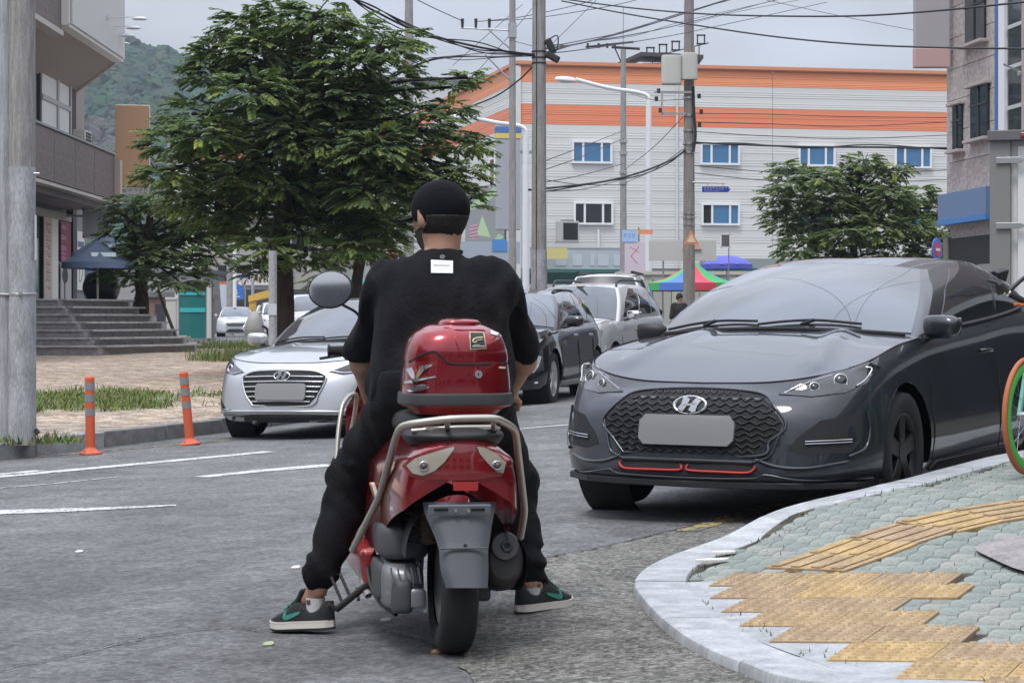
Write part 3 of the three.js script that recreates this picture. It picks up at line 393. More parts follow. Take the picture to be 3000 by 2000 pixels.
// ---------------------------------------------------------------- orange and grey market hall
{
  const A = V(.3, 0, -100), B = V(24.5, 0, -104.7), ang = Math.atan2(4.7, 24.2);
  const T = thing('market_hall', 'long grey metal clad hall with two orange bands and white windows', 'building', [A.x, 0, A.z], ang);
  const len = 26, bands = [];
  const front = ang2 => 0; const R = rng(4);
  // ribbed plank profile, one plank about 0.53 m high
  const prof = h => { const r = [[0, 0], [.02, .06], [.02, .1], [0, .15], [0, .2], [.02, .26], [.02, .3], [0, .35], [0, .4], [.02, .46], [.02, .5], [0, .56], [0, 1]]; return r.map(([z, t]) => [z, t * h]); };
  const plank = (y, h, L, side) => gridGeo(1, 12, (u, v) => { const q = prof(h)[Math.round(v * 12)]; return side ? V(-q[0] * .55, y + q[1], -u * L) : V(u * L, y + q[1], q[0] * .55); }, (u, v) => [u * L, v]);
  const col = y => y > 12.68 ? M.cladOrangeTop : y > 11.6 ? M.cladGrey : y > 10.62 ? M.cladOrange : M.cladGrey;
  const g2 = M.cladGrey.clone(); g2.color = lin(.6, .6, .585); const core = std([.4, .4, .4], .8);
  mesh('core', [box(len, 13.4, 24, [len / 2, 6.7, -12.06])], core, T);
  const rows = []; for (let y = 10.62; y > 3.6; y -= .64) rows.push([y - .64, .64, (rows.length % 3 === 2) ? g2 : M.cladGrey]); rows.push([10.62, .49, M.cladOrange], [11.11, .49, M.cladOrange], [11.6, .54, M.cladGrey], [12.14, .54, g2], [12.68, .42, M.cladOrangeTop], [13.1, .44, M.cladOrangeTop]);
  for (const [y, h, m] of rows) { for (let k = 0; k < 2; k++) { const o = mesh('cladding_panel', plank(y, h - .004, 13 - .02, false), m, T); o.position.set(k * 13, 0, .01); } }
  mesh('roof_cap', [box(len + .2, .16, .5, [len / 2, 13.62, -.1])], std([.62, .25, .13], .6), T);
  mesh('gutter_edge', [box(len, .05, .14, [len / 2, 13.5, .1])], std([.25, .1, .06], .7), T);
  const win = (u0, u1, y0, y1, dark, open) => { const w = u1 - u0, h = y1 - y0, o = mesh('window', [box(w, .1, .16, [0, h / 2 - .05, 0]), box(w, .1, .16, [0, -h / 2 + .05, 0]), box(.1, h - .2, .16, [-w / 2 + .05, 0, 0]), box(.1, h - .2, .16, [w / 2 - .05, 0, 0])], M.frameWhite, T); o.position.set((u0 + u1) / 2, (y0 + y1) / 2, .1);
    mesh('mullion', box(.1, h - .2, .12, [-w * .22, 0, .0]), M.frameWhite, o); mesh('mullion', box(.1, h - .2, .12, [w * .24, 0, 0]), M.frameWhite, o);
    for (const [a, b, k] of [[-w / 2 + .1, -w * .22 - .05, 0], [-w * .22 + .05, w * .24 - .05, 1], [w * .24 + .05, w / 2 - .1, 2]]) mesh('pane', box(b - a, h - .2, .03, [(a + b) / 2, 0, k === 1 ? -.01 : -.03]), open && k === 0 ? M.matteBlack : dark ? M.windowDark : M.windowBlue, o); };
  win(2.66, 4.7, 8.73, 9.85); win(9.2, 11.25, 8.75, 9.85); win(14.3, 16.25, 8.75, 9.83); win(19.4, 21.4, 8.73, 9.83);
  win(2.75, 4.75, 5.72, 6.85, true); win(9.25, 11.25, 5.75, 6.85, false, true); win(14.35, 16.3, 5.75, 6.85); win(19.4, 21.4, 5.75, 6.85);
  // street level: green fascia and shutters
  mesh('green_fascia', box(12, 1.25, .5, [15.2, 3.0, .3]), std([.03, .17, .135], .6), T); mesh('fascia_cap', box(12, .5, .6, [15.2, 3.85, .3]), std([.25, .29, .28], .6), T);
  mesh('shop_wall', box(len, 2.6, .2, [len / 2, 1.3, .12]), std([.16, .16, .15], .8), T); mesh('awning', extrude([[0, 0], [1.4, -.5], [1.4, -.65], [0, -.2]], 9, .0, [-.5, 3.05, .2], [0, -Math.PI / 2, 0]).rotateY(0), std([.03, .2, .16], .7), T);
  mesh('downpipe', [cyl(V(8.0, 3.6, .14), V(8.0, 13.4, .14), .05, .05, 8)], M.cladGrey, T); mesh('vent_pipe', cyl(V(4.0, 3.9, .16), V(4.0, 5.5, .16), .05, .05, 8), M.frameWhite, T);
  // flank receding behind the tree
  const side = new THREE.Group(); side.name = 'flank_wall'; T.add(side); const dir = Math.atan2(-2.9, 12); const wl = 44; side.rotation.y = -ang + Math.atan2(2.9, 12);
  const fl = []; for (const [y, h, m] of rows) { const o = mesh('cladding_panel', plank(y, h - .004, wl, true), m, side); }
  mesh('flank_core', box(.2, 13.5, wl, [.14, 6.75, -wl / 2]), core, side); mesh('flank_cap', box(.5, .16, wl, [.1, 13.62, -wl / 2]), std([.62, .25, .13], .6), side);
  mesh('corner_post', box(.25, 13.4, .25, [-.02, 6.75, 0]), M.cladGrey, side);
  // green ribbon mural on the flank
  const mural = signMat(256, 512, (x, w, h) => { x.fillStyle = '#8f9290'; x.fillRect(0, 0, w, h); x.strokeStyle = '#a9c79a'; x.lineWidth = 46; x.beginPath(); x.moveTo(20, 110); x.quadraticCurveTo(180, 90, 240, 10); x.stroke(); x.beginPath(); x.moveTo(10, 450); x.quadraticCurveTo(160, 440, 245, 330); x.stroke(); x.strokeStyle = '#4d7d55'; x.lineWidth = 5; x.beginPath(); x.moveTo(10, 474); x.quadraticCurveTo(165, 464, 252, 350); x.stroke(); x.fillStyle = '#b5cfa0'; x.beginPath(); x.moveTo(80, 300); x.lineTo(120, 180); x.lineTo(175, 330); x.fill(); x.fillStyle = '#c79aa8'; x.fillRect(30, 230, 60, 90); x.strokeStyle = '#5f4b50'; for (let i = 0; i < 4; i++) { x.beginPath(); x.moveTo(30, 245 + i * 22); x.lineTo(90, 245 + i * 22); x.stroke(); } syllables(x, 60, 425, 22, 6, '#4d7d55', 9); });
  mesh('mural_panel', tf(new THREE.BoxGeometry(9, 4.2, .06), [-.12, 5.9, -7], [0, -Math.PI / 2, 0]), mural, side);
  mesh('flank_window', box(.1, 1.6, 1.6, [-.1, 8.6, -5]), M.frameWhite, side); mesh('flank_pane', box(.06, 1.3, .7, [-.15, 8.6, -5]), M.windowDark, side);
  // rooftop shed and lettering frame
  const rf = thing('rooftop_shed', 'low brown rooftop shed roof above the orange parapet', 'shed', [8.0, 13.6, -106]); mesh('roof', extrude([[-.9, 0], [.4, .6], [3.6, .45], [3.6, .28], [.45, .4], [-.8, -.12]], 2.5, 0, [-1.8, .55, -1.2]), std([.06, .045, .045], .7), rf); mesh('wall', box(2.6, .7, 2.2, [0, .25, 0]), std([.12, .1, .09], .8), rf);
  const lf = thing('roof_sign_frame', 'dark slanted letter sign frame standing on the hall roof', 'sign', [8.4, 13.9, -105]); for (let i = 0; i < 5; i++) { const x = -1.3 + i * .65; mesh('letter', [box(.46, .08, .06, [x, 1.1 + i * .16, 0]), box(.46, .08, .06, [x, .66 + i * .16, 0]), box(.07, .5, .06, [x - .18, .88 + i * .16, 0]), box(.07, .5, .06, [x + .18, .88 + i * .16, 0])], M.dark, lf); } mesh('frame', [cyl(V(-1.7, .5, 0), V(1.7, 1.35, 0), .03, .03, 6), cyl(V(-1.2, 0, 0), V(-1.2, .7, 0), .03, .03, 6), cyl(V(1.2, 0, 0), V(1.2, 1.2, 0), .03, .03, 6)], M.dark, lf);
  // condenser hung on the wall
  const p = at(1662, 678, 99.3), ac = thing('air_conditioner', 'large grey outdoor condenser hung below the dark hall window', 'air conditioner', [p.x, p.y, p.z], ang);
  mesh('case', box(1.05, 1.0, .55, [0, 0, 0], [0, 0, 0], .03), std([.42, .42, .4], .5), ac); mesh('grille', box(.72, .82, .04, [.1, 0, .27]), M.matteBlack, ac); mesh('bracket', [box(1.1, .06, .6, [0, -.53, 0])], M.steel, ac); mesh('top_vent', superLoft([[.48, .35, .2, 2], [.56, .33, .19, 2]], 16), M.dark, ac);
  // shop sign band in front of the hall and awning
  const sb = at(1705, 762, 92), s1 = thing('shop_sign', 'wide pale grey blue shop sign band below the hall', 'sign', [sb.x, sb.y, sb.z], ang); mesh('sign_face', box(4.7, 1.05, .25), std([.42, .45, .5], .5), s1); mesh('lettering_block', [[-1.0, .5], [-.25, .45], [.45, .2], [.95, .5], [1.6, .35]].map(([x, w]) => box(w, .5, .02, [x, 0, .14])), std([.5, .53, .57], .5), s1); mesh('frame', [box(4.8, .06, .3, [0, .55, 0]), box(4.8, .06, .3, [0, -.55, 0])], M.greySign, s1);
  const s2p = at(1620, 742, 91), s2 = thing('shop_sign', 'small faded yellow sign panel behind the concrete pole', 'sign', [s2p.x, s2p.y, s2p.z], ang); mesh('sign_face', box(1.3, .45, .14), std([.6, .52, .2], .5), s2); mesh('frame', box(1.36, .05, .18, [0, -.25, 0]), M.greySign, s2);
  const ap = at(1700, 812, 91), aw = thing('awning', 'dark green awning under the pale shop sign band', 'awning', [ap.x, ap.y, ap.z], ang); mesh('canopy', extrude([[-.6, .35], [.6, -.05], [.6, -.3], [.55, -.3], [-.6, .2]], 5.2, 0, [-2.6, 0, 0], [0, Math.PI / 2, 0]).rotateY(0), std([.035, .13, .105], .7), aw); mesh('lamp', superLoft([[-.05, .2, .06, 2], [.03, .22, .08, 2]], 12), std([.8, .8, .75], .4), aw); mesh('rail', cyl(V(-2.6, .3, 0), V(2.6, .3, 0), .03, .03, 6), M.steel, aw);
  const bl = at(1420, 740, 84), s3 = thing('shop_sign', 'long grey blue sign board with blue and yellow ends behind the rider', 'sign', [bl.x, bl.y, bl.z], .1); mesh('sign_face', box(2.9, .9, .2), std([.36, .4, .45], .5), s3); mesh('end_panel', box(.6, .5, .22, [.6, .3, .02]), std([.08, .25, .55], .5), s3); mesh('end_panel', box(.5, .4, .22, [-1.25, -.1, .02]), std([.6, .5, .15], .5), s3);
  const bv = at(1488, 520, 80), s4 = thing('shop_sign', 'tall grey vertical sign box with blue and yellow top', 'sign', [bv.x, bv.y, bv.z], .15); mesh('sign_face', box(.95, 4.1, .35, [0, 0, 0], [0, 0, 0], .04), std([.36, .38, .41], .5), s4); mesh('top_panel', [box(1.0, .22, .4, [0, 1.86, 0])], std([.07, .17, .45], .5), s4); mesh('top_stripe', [box(1.0, .2, .4, [0, 1.62, 0])], std([.65, .55, .16], .5), s4); mesh('bracket', box(.8, .1, .1, [.8, 1, 0]), M.steel, s4);
}

// ---------------------------------------------------------------- beige building beyond the truck
{
  const a = Math.atan2(.58, 4.7);          // the long face runs towards the camera
  const T = thing('beige_building', 'beige stone building with dark windows beyond the white truck', 'building', [10.22, 0, -48], a);
  // local z runs towards the camera along the face, local x into the building
  mesh('wall', boxUV(box(10, 16, 14, [5.06, 8, 7])), M.beige, T);
  const courses = [M.beige, M.beige.clone(), M.beige.clone()]; courses[1].color = lin(.585, .52, .49); courses[2].color = lin(.65, .585, .55); const R = rng(14);
  for (let j = 0; j < 12; j++) for (let i = 0; i < 7; i++) { const y = 4.0 + j * .72, z = .72 + i * 1.42; mesh('stone_panel', boxUV(box(.04, .705, 1.405, [.045, y + .36, z])), courses[Math.floor(R() * 3)], T).position.x = -.05; }
  const win = (z0, z1, y0, y1) => { const o = mesh('window', boxUV(box(.1, y1 - y0, z1 - z0, [-.03, (y0 + y1) / 2, (z0 + z1) / 2])), M.windowDark, T); mesh('sill', box(.26, .07, z1 - z0 + .25, [-.1, y0 - .04, (z0 + z1) / 2], [0, 0, 0], .01), M.beige, o); mesh('head_trim', box(.24, .07, z1 - z0 + .25, [-.08, y1 + .04, (z0 + z1) / 2], [0, 0, 0], .01), M.beige, o); mesh('frame', [box(.05, y1 - y0, .06, [-.08, (y0 + y1) / 2, (z0 + z1) / 2]), box(.05, .05, z1 - z0, [-.08, lerp(y0, y1, .65), (z0 + z1) / 2])], M.dark, o); };
  win(.55, 1.15, 4.98, 6.0); win(1.75, 2.85, 5.12, 6.28); win(1.4, 2.65, 7.3, 8.6);
  // blue and white strip with a glazed stair column
  mesh('blue_strip', box(.12, 12, .25, [-.09, 9.2, 3.62]), std([.05, .13, .33], .5), T); mesh('white_strip', box(.14, 12, .35, [-.09, 9.2, 3.92]), std([.75, .76, .78], .4), T);
  for (let j = 0; j < 9; j++) { const g = mesh('window', box(.08, .78, .9, [-.07, 4.3 + j * .86, 4.62]), M.windowDark, T); mesh('transom', box(.12, .08, .95, [-.08, 4.3 + j * .86 + .43, 4.62]), std([.5, .52, .52], .4), g); }
  mesh('pier', box(.12, 12, .25, [-.09, 9.2, 5.2]), M.beige, T);
  // street level
  mesh('shopfront', box(.1, 2.7, 8.5, [-.02, 1.6, 4.4]), M.matteBlack, T); mesh('shutter_panel', box(.08, 1.7, 1.7, [-.1, 1.45, 3.2]), std([.25, .235, .235], .6), T); mesh('side_wall', box(.1, 3, .3, [-.06, 1.5, .15]), std([.17, .15, .13], .8), T);
  const p = at(2843, 603, 46.5), s = thing('shop_sign', 'blue grey shop sign on the beige building', 'sign', [p.x - .06, p.y, p.z], a - Math.PI / 2); mesh('sign_face', box(3.2, .68, .3), std([.13, .2, .34], .5), s); mesh('blue_edge', box(3.24, .12, .34, [0, -.32, 0]), std([.05, .2, .5], .4), s); mesh('back_frame', box(3.0, .5, .1, [0, .05, -.2]), M.steel, s);
  const q = at(2730, 70, 47.6), v = thing('projecting_sign', 'tall vertical grey and pink sign projecting from the beige building', 'sign', [q.x, q.y, q.z]); mesh('sign_face', box(.82, 2.1, .22, [0, .3, 0], [0, 0, 0], .03), std([.38, .36, .38], .5), v); mesh('lower_panel', box(.84, .45, .24, [0, -.8, 0], [0, 0, 0], .03), std([.5, .34, .32], .5), v); mesh('bracket', [box(.5, .06, .06, [.6, .9, 0]), box(.5, .06, .06, [.6, -.6, 0])], M.steel, v);
  const lm = at(2990, 210, 43), l2 = thing('wall_lamp', 'small grey arm lamp on the glazed stair column', 'lamp', [lm.x, lm.y, lm.z]); mesh('arm', tube([[.3, -.1, 0], [0, .0, 0], [-.35, .16, 0]], .02, 12, 6), M.steel, l2); mesh('head', box(.3, .1, .14, [.1, -.04, 0], [0, 0, 0], .02), M.steel, l2);
}
// ---------------------------------------------------------------- wooded hill
{
  const R = rng(61); const prof = [[-400, -30], [0, 60], [250, 118], [332, 140], [400, 168], [440, 196], [520, 205], [600, 226], [700, 240], [850, 262], [1000, 330], [1250, 500], [1500, 800]];
  const D = 620, W = (px, py) => [(px - 1500) / FOC * D, EYE - (py - HOR) / FOC * D];
  const xs = prof.map(p => W(...p)[0]), ys = prof.map(p => W(...p)[1]);
  const g = gridGeo(260, 110, (u, v) => { const x = lerp(xs[0] - 60, xs[xs.length - 1], u), H = interp(x, xs, ys); const t = v; const y = -4 + (H + 4) * Math.sin(t * Math.PI * .5) + 4.5 * fbm(x * .07, t * 9, 2, 4) * (t > .02 ? 1 : 0); const z = -D + 260 * (1 - t) ** 1.1 + 10 * fbm(x * .04, t * 5, 6, 3); return V(x, y, z); }, (u, v) => [u * 30, v * 14]);
  const p = g.attributes.position, c = new Float32Array(p.count * 3); for (let i = 0; i < p.count; i++) { const x = p.getX(i), y = p.getY(i); const n = fbm(x * .09, y * .12, 3, 3), b = smooth(.05, .3, fbm(x * .02 + 2, y * .03, 7, 2) - (y - 45) * .008); c.set([lerp(.035 + .015 * n, .06, b), lerp(.06 + .02 * n, .055, b), lerp(.04 + .012 * n, .052, b)], i * 3); } g.setAttribute('color', new THREE.BufferAttribute(c, 3));
  struct('hill', g, std([1, 1, 1], 1, 0, { vertexColors: true }));
  // tree crowns covering the slope
  const ico = new THREE.IcosahedronGeometry(1, 1); { const q = ico.attributes.position; for (let i = 0; i < q.count; i++) { const k = 1 + .28 * n3(q.getX(i) * 2, q.getY(i) * 2, q.getZ(i) * 2); q.setXYZ(i, q.getX(i) * k, q.getY(i) * k, q.getZ(i) * k); } ico.computeVertexNormals(); }
  const cnt = 26000, im = new THREE.InstancedMesh(ico, std([.04, .06, .043], 1), cnt), m4 = new THREE.Matrix4(); let k = 0;
  for (let i = 0; i < cnt; i++) { const q = Math.floor(R() * 110 * 261), vi = Math.min(p.count - 1, q); const s = 1.1 + R() * 1.5; m4.compose(V(p.getX(vi) + (R() - .5) * 4, p.getY(vi) + .3, p.getZ(vi) + (R() - .5) * 3), new THREE.Quaternion().setFromEuler(new THREE.Euler(R() * 3, R() * 6, R() * 3)), V(s, s * (1 + R() * .5), s)); im.setMatrixAt(k, m4); const br = smooth(.1, .35, fbm(p.getX(vi) * .02 + 2, p.getY(vi) * .03, 7, 2) - (p.getY(vi) - 45) * .008); im.setColorAt(k, lin(lerp(.6, 1.35, br) + R() * .5, lerp(.8, .85, br) + R() * .4, lerp(.7, 1.1, br) + R() * .4)); k++; }
  im.name = 'hill_forest'; im.userData.kind = 'stuff'; im.userData.label = 'dark wooded hillside behind the shop building'; scene.add(im);
}
// ---------------------------------------------------------------- far shops between the trees
{
  const blk = (name, label, px0, px1, py0, d, col, py1 = 960) => { const a = at(px0, py0, d), b = at(px1, py1, d); const o = thing(name, label, 'building', [(a.x + b.x) / 2, 0, -d - 4]); const w = b.x - a.x, h = a.y; mesh('wall', boxUV(box(w, h, 8, [0, h / 2, 0])), col, o); return [o, w, h]; };
  let [o, w, h] = blk('far_shop', 'pale grey two storey shop seen between the trees', 590, 940, 640, 128, std([.36, .34, .32], .8));
  mesh('roof_edge', box(w + .3, .3, 8.4, [0, h + .15, 0]), std([.3, .28, .27], .8), o);
  mesh('black_sign', box(w * .62, 1.1, .2, [-w * .05, 3.9, 4.1]), M.matteBlack, o); for (const [x, s] of [[-.05, 'E'], [.05, 'C'], [.13, 'I']]) mesh('letter', [box(.5, .1, .05, [x * w, 4.15, 4.23]), box(.5, .1, .05, [x * w, 3.65, 4.23]), box(.1, .6, .05, [x * w - .2, 3.9, 4.23])], std([.5, .5, .48], .6), o);
  mesh('shopfront', box(w * .9, 2.9, .1, [0, 1.5, 4.04]), std([.05, .05, .055], .5), o); mesh('orange_sign', box(.9, 2.6, .2, [-w * .46, 1.9, 4.3]), std([.5, .14, .06], .6), o); for (const x of [-.28, .1, .35]) mesh('window', box(1.4, 1.3, .08, [x * w, 6.0, 4.03]), M.windowDark, o);
  [o, w, h] = blk('far_shop', 'low grey shop with teal awnings behind the second trunk', 930, 1260, 640, 132, std([.4, .39, .37], .8)); mesh('awning', extrude([[0, 0], [1.3, -.55], [1.3, -.7], [0, -.2]], 5.2, 0, [2.0, 3.3, 4.1], [0, -Math.PI / 2, 0]), std([.03, .3, .26], .6), o); mesh('shopfront', box(w * .85, 2.4, .1, [0, 1.3, 4.05]), M.dark, o); mesh('roof_edge', box(w + .3, .25, 8.3, [0, h + .12, 0]), M.stoneGrey, o); mesh('red_sign', box(1.1, .9, .1, [1.2, 4.9, 4.1]), std([.5, .12, .12], .6), o); mesh('window', box(1.6, 1.2, .08, [-1.5, 5.6, 4.03]), M.windowDark, o);
  [o, w, h] = blk('far_house', 'white walled house with red roof far behind the big tree', 500, 720, 470, 150, std([.6, .58, .55], .8), 900); mesh('roof', extrude([[-w / 2 - .3, 0], [w / 2 + .3, 0], [w * .2, 1.3], [-w * .2, 1.3]], 8.4, 0, [0, h, -4.2]), std([.42, .13, .07], .8), o); for (const x of [-.25, .2]) mesh('window', box(1.2, 1.1, .08, [x * w, h - 1.8, 4.03]), M.windowDark, o);
  [o, w, h] = blk('far_house', 'grey walled low building behind the terrace parasols', 330, 600, 800, 118, std([.3, .29, .28], .8)); mesh('roof', box(w + .4, .25, 8.4, [0, h + .12, 0]), M.stoneGrey, o); mesh('shopfront', box(w * .8, 2, .1, [0, 1.1, 4.04]), std([.1, .1, .1], .5), o);
  [o, w, h] = blk('far_house', 'dull red low brick building beside the teal booth', 420, 545, 870, 84, std([.2, .12, .1], .8)); mesh('roof', box(w + .3, .2, 8.3, [0, h + .1, 0]), M.stoneGrey, o); mesh('door', box(.8, 1.6, .06, [0, .9, 4.03]), M.dark, o);
  [o, w, h] = blk('far_house', 'pale flat roofed house left of the orange hall', 1120, 1420, 240, 190, std([.55, .55, .56], .8), 700); mesh('roof', box(w + .5, .4, 8.6, [0, h + .2, 0]), M.stoneGrey, o); mesh('rooftop_tank', box(1.6, 1.4, 1.6, [-2.2, h + 1.1, 2]), std([.5, .5, .5], .7), o);
  // teal kiosk
  const k = thing('kiosk', 'glass kiosk with teal panels standing on the verge', 'kiosk', [at(570, 900, 76).x, .27, -76]);
  const tg = phys([.02, .16, .15], .1, 0, { clearcoat: .6 }); mesh('glass_front', box(.95, 1.75, .05, [0, .98, .5]), tg, k); mesh('teal_panel', box(.95, .16, .08, [0, 1.15, .52]), std([.03, .42, .42], .5), k); mesh('teal_panel', box(.95, .1, .08, [0, 1.75, .52]), std([.05, .4, .4], .5), k); mesh('post', box(.14, 2.2, .2, [-.58, 1.1, .5], [0, 0, 0], .02), std([.55, .53, .5], .6), k); mesh('post', box(.16, 2.2, .2, [.6, 1.1, .5], [0, 0, 0], .02), std([.55, .53, .5], .6), k); mesh('roof', box(1.5, .12, 1.3, [0, 2.2, 0]), std([.2, .2, .2], .6), k); mesh('back', box(1.2, 2.1, .06, [0, 1.05, -.5]), std([.2, .25, .25], .7), k); mesh('base', box(1.4, .1, 1.2, [0, .05, 0]), M.concrete, k);
  const gp2 = thing('gate_pillar', 'pale concrete gate pillar beside the teal kiosk', 'pillar', [at(502, 900, 74).x, .27, -74]); mesh('shaft', box(.36, 1.5, .36, [0, .75, 0], [0, 0, 0], .02), std([.5, .48, .44], .8), gp2); mesh('cap', box(.42, .1, .42, [0, 1.55, 0], [0, 0, 0], .02), std([.5, .48, .44], .8), gp2);
  // banner across the street, flags, tent, signs
  const bp = at(736, 818, 112), b = thing('street_banner', 'white banner with blue block and red print strung across the street', 'banner', [bp.x, bp.y, bp.z]); mesh('cloth', tf(new THREE.BoxGeometry(1.95, .62, .03)), signMat(512, 160, (x, w, h) => { x.fillStyle = '#dcd3d6'; x.fillRect(0, 0, w, h); x.fillStyle = '#3f4a94'; x.fillRect(50, 18, 190, 46); syllables(x, 262, 18, 42, 5, '#8a8290', 2); x.fillStyle = '#c77f86'; x.fillRect(50, 74, 400, 12); syllables(x, 100, 96, 40, 8, '#555', 4); }), b); mesh('cord', [cyl(V(-3.2, .4, 0), V(-.97, .3, 0), .01, .01, 5), cyl(V(.97, .3, 0), V(3, .4, 0), .01, .01, 5)], M.wire, b);
  const fp = at(654, 845, 104), f = thing('feather_flag', 'tapering white and red flag banner beside the grey pole', 'flag', [fp.x, .24, fp.z]); mesh('cloth', extrude([[-.2, 2.6], [.16, 2.6], [.16, .9], [.02, .7], [-.12, 1.6]], .02, 0), std([.5, .55, .62], .7), f); mesh('top_band', box(.36, .16, .03, [-.02, 2.68, 0]), std([.6, .17, .1], .7), f); mesh('pole', cyl(V(.18, 0, 0), V(.18, 2.8, 0), .015, .015, 6), M.steel, f);
  const yp = at(790, 900, 100), y = thing('market_tent', 'yellow market tent behind the far cars', 'tent', [yp.x, .22, yp.z]); mesh('canopy', extrude([[-.95, 2.0], [.9, 2.55], [.9, 2.1], [-.95, 1.7]], 1.6, 0, [0, 0, -.8]), std([.6, .38, .06], .7), y); for (const x of [-.9, .85]) mesh('leg', cyl(V(x, 0, .6), V(x, 1.8, .6), .03, .03, 6), M.steel, y); mesh('side_cloth', box(.35, 1.4, .05, [-.75, 1.1, .7]), std([.55, .33, .06], .7), y);
  const cp = at(692, 852, 106), c = thing('crossing_sign', 'blue house shaped pedestrian crossing sign beyond the far cars', 'sign', [cp.x, cp.y, cp.z]); mesh('sign_plate', extrude([[-.4, -.45], [.4, -.45], [.4, .05], [0, .48], [-.4, .05]], .03, .005), std([.05, .16, .5], .5), c); mesh('figure', [box(.1, .3, .02, [0, -.05, .045], [0, 0, .15]), box(.4, .06, .02, [0, -.3, .045])], std([.55, .6, .7], .5), c); mesh('pole', cyl(V(.45, -2.2, 0), V(.45, .5, 0), .04, .04, 8), M.steel, c);
  const rp = at(455, 876, 96), r = thing('round_sign', 'round blue sign with white arrows beyond the leaning prop', 'sign', [rp.x, rp.y, rp.z]); const disc = new THREE.CylinderGeometry(.26, .26, .03, 28); disc.rotateX(Math.PI / 2); mesh('sign_plate', disc, std([.06, .12, .42], .5), r); const arc = new THREE.TorusGeometry(.13, .035, 6, 20, 4.4); arc.translate(0, 0, .02); mesh('arrow_ring', arc, std([.6, .65, .75], .5), r); mesh('pole', cyl(V(0, -.9, -.03), V(0, .2, -.03), .03, .03, 8), M.steel, r);
}
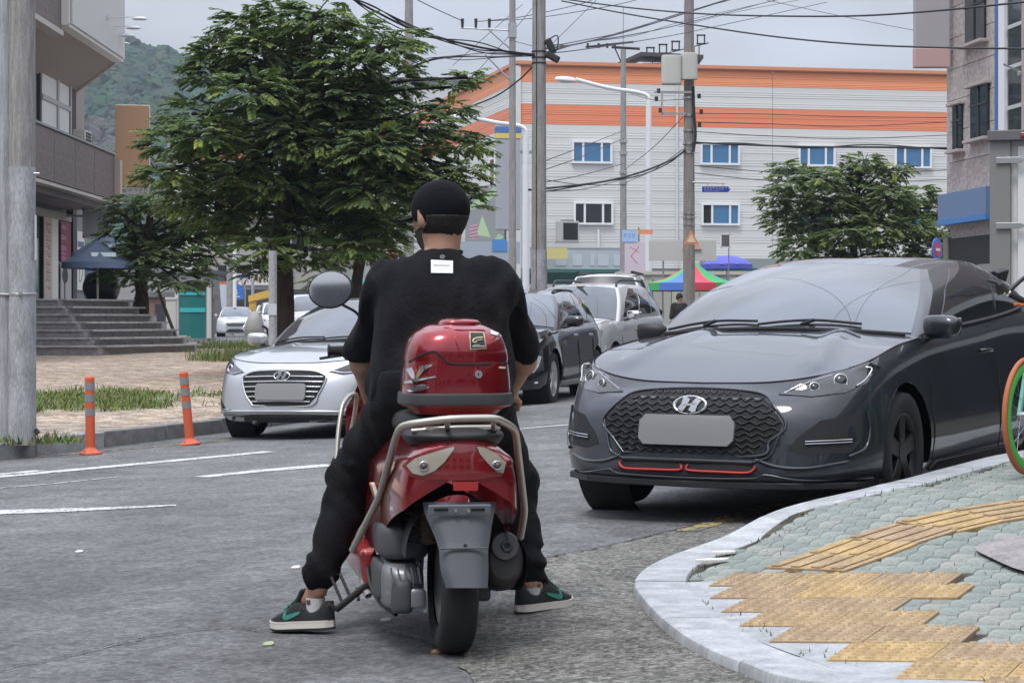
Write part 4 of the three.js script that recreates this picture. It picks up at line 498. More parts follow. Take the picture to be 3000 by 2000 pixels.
// ---------------------------------------------------------------- market stalls in front of the hall
{
  const p = at(2030, 820, 60), o = thing('market_parasol', 'square rainbow coloured market parasol with red green and blue panels', 'parasol', [p.x, .05, p.z], .1); const cols = [[.09, .2, .6], [.06, .4, .12], [.62, .06, .1], [.1, .22, .65]].map(c => std(c, .7)); const apex = V(0, 2.75, 0), n = 12, r = 1.5, rim = i => { const a = i / n * 6.283 + .26, c = Math.cos(a), s = Math.sin(a), k = 1 / Math.max(Math.abs(c), Math.abs(s)) ** .35; return V(c * r * k, 2.08, s * r * k); };
  for (let i = 0; i < n; i++) { const a = rim(i), b = rim(i + 1); mesh('canopy_panel', gridGeo(2, 8, (u, v) => { const q = apex.clone().lerp(a.clone().lerp(b, u), v); q.y -= .16 * Math.sin(v * Math.PI) ; return q; }), cols[[0, 1, 2, 0, 1, 2, 3, 2, 0, 1, 2, 0][i]], o); mesh('valance', gridGeo(2, 2, (u, v) => { const q = a.clone().lerp(b, u); q.y -= v * .22; return q; }), cols[[0, 1, 2, 0, 1, 2, 3, 2, 0, 1, 2, 0][i]], o); }
  mesh('pole', cyl(V(0, 0, 0), V(0, 2.65, 0), .025, .025, 8), M.steel, o);
  const q = at(2130, 750, 66), u = thing('market_parasol', 'round blue parasol above the rainbow parasol', 'parasol', [q.x, .05, q.z]); const cg = new THREE.SphereGeometry(1.0, 10, 5, 0, 6.29, 0, 1.05); cg.scale(.95, .62, .95); cg.translate(0, 2.6 - .13, 0); mesh('canopy', cg, std([.09, .1, .48], .6), u); const tr = new THREE.CylinderGeometry(.83, .85, .16, 10, 1, true); tr.translate(0, 2.72, 0); mesh('valance', tr, std([.07, .08, .4], .6), u); mesh('pole', cyl(V(0, 0, 0), V(0, 3.0, 0), .025, .025, 8), M.steel, u);
  // canvas wall of the stall and back panels
  const w = at(2050, 850, 70), s = thing('stall_shed', 'grey corrugated stall shed behind the rainbow parasol', 'shed', [w.x, .0, w.z]); for (let i = 0; i < 16; i++) mesh('sheet_strip', box(.3, 2.6, .04, [-2.4 + i * .32, 1.3, (i % 2) * .03]), std([.36 + .03 * (i % 3), .36 + .03 * (i % 3), .34], .7), s); mesh('roof', box(5.6, .12, 2.2, [0, 2.66, -1]), std([.5, .47, .4], .7), s); mesh('back', box(5.2, 2.5, .1, [0, 1.25, -2]), M.stoneGrey, s);
  const v = at(1870, 720, 62), f = thing('flag_banner', 'pale vertical stall banner with blue and orange top bands', 'banner', [v.x, v.y, v.z]); mesh('cloth', box(.62, .95, .02, [-.1, -.35, 0]), signMat(128, 256, (x, w, h) => { x.fillStyle = '#cdc6cf'; x.fillRect(0, 0, w, h); x.strokeStyle = '#c0707a'; x.lineWidth = 6; x.beginPath(); x.moveTo(30, 40); x.lineTo(90, 90); x.moveTo(90, 40); x.lineTo(40, 120); x.lineTo(80, 180); x.stroke(); }), f); mesh('blue_band', box(.45, .36, .02, [-.26, .3, .02]), signMat(128, 96, (x, w, h) => { x.fillStyle = '#9fc3e4'; x.fillRect(0, 0, w, h); syllables(x, 14, 30, 30, 3, '#5f86b0', 3); }), f); mesh('orange_band', box(.45, .14, .02, [.22, .42, .02]), std([.75, .3, .15], .6), f); mesh('post', cyl(V(.02, -2.5, -.05), V(.02, .55, -.05), .03, .03, 6), M.steel, f);
  const pb = at(2000, 735, 64), b = thing('stall_sign', 'broad cream sign board over the market stalls', 'sign', [pb.x, pb.y, pb.z]); mesh('sign_face', box(2.1, .62, .12), std([.52, .51, .48], .6), b); mesh('orange_corner', extrude([[-.3, 0], [.3, 0], [0, .55]], .1, 0, [.28, .05, .03]), std([.62, .4, .28], .6), b); mesh('post', cyl(V(-.6, -2.6, -.06), V(-.6, .2, -.06), .03, .03, 6), M.steel, b);
  const nb = at(2126, 705, 62), nn = thing('notice_board', 'small white framed notice with dark squares near the blue parasol', 'sign', [nb.x, nb.y, nb.z]); mesh('frame', [box(.28, .04, .05, [0, .2, 0]), box(.28, .04, .05, [0, -.2, 0]), box(.04, .44, .05, [.14, 0, 0]), box(.04, .44, .05, [-.14, 0, 0])], M.frameWhite, nn); mesh('panel', box(.24, .36, .02), std([.12, .12, .12], .6), nn); mesh('post', cyl(V(.1, -2.4, 0), V(.1, -.2, 0), .02, .02, 6), M.steel, nn);
  const ne = at(2746, 731, 56), e = thing('no_entry_sign', 'oval looking blue and red no entry sign by the beige building', 'sign', [ne.x, ne.y, ne.z], .95); const d1 = new THREE.CylinderGeometry(.32, .32, .03, 32); d1.rotateX(Math.PI / 2); mesh('sign_plate', d1, std([.08, .15, .55], .5), e); const d2 = new THREE.CylinderGeometry(.2, .2, .03, 32); d2.rotateX(Math.PI / 2); d2.translate(0, 0, .012); mesh('red_disc', d2, std([.6, .04, .07], .5), e); mesh('white_bar', box(.24, .07, .02, [0, 0, .035]), M.whitePaint, e); mesh('pole', cyl(V(0, -3, -.04), V(0, .3, -.04), .03, .03, 8), M.steel, e);
}
const ad = (x, y, d) => at(x * 1.27551, y * 1.27551, d);   // same, for a 2352-wide frame
// ---------------------------------------------------------------- trees
const leafGeo = (() => { // a flat drooping spray of pointed leaves along a twig
  const mk = (seed, n, len) => { const R = rng(seed), P = [], I = []; for (let i = 0; i < n; i++) { const t = (i + .5) / n, side = i % 2 ? 1 : -1, L = len * (.75 + .5 * R()), wd = L * .3, bx = t * .28, by = -.11 * t * t, a = side * (.75 + .35 * R()) * (1 - .5 * t), tilt = -.2 - .5 * R(); const dx = Math.cos(a), dz = Math.sin(a), b = P.length / 3; const q = (f, s) => P.push(bx + dx * L * f - dz * s * wd, by + L * f * tilt * (.5 + f * .5) + (s ? .01 : 0), dz * L * f + dx * s * wd); q(0, 0); q(.45, 1); q(.45, -1); q(1, 0); I.push(b, b + 2, b + 1, b + 1, b + 2, b + 3); } const g = new THREE.BufferGeometry(); g.setAttribute('position', new THREE.Float32BufferAttribute(P, 3)); g.setIndex(I); g.computeVertexNormals(); return g; };
  return [mk(1, 15, .1), mk(2, 13, .11), mk(3, 16, .09)];
})();
M.bark = std([.055, .045, .038], .95); M.bark.map = M.soil.map; M.bark.bumpMap = M.soil.map; M.bark.bumpScale = .03; M.barkRed = M.bark.clone(); M.barkRed.color = lin(.1, .06, .045);
const leafMat = [[.118, .19, .048], [.092, .16, .042], [.16, .23, .06]].map(c => new THREE.MeshPhysicalMaterial({ color: lin(...c), roughness: .75, side: THREE.DoubleSide, transmission: .42, thickness: 0, specularIntensity: .35 }));
function tree(name, label, d, ground, trunkPts, r0, blobs, opt = {}) {
  const { sprays = 70, size = 1, seed = 1, mats = leafMat, bark = M.bark, thick = .75, tone = 0, unit = 1.27551 } = opt; const R = rng(seed);
  const tp = trunkPts.map(([x, y, dd]) => { const p = at(x * unit, y * unit, d + (dd || 0)); return p; }); tp[0].y = ground; const base = tp[0].clone();
  const o = thing(name, label, 'tree', [base.x, base.y, base.z], 0, opt.group);
  const loc = p => p.clone().sub(base); const c = new THREE.CatmullRomCurve3(tp.map(loc));
  const gs = [gridGeo(12, 24, (u, v) => { const p = c.getPoint(v), a = u * 6.2832, k = r0 * lerp(1.12, .5, v) * (1 + .35 * Math.exp(-v * 14)) * (1 + .07 * n3(Math.cos(a) * 2, v * 9, Math.sin(a) * 2)); return V(p.x + Math.cos(a) * k, p.y, p.z + Math.sin(a) * k); }, (u, v) => [u * .8, v * 3])];
  const S = d / FOC * unit, centers = [];
  for (const [bx, by, br, dz] of blobs) { const z = (dz ?? (R() - .5) * 2 * thick); const p = at(bx * unit, by * unit, d + z * 1); centers.push([loc(p), br * S]); }
  for (const [p, r] of centers) { const t = clamp(.3 + .62 * (p.y / c.getPoint(1).y) * .72 + R() * .1, .3, .98), s = c.getPoint(t); const mid = s.clone().lerp(p, .5); mid.y += .05 * p.distanceTo(s); gs.push(tube([s, mid, p], .022 + r * .012, 8, 5)); for (let k = 0; k < 3; k++) { const e = p.clone().add(V((R() - .5) * 1.4 * r, (R() - .3) * r, (R() - .5) * 1.4 * r)); gs.push(tube([mid.clone().lerp(p, .6), p.clone().lerp(e, .4), e], .01, 5, 4)); } }
  mesh('trunk', gs, bark, o);
  // leaf sprays, one mesh per shade
  const lists = mats.map(() => []);
  for (const [p, r] of centers) { const n = Math.round(sprays * (r / .55) ** 1.7); for (let i = 0; i < n; i++) { const a = R() * 6.2832, cy = R() * 1.75 - .75, h = Math.sqrt(Math.max(0, 1 - cy * cy * .9)), k = .5 + .5 * Math.cbrt(R()); const q = V(p.x + Math.cos(a) * h * r * k * 1.02, p.y + cy * r * .62 * k - .12 * r * h, p.z + Math.sin(a) * h * r * k); lists[Math.floor(R() * mats.length)].push([q, a, cy]); } }
  lists.forEach((L, i) => { const im = new THREE.InstancedMesh(leafGeo[i % 3], mats[i], L.length), m4 = new THREE.Matrix4(), e = new THREE.Euler(0, 0, 0, 'YXZ'); L.forEach(([q, a, cy], j) => { e.set((R() - .5) * .7, -a + (R() - .5) * 1.1, .12 + .3 * cy + (R() - .5) * .5); const s = size * (.7 + .6 * R()); m4.compose(q, new THREE.Quaternion().setFromEuler(e), V(s, s, s)); im.setMatrixAt(j, m4); const y = R(); im.setColorAt(j, lin(.75 + .5 * y + (y > .93 ? .5 : 0), .8 + .35 * y + (y > .93 ? .35 : 0), .75 + .4 * R())); }); im.name = 'crown'; im.castShadow = im.receiveShadow = true; im.userData.kind = 'stuff'; o.add(im); });
  return o;
}
tree('street_tree', 'large dense zelkova street tree with layered green crown behind the silver sedan', 32, .1, [[655, 760], [652, 640], [648, 520], [665, 400], [690, 300], [700, 200], [705, 90]], .135,
  [[560, 62, 55], [640, 40, 62], [722, 36, 66], [800, 58, 56], [885, 105, 52], [930, 85, 30], [512, 108, 48], [600, 118, 66], [700, 118, 74], [790, 138, 70], [900, 178, 54], [492, 172, 52], [470, 130, 26], [580, 208, 70], [680, 205, 80], [780, 222, 76], [866, 252, 74], [955, 272, 68], [1032, 248, 34], [1075, 178, 22, 0], [1040, 200, 22, 0], [440, 262, 56], [398, 322, 50], [478, 306, 64], [560, 300, 74], [660, 318, 84], [760, 330, 84], [860, 340, 80], [958, 352, 70], [1045, 322, 46], [1072, 392, 34], [1090, 330, 22, 0], [375, 400, 44], [452, 388, 60], [540, 400, 74], [640, 420, 84], [740, 430, 84], [840, 430, 80], [928, 440, 68], [1005, 425, 52], [1075, 465, 24, 0], [1090, 440, 14, 0], [420, 458, 46], [500, 478, 60], [590, 498, 70], [690, 518, 64], [780, 518, 70], [868, 516, 56], [612, 575, 46], [705, 588, 40], [578, 545, 36], [815, 566, 42], [860, 575, 30], [600, 620, 26, 0],
   [620, 130, 70, 1.3], [720, 210, 90, 1.4], [600, 300, 90, 1.5], [760, 330, 95, 1.5], [880, 380, 85, 1.4], [640, 440, 90, 1.5], [760, 470, 85, 1.4], [520, 420, 70, 1.3]], { seed: 5, sprays: 175, size: .92, thick: 1.0 });
tree('street_tree', 'second street tree with slanting trunk behind the rider\'s shoulder', 40, .2, [[812, 760], [818, 660], [834, 560], [845, 480], [850, 400]], .12, [[830, 500, 50], [890, 520, 40], [790, 560, 44], [760, 600, 34], [860, 570, 34], [740, 640, 24], [900, 560, 26], [840, 420, 60], [780, 470, 60]], { seed: 9, sprays: 110 });
tree('street_tree', 'smaller reddish trunked tree propped by stakes beside the grey steps', 47, .36, [[328, 742], [325, 680], [322, 620], [335, 560], [345, 490]], .15, [[300, 470, 36], [360, 460, 44], [420, 470, 42], [470, 500, 40], [285, 520, 38], [340, 520, 48], [400, 530, 50], [460, 545, 46], [510, 530, 34], [270, 570, 34], [320, 585, 44], [380, 590, 44], [440, 600, 38], [490, 590, 32], [290, 630, 34], [350, 640, 34], [410, 645, 28], [258, 480, 22], [540, 520, 20], [255, 620, 20], [360, 560, 60, 1], [430, 540, 50, 1], [460, 640, 22]], { seed: 21, sprays: 95, size: 1.05, bark: M.barkRed, thick: .9 });
tree('street_tree', 'round bushy green tree in front of the market hall', 60, .06, [[1968, 720], [1966, 640], [1962, 560], [1970, 470], [1972, 400]], .13, [[1985, 372, 32], [1940, 400, 38], [2010, 410, 40], [1890, 410, 34], [2055, 385, 26], [1850, 400, 26], [1815, 420, 30], [1795, 385, 22], [1780, 450, 28], [1830, 470, 38], [1900, 460, 46], [1970, 460, 54], [2050, 450, 44], [2110, 450, 36], [2140, 480, 34], [1800, 510, 36], [1860, 530, 46], [1940, 530, 56], [2020, 520, 54], [2090, 520, 46], [2150, 530, 36], [1830, 570, 38], [1900, 590, 48], [1980, 590, 54], [2060, 580, 48], [2130, 580, 38], [2165, 500, 22], [1775, 490, 16], [1930, 490, 60, .9], [2030, 480, 60, .9]], { seed: 33, sprays: 135, size: 1.12, thick: 1.0, mats: [[.15, .225, .055], [.12, .19, .048], [.18, .25, .07]].map(c => { const m = leafMat[0].clone(); m.color = lin(...c); return m; }) });
{ // stakes
  const w = std([.12, .09, .07], .9); const a = ad(415, 752, 46.6), b = ad(362, 665, 47), c = ad(283, 700, 46.8), e = ad(318, 655, 47); a.y = .36; c.y = .36;
  [[a, b, 'dark wooden prop leaning right of the reddish tree trunk'], [c, e, 'dark wooden prop leaning left of the reddish tree trunk']].forEach(([p, q, l]) => tag(mesh('tree_prop', cyl(p, q, .04, .035, 8), w), l, 'prop', 'props of the small tree'));
}
// ---------------------------------------------------------------- poles
M.pole = std([.44, .425, .4], .9); M.pole.map = M.concrete.map; M.pole.bumpMap = M.concrete.map; M.pole.bumpScale = .004; M.poleDark = M.pole.clone(); M.poleDark.color = lin(.35, .33, .3); M.poleWrap = std([.52, .525, .54], .7); M.poleWrap.map = M.concrete.map;
function pole(name, label, x, yb, d, rb, rt, ground, topY, mat = M.pole, group = 'utility poles') { const p = ad(x, yb, d); const o = thing(name, label, 'pole', [p.x, ground, p.z], 0, group); const h = topY - ground; const g = new THREE.CylinderGeometry(rt, rb, h, 20, 8); g.translate(0, h / 2, 0); uvScale(g, 3); mesh('shaft', g, mat, o); return o; }
{
  // double pole at the kerb, seen from close by
  const o = pole('utility_pole', 'thick concrete utility pole with pale painted base at the kerb', 49, 900, 18.3, .122, .114, -.04, 9); const wrapH = 1.08 + (935 - 490) / 6000 * 18.3 + .04;
  const w = new THREE.CylinderGeometry(.121, .1275, wrapH, 24); w.translate(0, wrapH / 2, 0); mesh('painted_base', w, M.poleWrap, o);
  const band = y => { const g = new THREE.TorusGeometry(.126, .007, 6, 24); g.rotateX(Math.PI / 2); g.translate(0, y, 0); return g; }; mesh('strap', [band(.99 + .35), band(1.0 + .35)], M.steel, o); mesh('buckle', box(.03, .03, .05, [.02, 1.345, .13]), M.steel, o);
  mesh('step_bolt', [[-.12, 2.85], [-.12, 2.1], [.11, 2.42]].map(([x, y]) => cyl(V(x, y, .03), V(x * 1.5, y, .03), .012, .012, 6)), M.steel, o); mesh('label_plate', box(.004, .4, .06, [.126, 1.85, .01]), M.whitePaint, o); mesh('base_bracket', box(.03, .05, .05, [.14, .12, .02], [0, 0, .6]), M.dark, o);
  const q = pole('conduit_pole', 'smooth grey pole standing left of the thick concrete pole', 8, 900, 18.3, .085, .085, -.04, 9, M.poleWrap, 'utility poles'); mesh('clamp', [box(.2, .02, .19, [0, 1.34, 0], [0, 0, 0], .004)], M.steel, q);
}
{ // main concrete pole behind the black car
  const o = pole('utility_pole', 'tall concrete utility pole with cable junctions behind the black car', 1238, 740, 36, .142, .1, .0, 11); const w = new THREE.CylinderGeometry(.142, .146, 1.9, 20); w.translate(0, 1.35, 0); mesh('painted_sleeve', w, M.poleWrap, o);
  const y0 = ad(0, 112, 36).y; mesh('cable_clamp', [0, .18, .34].map(k => { const g = new THREE.TorusGeometry(.122, .014, 6, 20); g.rotateX(Math.PI / 2); g.translate(0, y0 - .05 - k * .6, 0); return g; }), M.wire, o);
  mesh('splice_case', [box(.12, .26, .12, [.2, y0 + .05, .05], [0, 0, .45], .03), box(.26, .12, .14, [.24, y0 - .15, .05], [0, 0, -.5], .03)], std([.015, .018, .02], .5), o); mesh('drip_loop', [tube([[.1, y0 + .1, .1], [.32, y0 + .22, .1], [.3, y0 - .05, .1], [.12, y0 - .1, .1]], .012, 20, 5)], M.wire, o); mesh('ground_wire', cyl(V(-.05, 1, .135), V(-.04, 9, .108), .008, .008, 5), M.wire, o);
}
{ // transformer pole
  const o = pole('utility_pole', 'concrete pole carrying two grey transformers and a street name sign', 1583, 760, 55, .17, .115, .05, 13.2, M.poleDark); const Y = y => ad(0, y, 55).y - .05, X = x => (x - 1583) * 1.27551 / FOC * 55;
  const can = (x0, x1, y0, y1) => { const r = (X(x1) - X(x0)) / 2, h = Y(y0) - Y(y1); const g = superLoft([[Y(y1), r * .94, r * .8, 4], [Y(y1) + .04, r, r * .85, 4], [Y(y0) - .05, r, r * .85, 4], [Y(y0), r * .9, r * .75, 4]], 24); g.translate((X(x0) + X(x1)) / 2, 0, .25); return g; }; const tm = std([.5, .51, .47], .5); mesh('transformer', [can(1518, 1564, 132, 194)], tm, o); mesh('transformer', [can(1563, 1600, 126, 184)], tm, o); mesh('bushing', [X(1575), X(1585), X(1592)].map((x, i) => cyl(V(x, Y(128), .3), V(x, Y(118) + .05 * i, .3), .03, .02, 8)), std([.3, .2, .16], .5), o);
  mesh('cross_arm', [box(X(1590) - X(1505), .06, .06, [X(1545), Y(213), .15]), box(X(1575) - X(1520), .05, .05, [X(1548), Y(262), .15]), box(.05, Y(213) - Y(270), .05, [X(1520), Y(242), .15])], M.steel, o); [[1512, 210], [1507, 228], [1605, 222], [1516, 255], [1610, 258], [1606, 288]].forEach(([x, y]) => mesh('insulator', tf(new THREE.CylinderGeometry(.05, .05, .12, 10), [X(x), Y(y), .15]), M.dark, o));
  [225, 265, 300, 330, 350, 490, 500, 515].forEach(y => mesh('clamp_band', tf(new THREE.CylinderGeometry(.17, .17, .05, 16), [0, Y(y), 0]), M.steel, o)); mesh('cable_bundle', [tube([[.1, Y(200), .16], [.12, Y(260), .17], [.16, Y(310), .17], [.1, Y(350), .17]], .04, 20, 6)], M.wire, o);
  mesh('sign_bracket', [cyl(V(X(1590), Y(419), .12), V(X(1665), Y(421), .12), .03, .022, 6), box(.02, .12, .02, [X(1625), Y(426), .12]), box(.02, .12, .02, [X(1660), Y(426), .12])], M.steel, o);
  mesh('street_name_plate', tf(new THREE.BoxGeometry(X(1672) - X(1612), Y(429) - Y(442), .03), [X(1642), Y(435.5), .12]), signMat(256, 56, (x, w, h) => { x.fillStyle = '#27398c'; x.fillRect(0, 0, w, h); syllables(x, 16, 8, 26, 8, '#9fb0dd', 6); x.fillStyle = '#7e90c8'; x.fillRect(20, 42, 150, 5); }), o); mesh('plate_tip', extrude([[0, -.07], [.06, 0], [0, .07]], .03, 0, [X(1672), Y(435.5), .105]), std([.05, .1, .45], .5), o);
  const pl = thing('pole_sleeve_sign', 'triangular orange topped warning sign on the transformer pole', 'sign', [ad(1588, 548, 54).x, ad(1588, 548, 54).y, -54]); mesh('sign_plate', extrude([[-.2, -.15], [.2, -.15], [0, .22]], .02, .005), std([.6, .24, .12], .5), pl); mesh('inner_plate', extrude([[-.12, -.1], [.12, -.1], [0, .12]], .01, 0, [0, 0, .026]), std([.65, .55, .4], .5), pl);
}
{
  let o = pole('utility_pole', 'slim concrete pole with crossarm of three insulators near the hall corner', 1177, 760, 70, .14, .1, .03, 14.5); let Y = y => ad(0, y, 70).y - .03, X = x => (x - 1177) * 1.27551 / FOC * 70;
  mesh('cross_arm', [cyl(V(X(1058), Y(64), 0), V(X(1180), Y(70), 0), .03, .03, 6), cyl(V(X(1120), Y(66), 0), V(X(1172), Y(112), 0), .03, .03, 6), cyl(V(X(1115), Y(125), 0), V(X(1176), Y(190), 0), .035, .035, 6)], M.steel, o); [1062, 1093, 1124].forEach(x => mesh('insulator', tf(new THREE.CylinderGeometry(.06, .045, .3, 10), [X(x), Y(53), 0]), M.dark, o)); mesh('collar', tf(new THREE.CylinderGeometry(.15, .15, .5, 14), [0, Y(70), 0]), M.steel, o);
  o = pole('utility_pole', 'thin concrete pole in front of the hall between two window columns', 1432, 760, 86, .16, .11, .03, 12.4); Y = y => ad(0, y, 86).y - .03; X = x => (x - 1432) * 1.27551 / FOC * 86; mesh('cross_arm', [cyl(V(X(1345), Y(108), 0), V(X(1455), Y(96), 0), .05, .05, 6), cyl(V(X(1405), Y(108), 0), V(X(1470), Y(112), 0), .06, .06, 6), cyl(V(X(1410), Y(105), 0), V(X(1428), Y(145), 0), .03, .03, 6)], M.dark, o); [1350, 1375, 1395, 1412].forEach(x => mesh('insulator', tf(new THREE.CylinderGeometry(.05, .05, .2, 8), [X(x), Y(104) - .02, .05]), M.dark, o)); [325, 352, 396, 420].forEach(y => mesh('clamp_band', tf(new THREE.CylinderGeometry(.17, .17, .12, 14), [0, Y(y), 0]), M.steel, o)); mesh('top_rod', cyl(V(0, 12.2, 0), V(0, 14.2, 0), .03, .02, 6), M.steel, o);
  pole('utility_pole', 'concrete pole rising behind the top of the big tree', 939, 760, 62, .17, .12, .1, 11.5); pole('utility_pole', 'short topped concrete pole in front of the wooded hill', 389, 760, 92, .13, .1, .25, 9.9); o = pole('utility_pole', 'grey pole with white pipe beside the far parked cars', 528, 760, 104, .2, .16, .22, 7.5, M.pole); mesh('white_pipe', cyl(V(.24, .5, .1), V(.24, 6.6, .1), .1, .1, 10), M.whitePaint, o); pole('utility_pole', 'thin white post behind the crossing sign', 580, 760, 110, .09, .08, .22, 4.8, M.poleWrap);
  o = pole('utility_pole', 'short pale grey pole with notice plate before the big tree trunk', 626, 780, 29, .062, .058, .1, 2.05, M.poleWrap); mesh('notice_plate', box(.12, .16, .01, [0, 1.12, .064]), std([.5, .55, .56], .6), o);
}
// ---------------------------------------------------------------- street lamps and camera
{
  const wm = std([.72, .73, .74], .45);
  const lamp = (label, px, pyTop, pxHead, pyHead, d, r) => { const p = ad(px, pyTop, d), hd = ad(pxHead, pyHead, d), o = thing('street_lamp', label, 'street lamp', [p.x, .05, p.z], 0, 'white street lamps by the hall'); const top = p.y - .05, hx = hd.x - p.x, hy = hd.y - .05; mesh('post', cyl(V(0, 0, 0), V(0, top - .4, 0), r * 1.4, r, 12), wm, o); mesh('arm', tube([[0, top - .4, 0], [-.02, top - .15, 0], [hx * .12, top, 0], [hx * .45, lerp(top, hy, .35), 0], [hx * .82, hy, 0]], r * .75, 24, 8), wm, o); const hg = superLoft([[-.09, .3, .1, 2.5], [-.05, .42, .16, 2.5], [.05, .38, .14, 2.5], [.1, .2, .08, 2.5]], 20); hg.rotateZ(-.08); hg.translate(hx * .93, hy, 0); mesh('head', hg, wm, o); const lens = superLoft([[-.14, .2, .08, 2], [-.09, .26, .11, 2]], 16); lens.translate(hx * .92, hy, 0); mesh('lens', lens, std([.6, .6, .62], .3), o); };
  lamp('white street lamp with long arm in front of the orange band', 1490, 212, 1285, 182, 78, .1); lamp('white street lamp near the hall corner beside the tall grey sign', 1208, 288, 1050, 268, 74, .1);
  const p = ad(1100, 345, 72), c = thing('security_camera', 'white dome security camera on a short arm by the tree edge', 'camera', [p.x, p.y, p.z]); const dome = new THREE.SphereGeometry(.14, 16, 10); dome.translate(0, -.1, 0); mesh('dome', dome, std([.25, .26, .27], .15), c); mesh('housing', tf(new THREE.CylinderGeometry(.15, .17, .22, 16), [0, .08, 0]), wm, c); mesh('arm', cyl(V(0, .2, 0), V(-.75, .14, 0), .04, .04, 8), wm, c);
}
// ---------------------------------------------------------------- overhead cables
{
  let i = 0; const group = 'overhead cables';
  const W = (label, pts, r, strands = 0) => { const v = pts.map(p => ad(...p)); const gs = [tube(v, r, 40, 5)]; const R = rng(100 + i++); for (let s = 0; s < strands; s++) gs.push(tube(v.map((p, k) => p.clone().add(V((R() - .5) * .05, (R() - .5) * .16, 0))), r * .55, 60, 4)); tag(mesh('overhead_cable', gs, M.wire), label, 'cable', group); };
  W('thick bundled cable sagging over the big tree to the main pole', [[780, -20, 33], [860, 25, 33.6], [960, 72, 34.4], [1090, 106, 35], [1180, 120, 35.6], [1240, 126, 36]], .02, 4);
  W('second bundled cable reaching the main pole from the tree side', [[900, 175, 44], [985, 140, 42], [1060, 130, 40], [1150, 130, 38], [1240, 122, 36]], .014, 3);
  W('long heavy cable crossing the whole upper sky', [[1275, -5, 30], [1450, 18, 28], [1620, 32, 26], [1800, 37, 24], [1980, 36, 22.5], [2160, 24, 21], [2360, 4, 20]], .011);
  W('long heavy cable sloping down towards the beige building', [[1290, 2, 31], [1430, 30, 29], [1600, 58, 27], [1780, 84, 25], [1960, 101, 23.5], [2150, 109, 22], [2360, 112, 21]], .011);
  W('dark cable drooping from the transformer pole to the grey lamp side', [[1575, 345, 55], [1540, 368, 54], [1470, 396, 52], [1380, 418, 50], [1250, 433, 48], [1215, 436, 47]], .028, 1);
  W('dark cable running level from the transformer pole to the beige building', [[1592, 327, 55], [1700, 332, 54], [1850, 337, 53], [2000, 338, 52], [2185, 340, 50]], .028, 1);
  W('cable from main pole rising to the transformer pole top', [[1250, 112, 36], [1330, 100, 40], [1440, 72, 46], [1560, 35, 55], [1700, -10, 62]], .016, 2);
  W('cable from main pole rising under the first to the upper sky', [[1252, 120, 36], [1340, 98, 40], [1460, 78, 46], [1580, 52, 54], [1800, -5, 64]], .012, 1);
  W('cable from main pole rising gently across the transformer pole', [[1252, 124, 36], [1350, 112, 40], [1480, 92, 46], [1600, 70, 54], [1900, 5, 66]], .01);
  W('cable passing high over the dark hatchback towards the pavement', [[1400, -1000, 36], [1700, -2000, 24], [2300, -3600, 15], [3500, -8000, 7]], .014, 1); W('cable crossing high over the road in front of the hatchback', [[2900, -900, 40], [2300, -1900, 24], [1300, -3300, 15], [-800, -8000, 7]], .014, 1); W('second cable crossing high over the hatchback roof', [[2500, -950, 42], [2200, -2100, 22], [1900, -3400, 14], [900, -8000, 7]], .012);
  W('dark drop cable falling from the main pole behind the tree', [[1222, 155, 36], [1190, 185, 37], [1140, 220, 38], [1080, 245, 39], [1040, 262, 40]], .016);
  W('thin line from insulator crossarm upward across the tree top', [[1062, 48, 70], [1000, 20, 66], [950, -5, 62]], .016); W('thin line from insulator crossarm to the transformer pole', [[1124, 48, 70], [1240, 40, 72], [1400, 14, 74], [1480, -5, 76]], .014); W('thin line from middle insulator to the sky edge', [[1093, 50, 70], [1200, 38, 72], [1330, 10, 74], [1370, -5, 75]], .014);
  W('thin line between crossarm and main pole side', [[1172, 92, 70], [1220, 105, 60], [1245, 112, 40]], .012); W('steep thin guy line behind the main pole', [[1040, 150, 72], [1140, 62, 72], [1200, 10, 72]], .01); W('steep thin guy line left of the main pole', [[1100, 160, 72], [1180, 70, 72], [1240, -2, 72]], .01); W('steep thin line right of the main pole', [[1250, 118, 60], [1310, 60, 62], [1370, 0, 64]], .01);
  const ys = [[255, 246, 252], [275, 268, 262], [297, 296, 292], [375, 378, 372], [392, 398, 394]]; ys.forEach(([a, b, c], k) => W(`thin line on the orange hall, ${['topmost', 'second', 'third', 'fourth', 'lowest'][k]} of five right of the transformer pole`, [[1592, a + 5, 56], [1760, b + 16, 58], [1950, b + 22, 60], [2185, c + 18, 62]], .012));
  const zs = [[372, 330, 300], [392, 352, 318], [420, 395, 376], [440, 428, 412], [412, 418, 424]]; zs.forEach(([a, b, c], k) => W(`thin line between main and transformer poles, ${['highest', 'second highest', 'middle', 'second lowest', 'lowest'][k]} of five`, [[1245, a, 60], [1340, b + 6, 66], [1432, c, 84]], .014)); [[150, 248], [330, 288], [360, 362]].forEach(([a, b], k) => W(`thin line from the thin pole to the transformer pole, ${['upper', 'middle', 'lower'][k]} of three`, [[1435, a + 60, 84], [1500, (a + b) / 2 + 30, 70], [1570, b - 20, 56]], .012));
  W('thin high line sloping in the sky above the hall', [[1760, 0, 60], [1900, 30, 58], [2060, 62, 54], [2180, 82, 50]], .008); W('thin high line crossing to upper left of sky', [[1560, 62, 58], [1680, 30, 62], [1860, -5, 66]], .008);
}
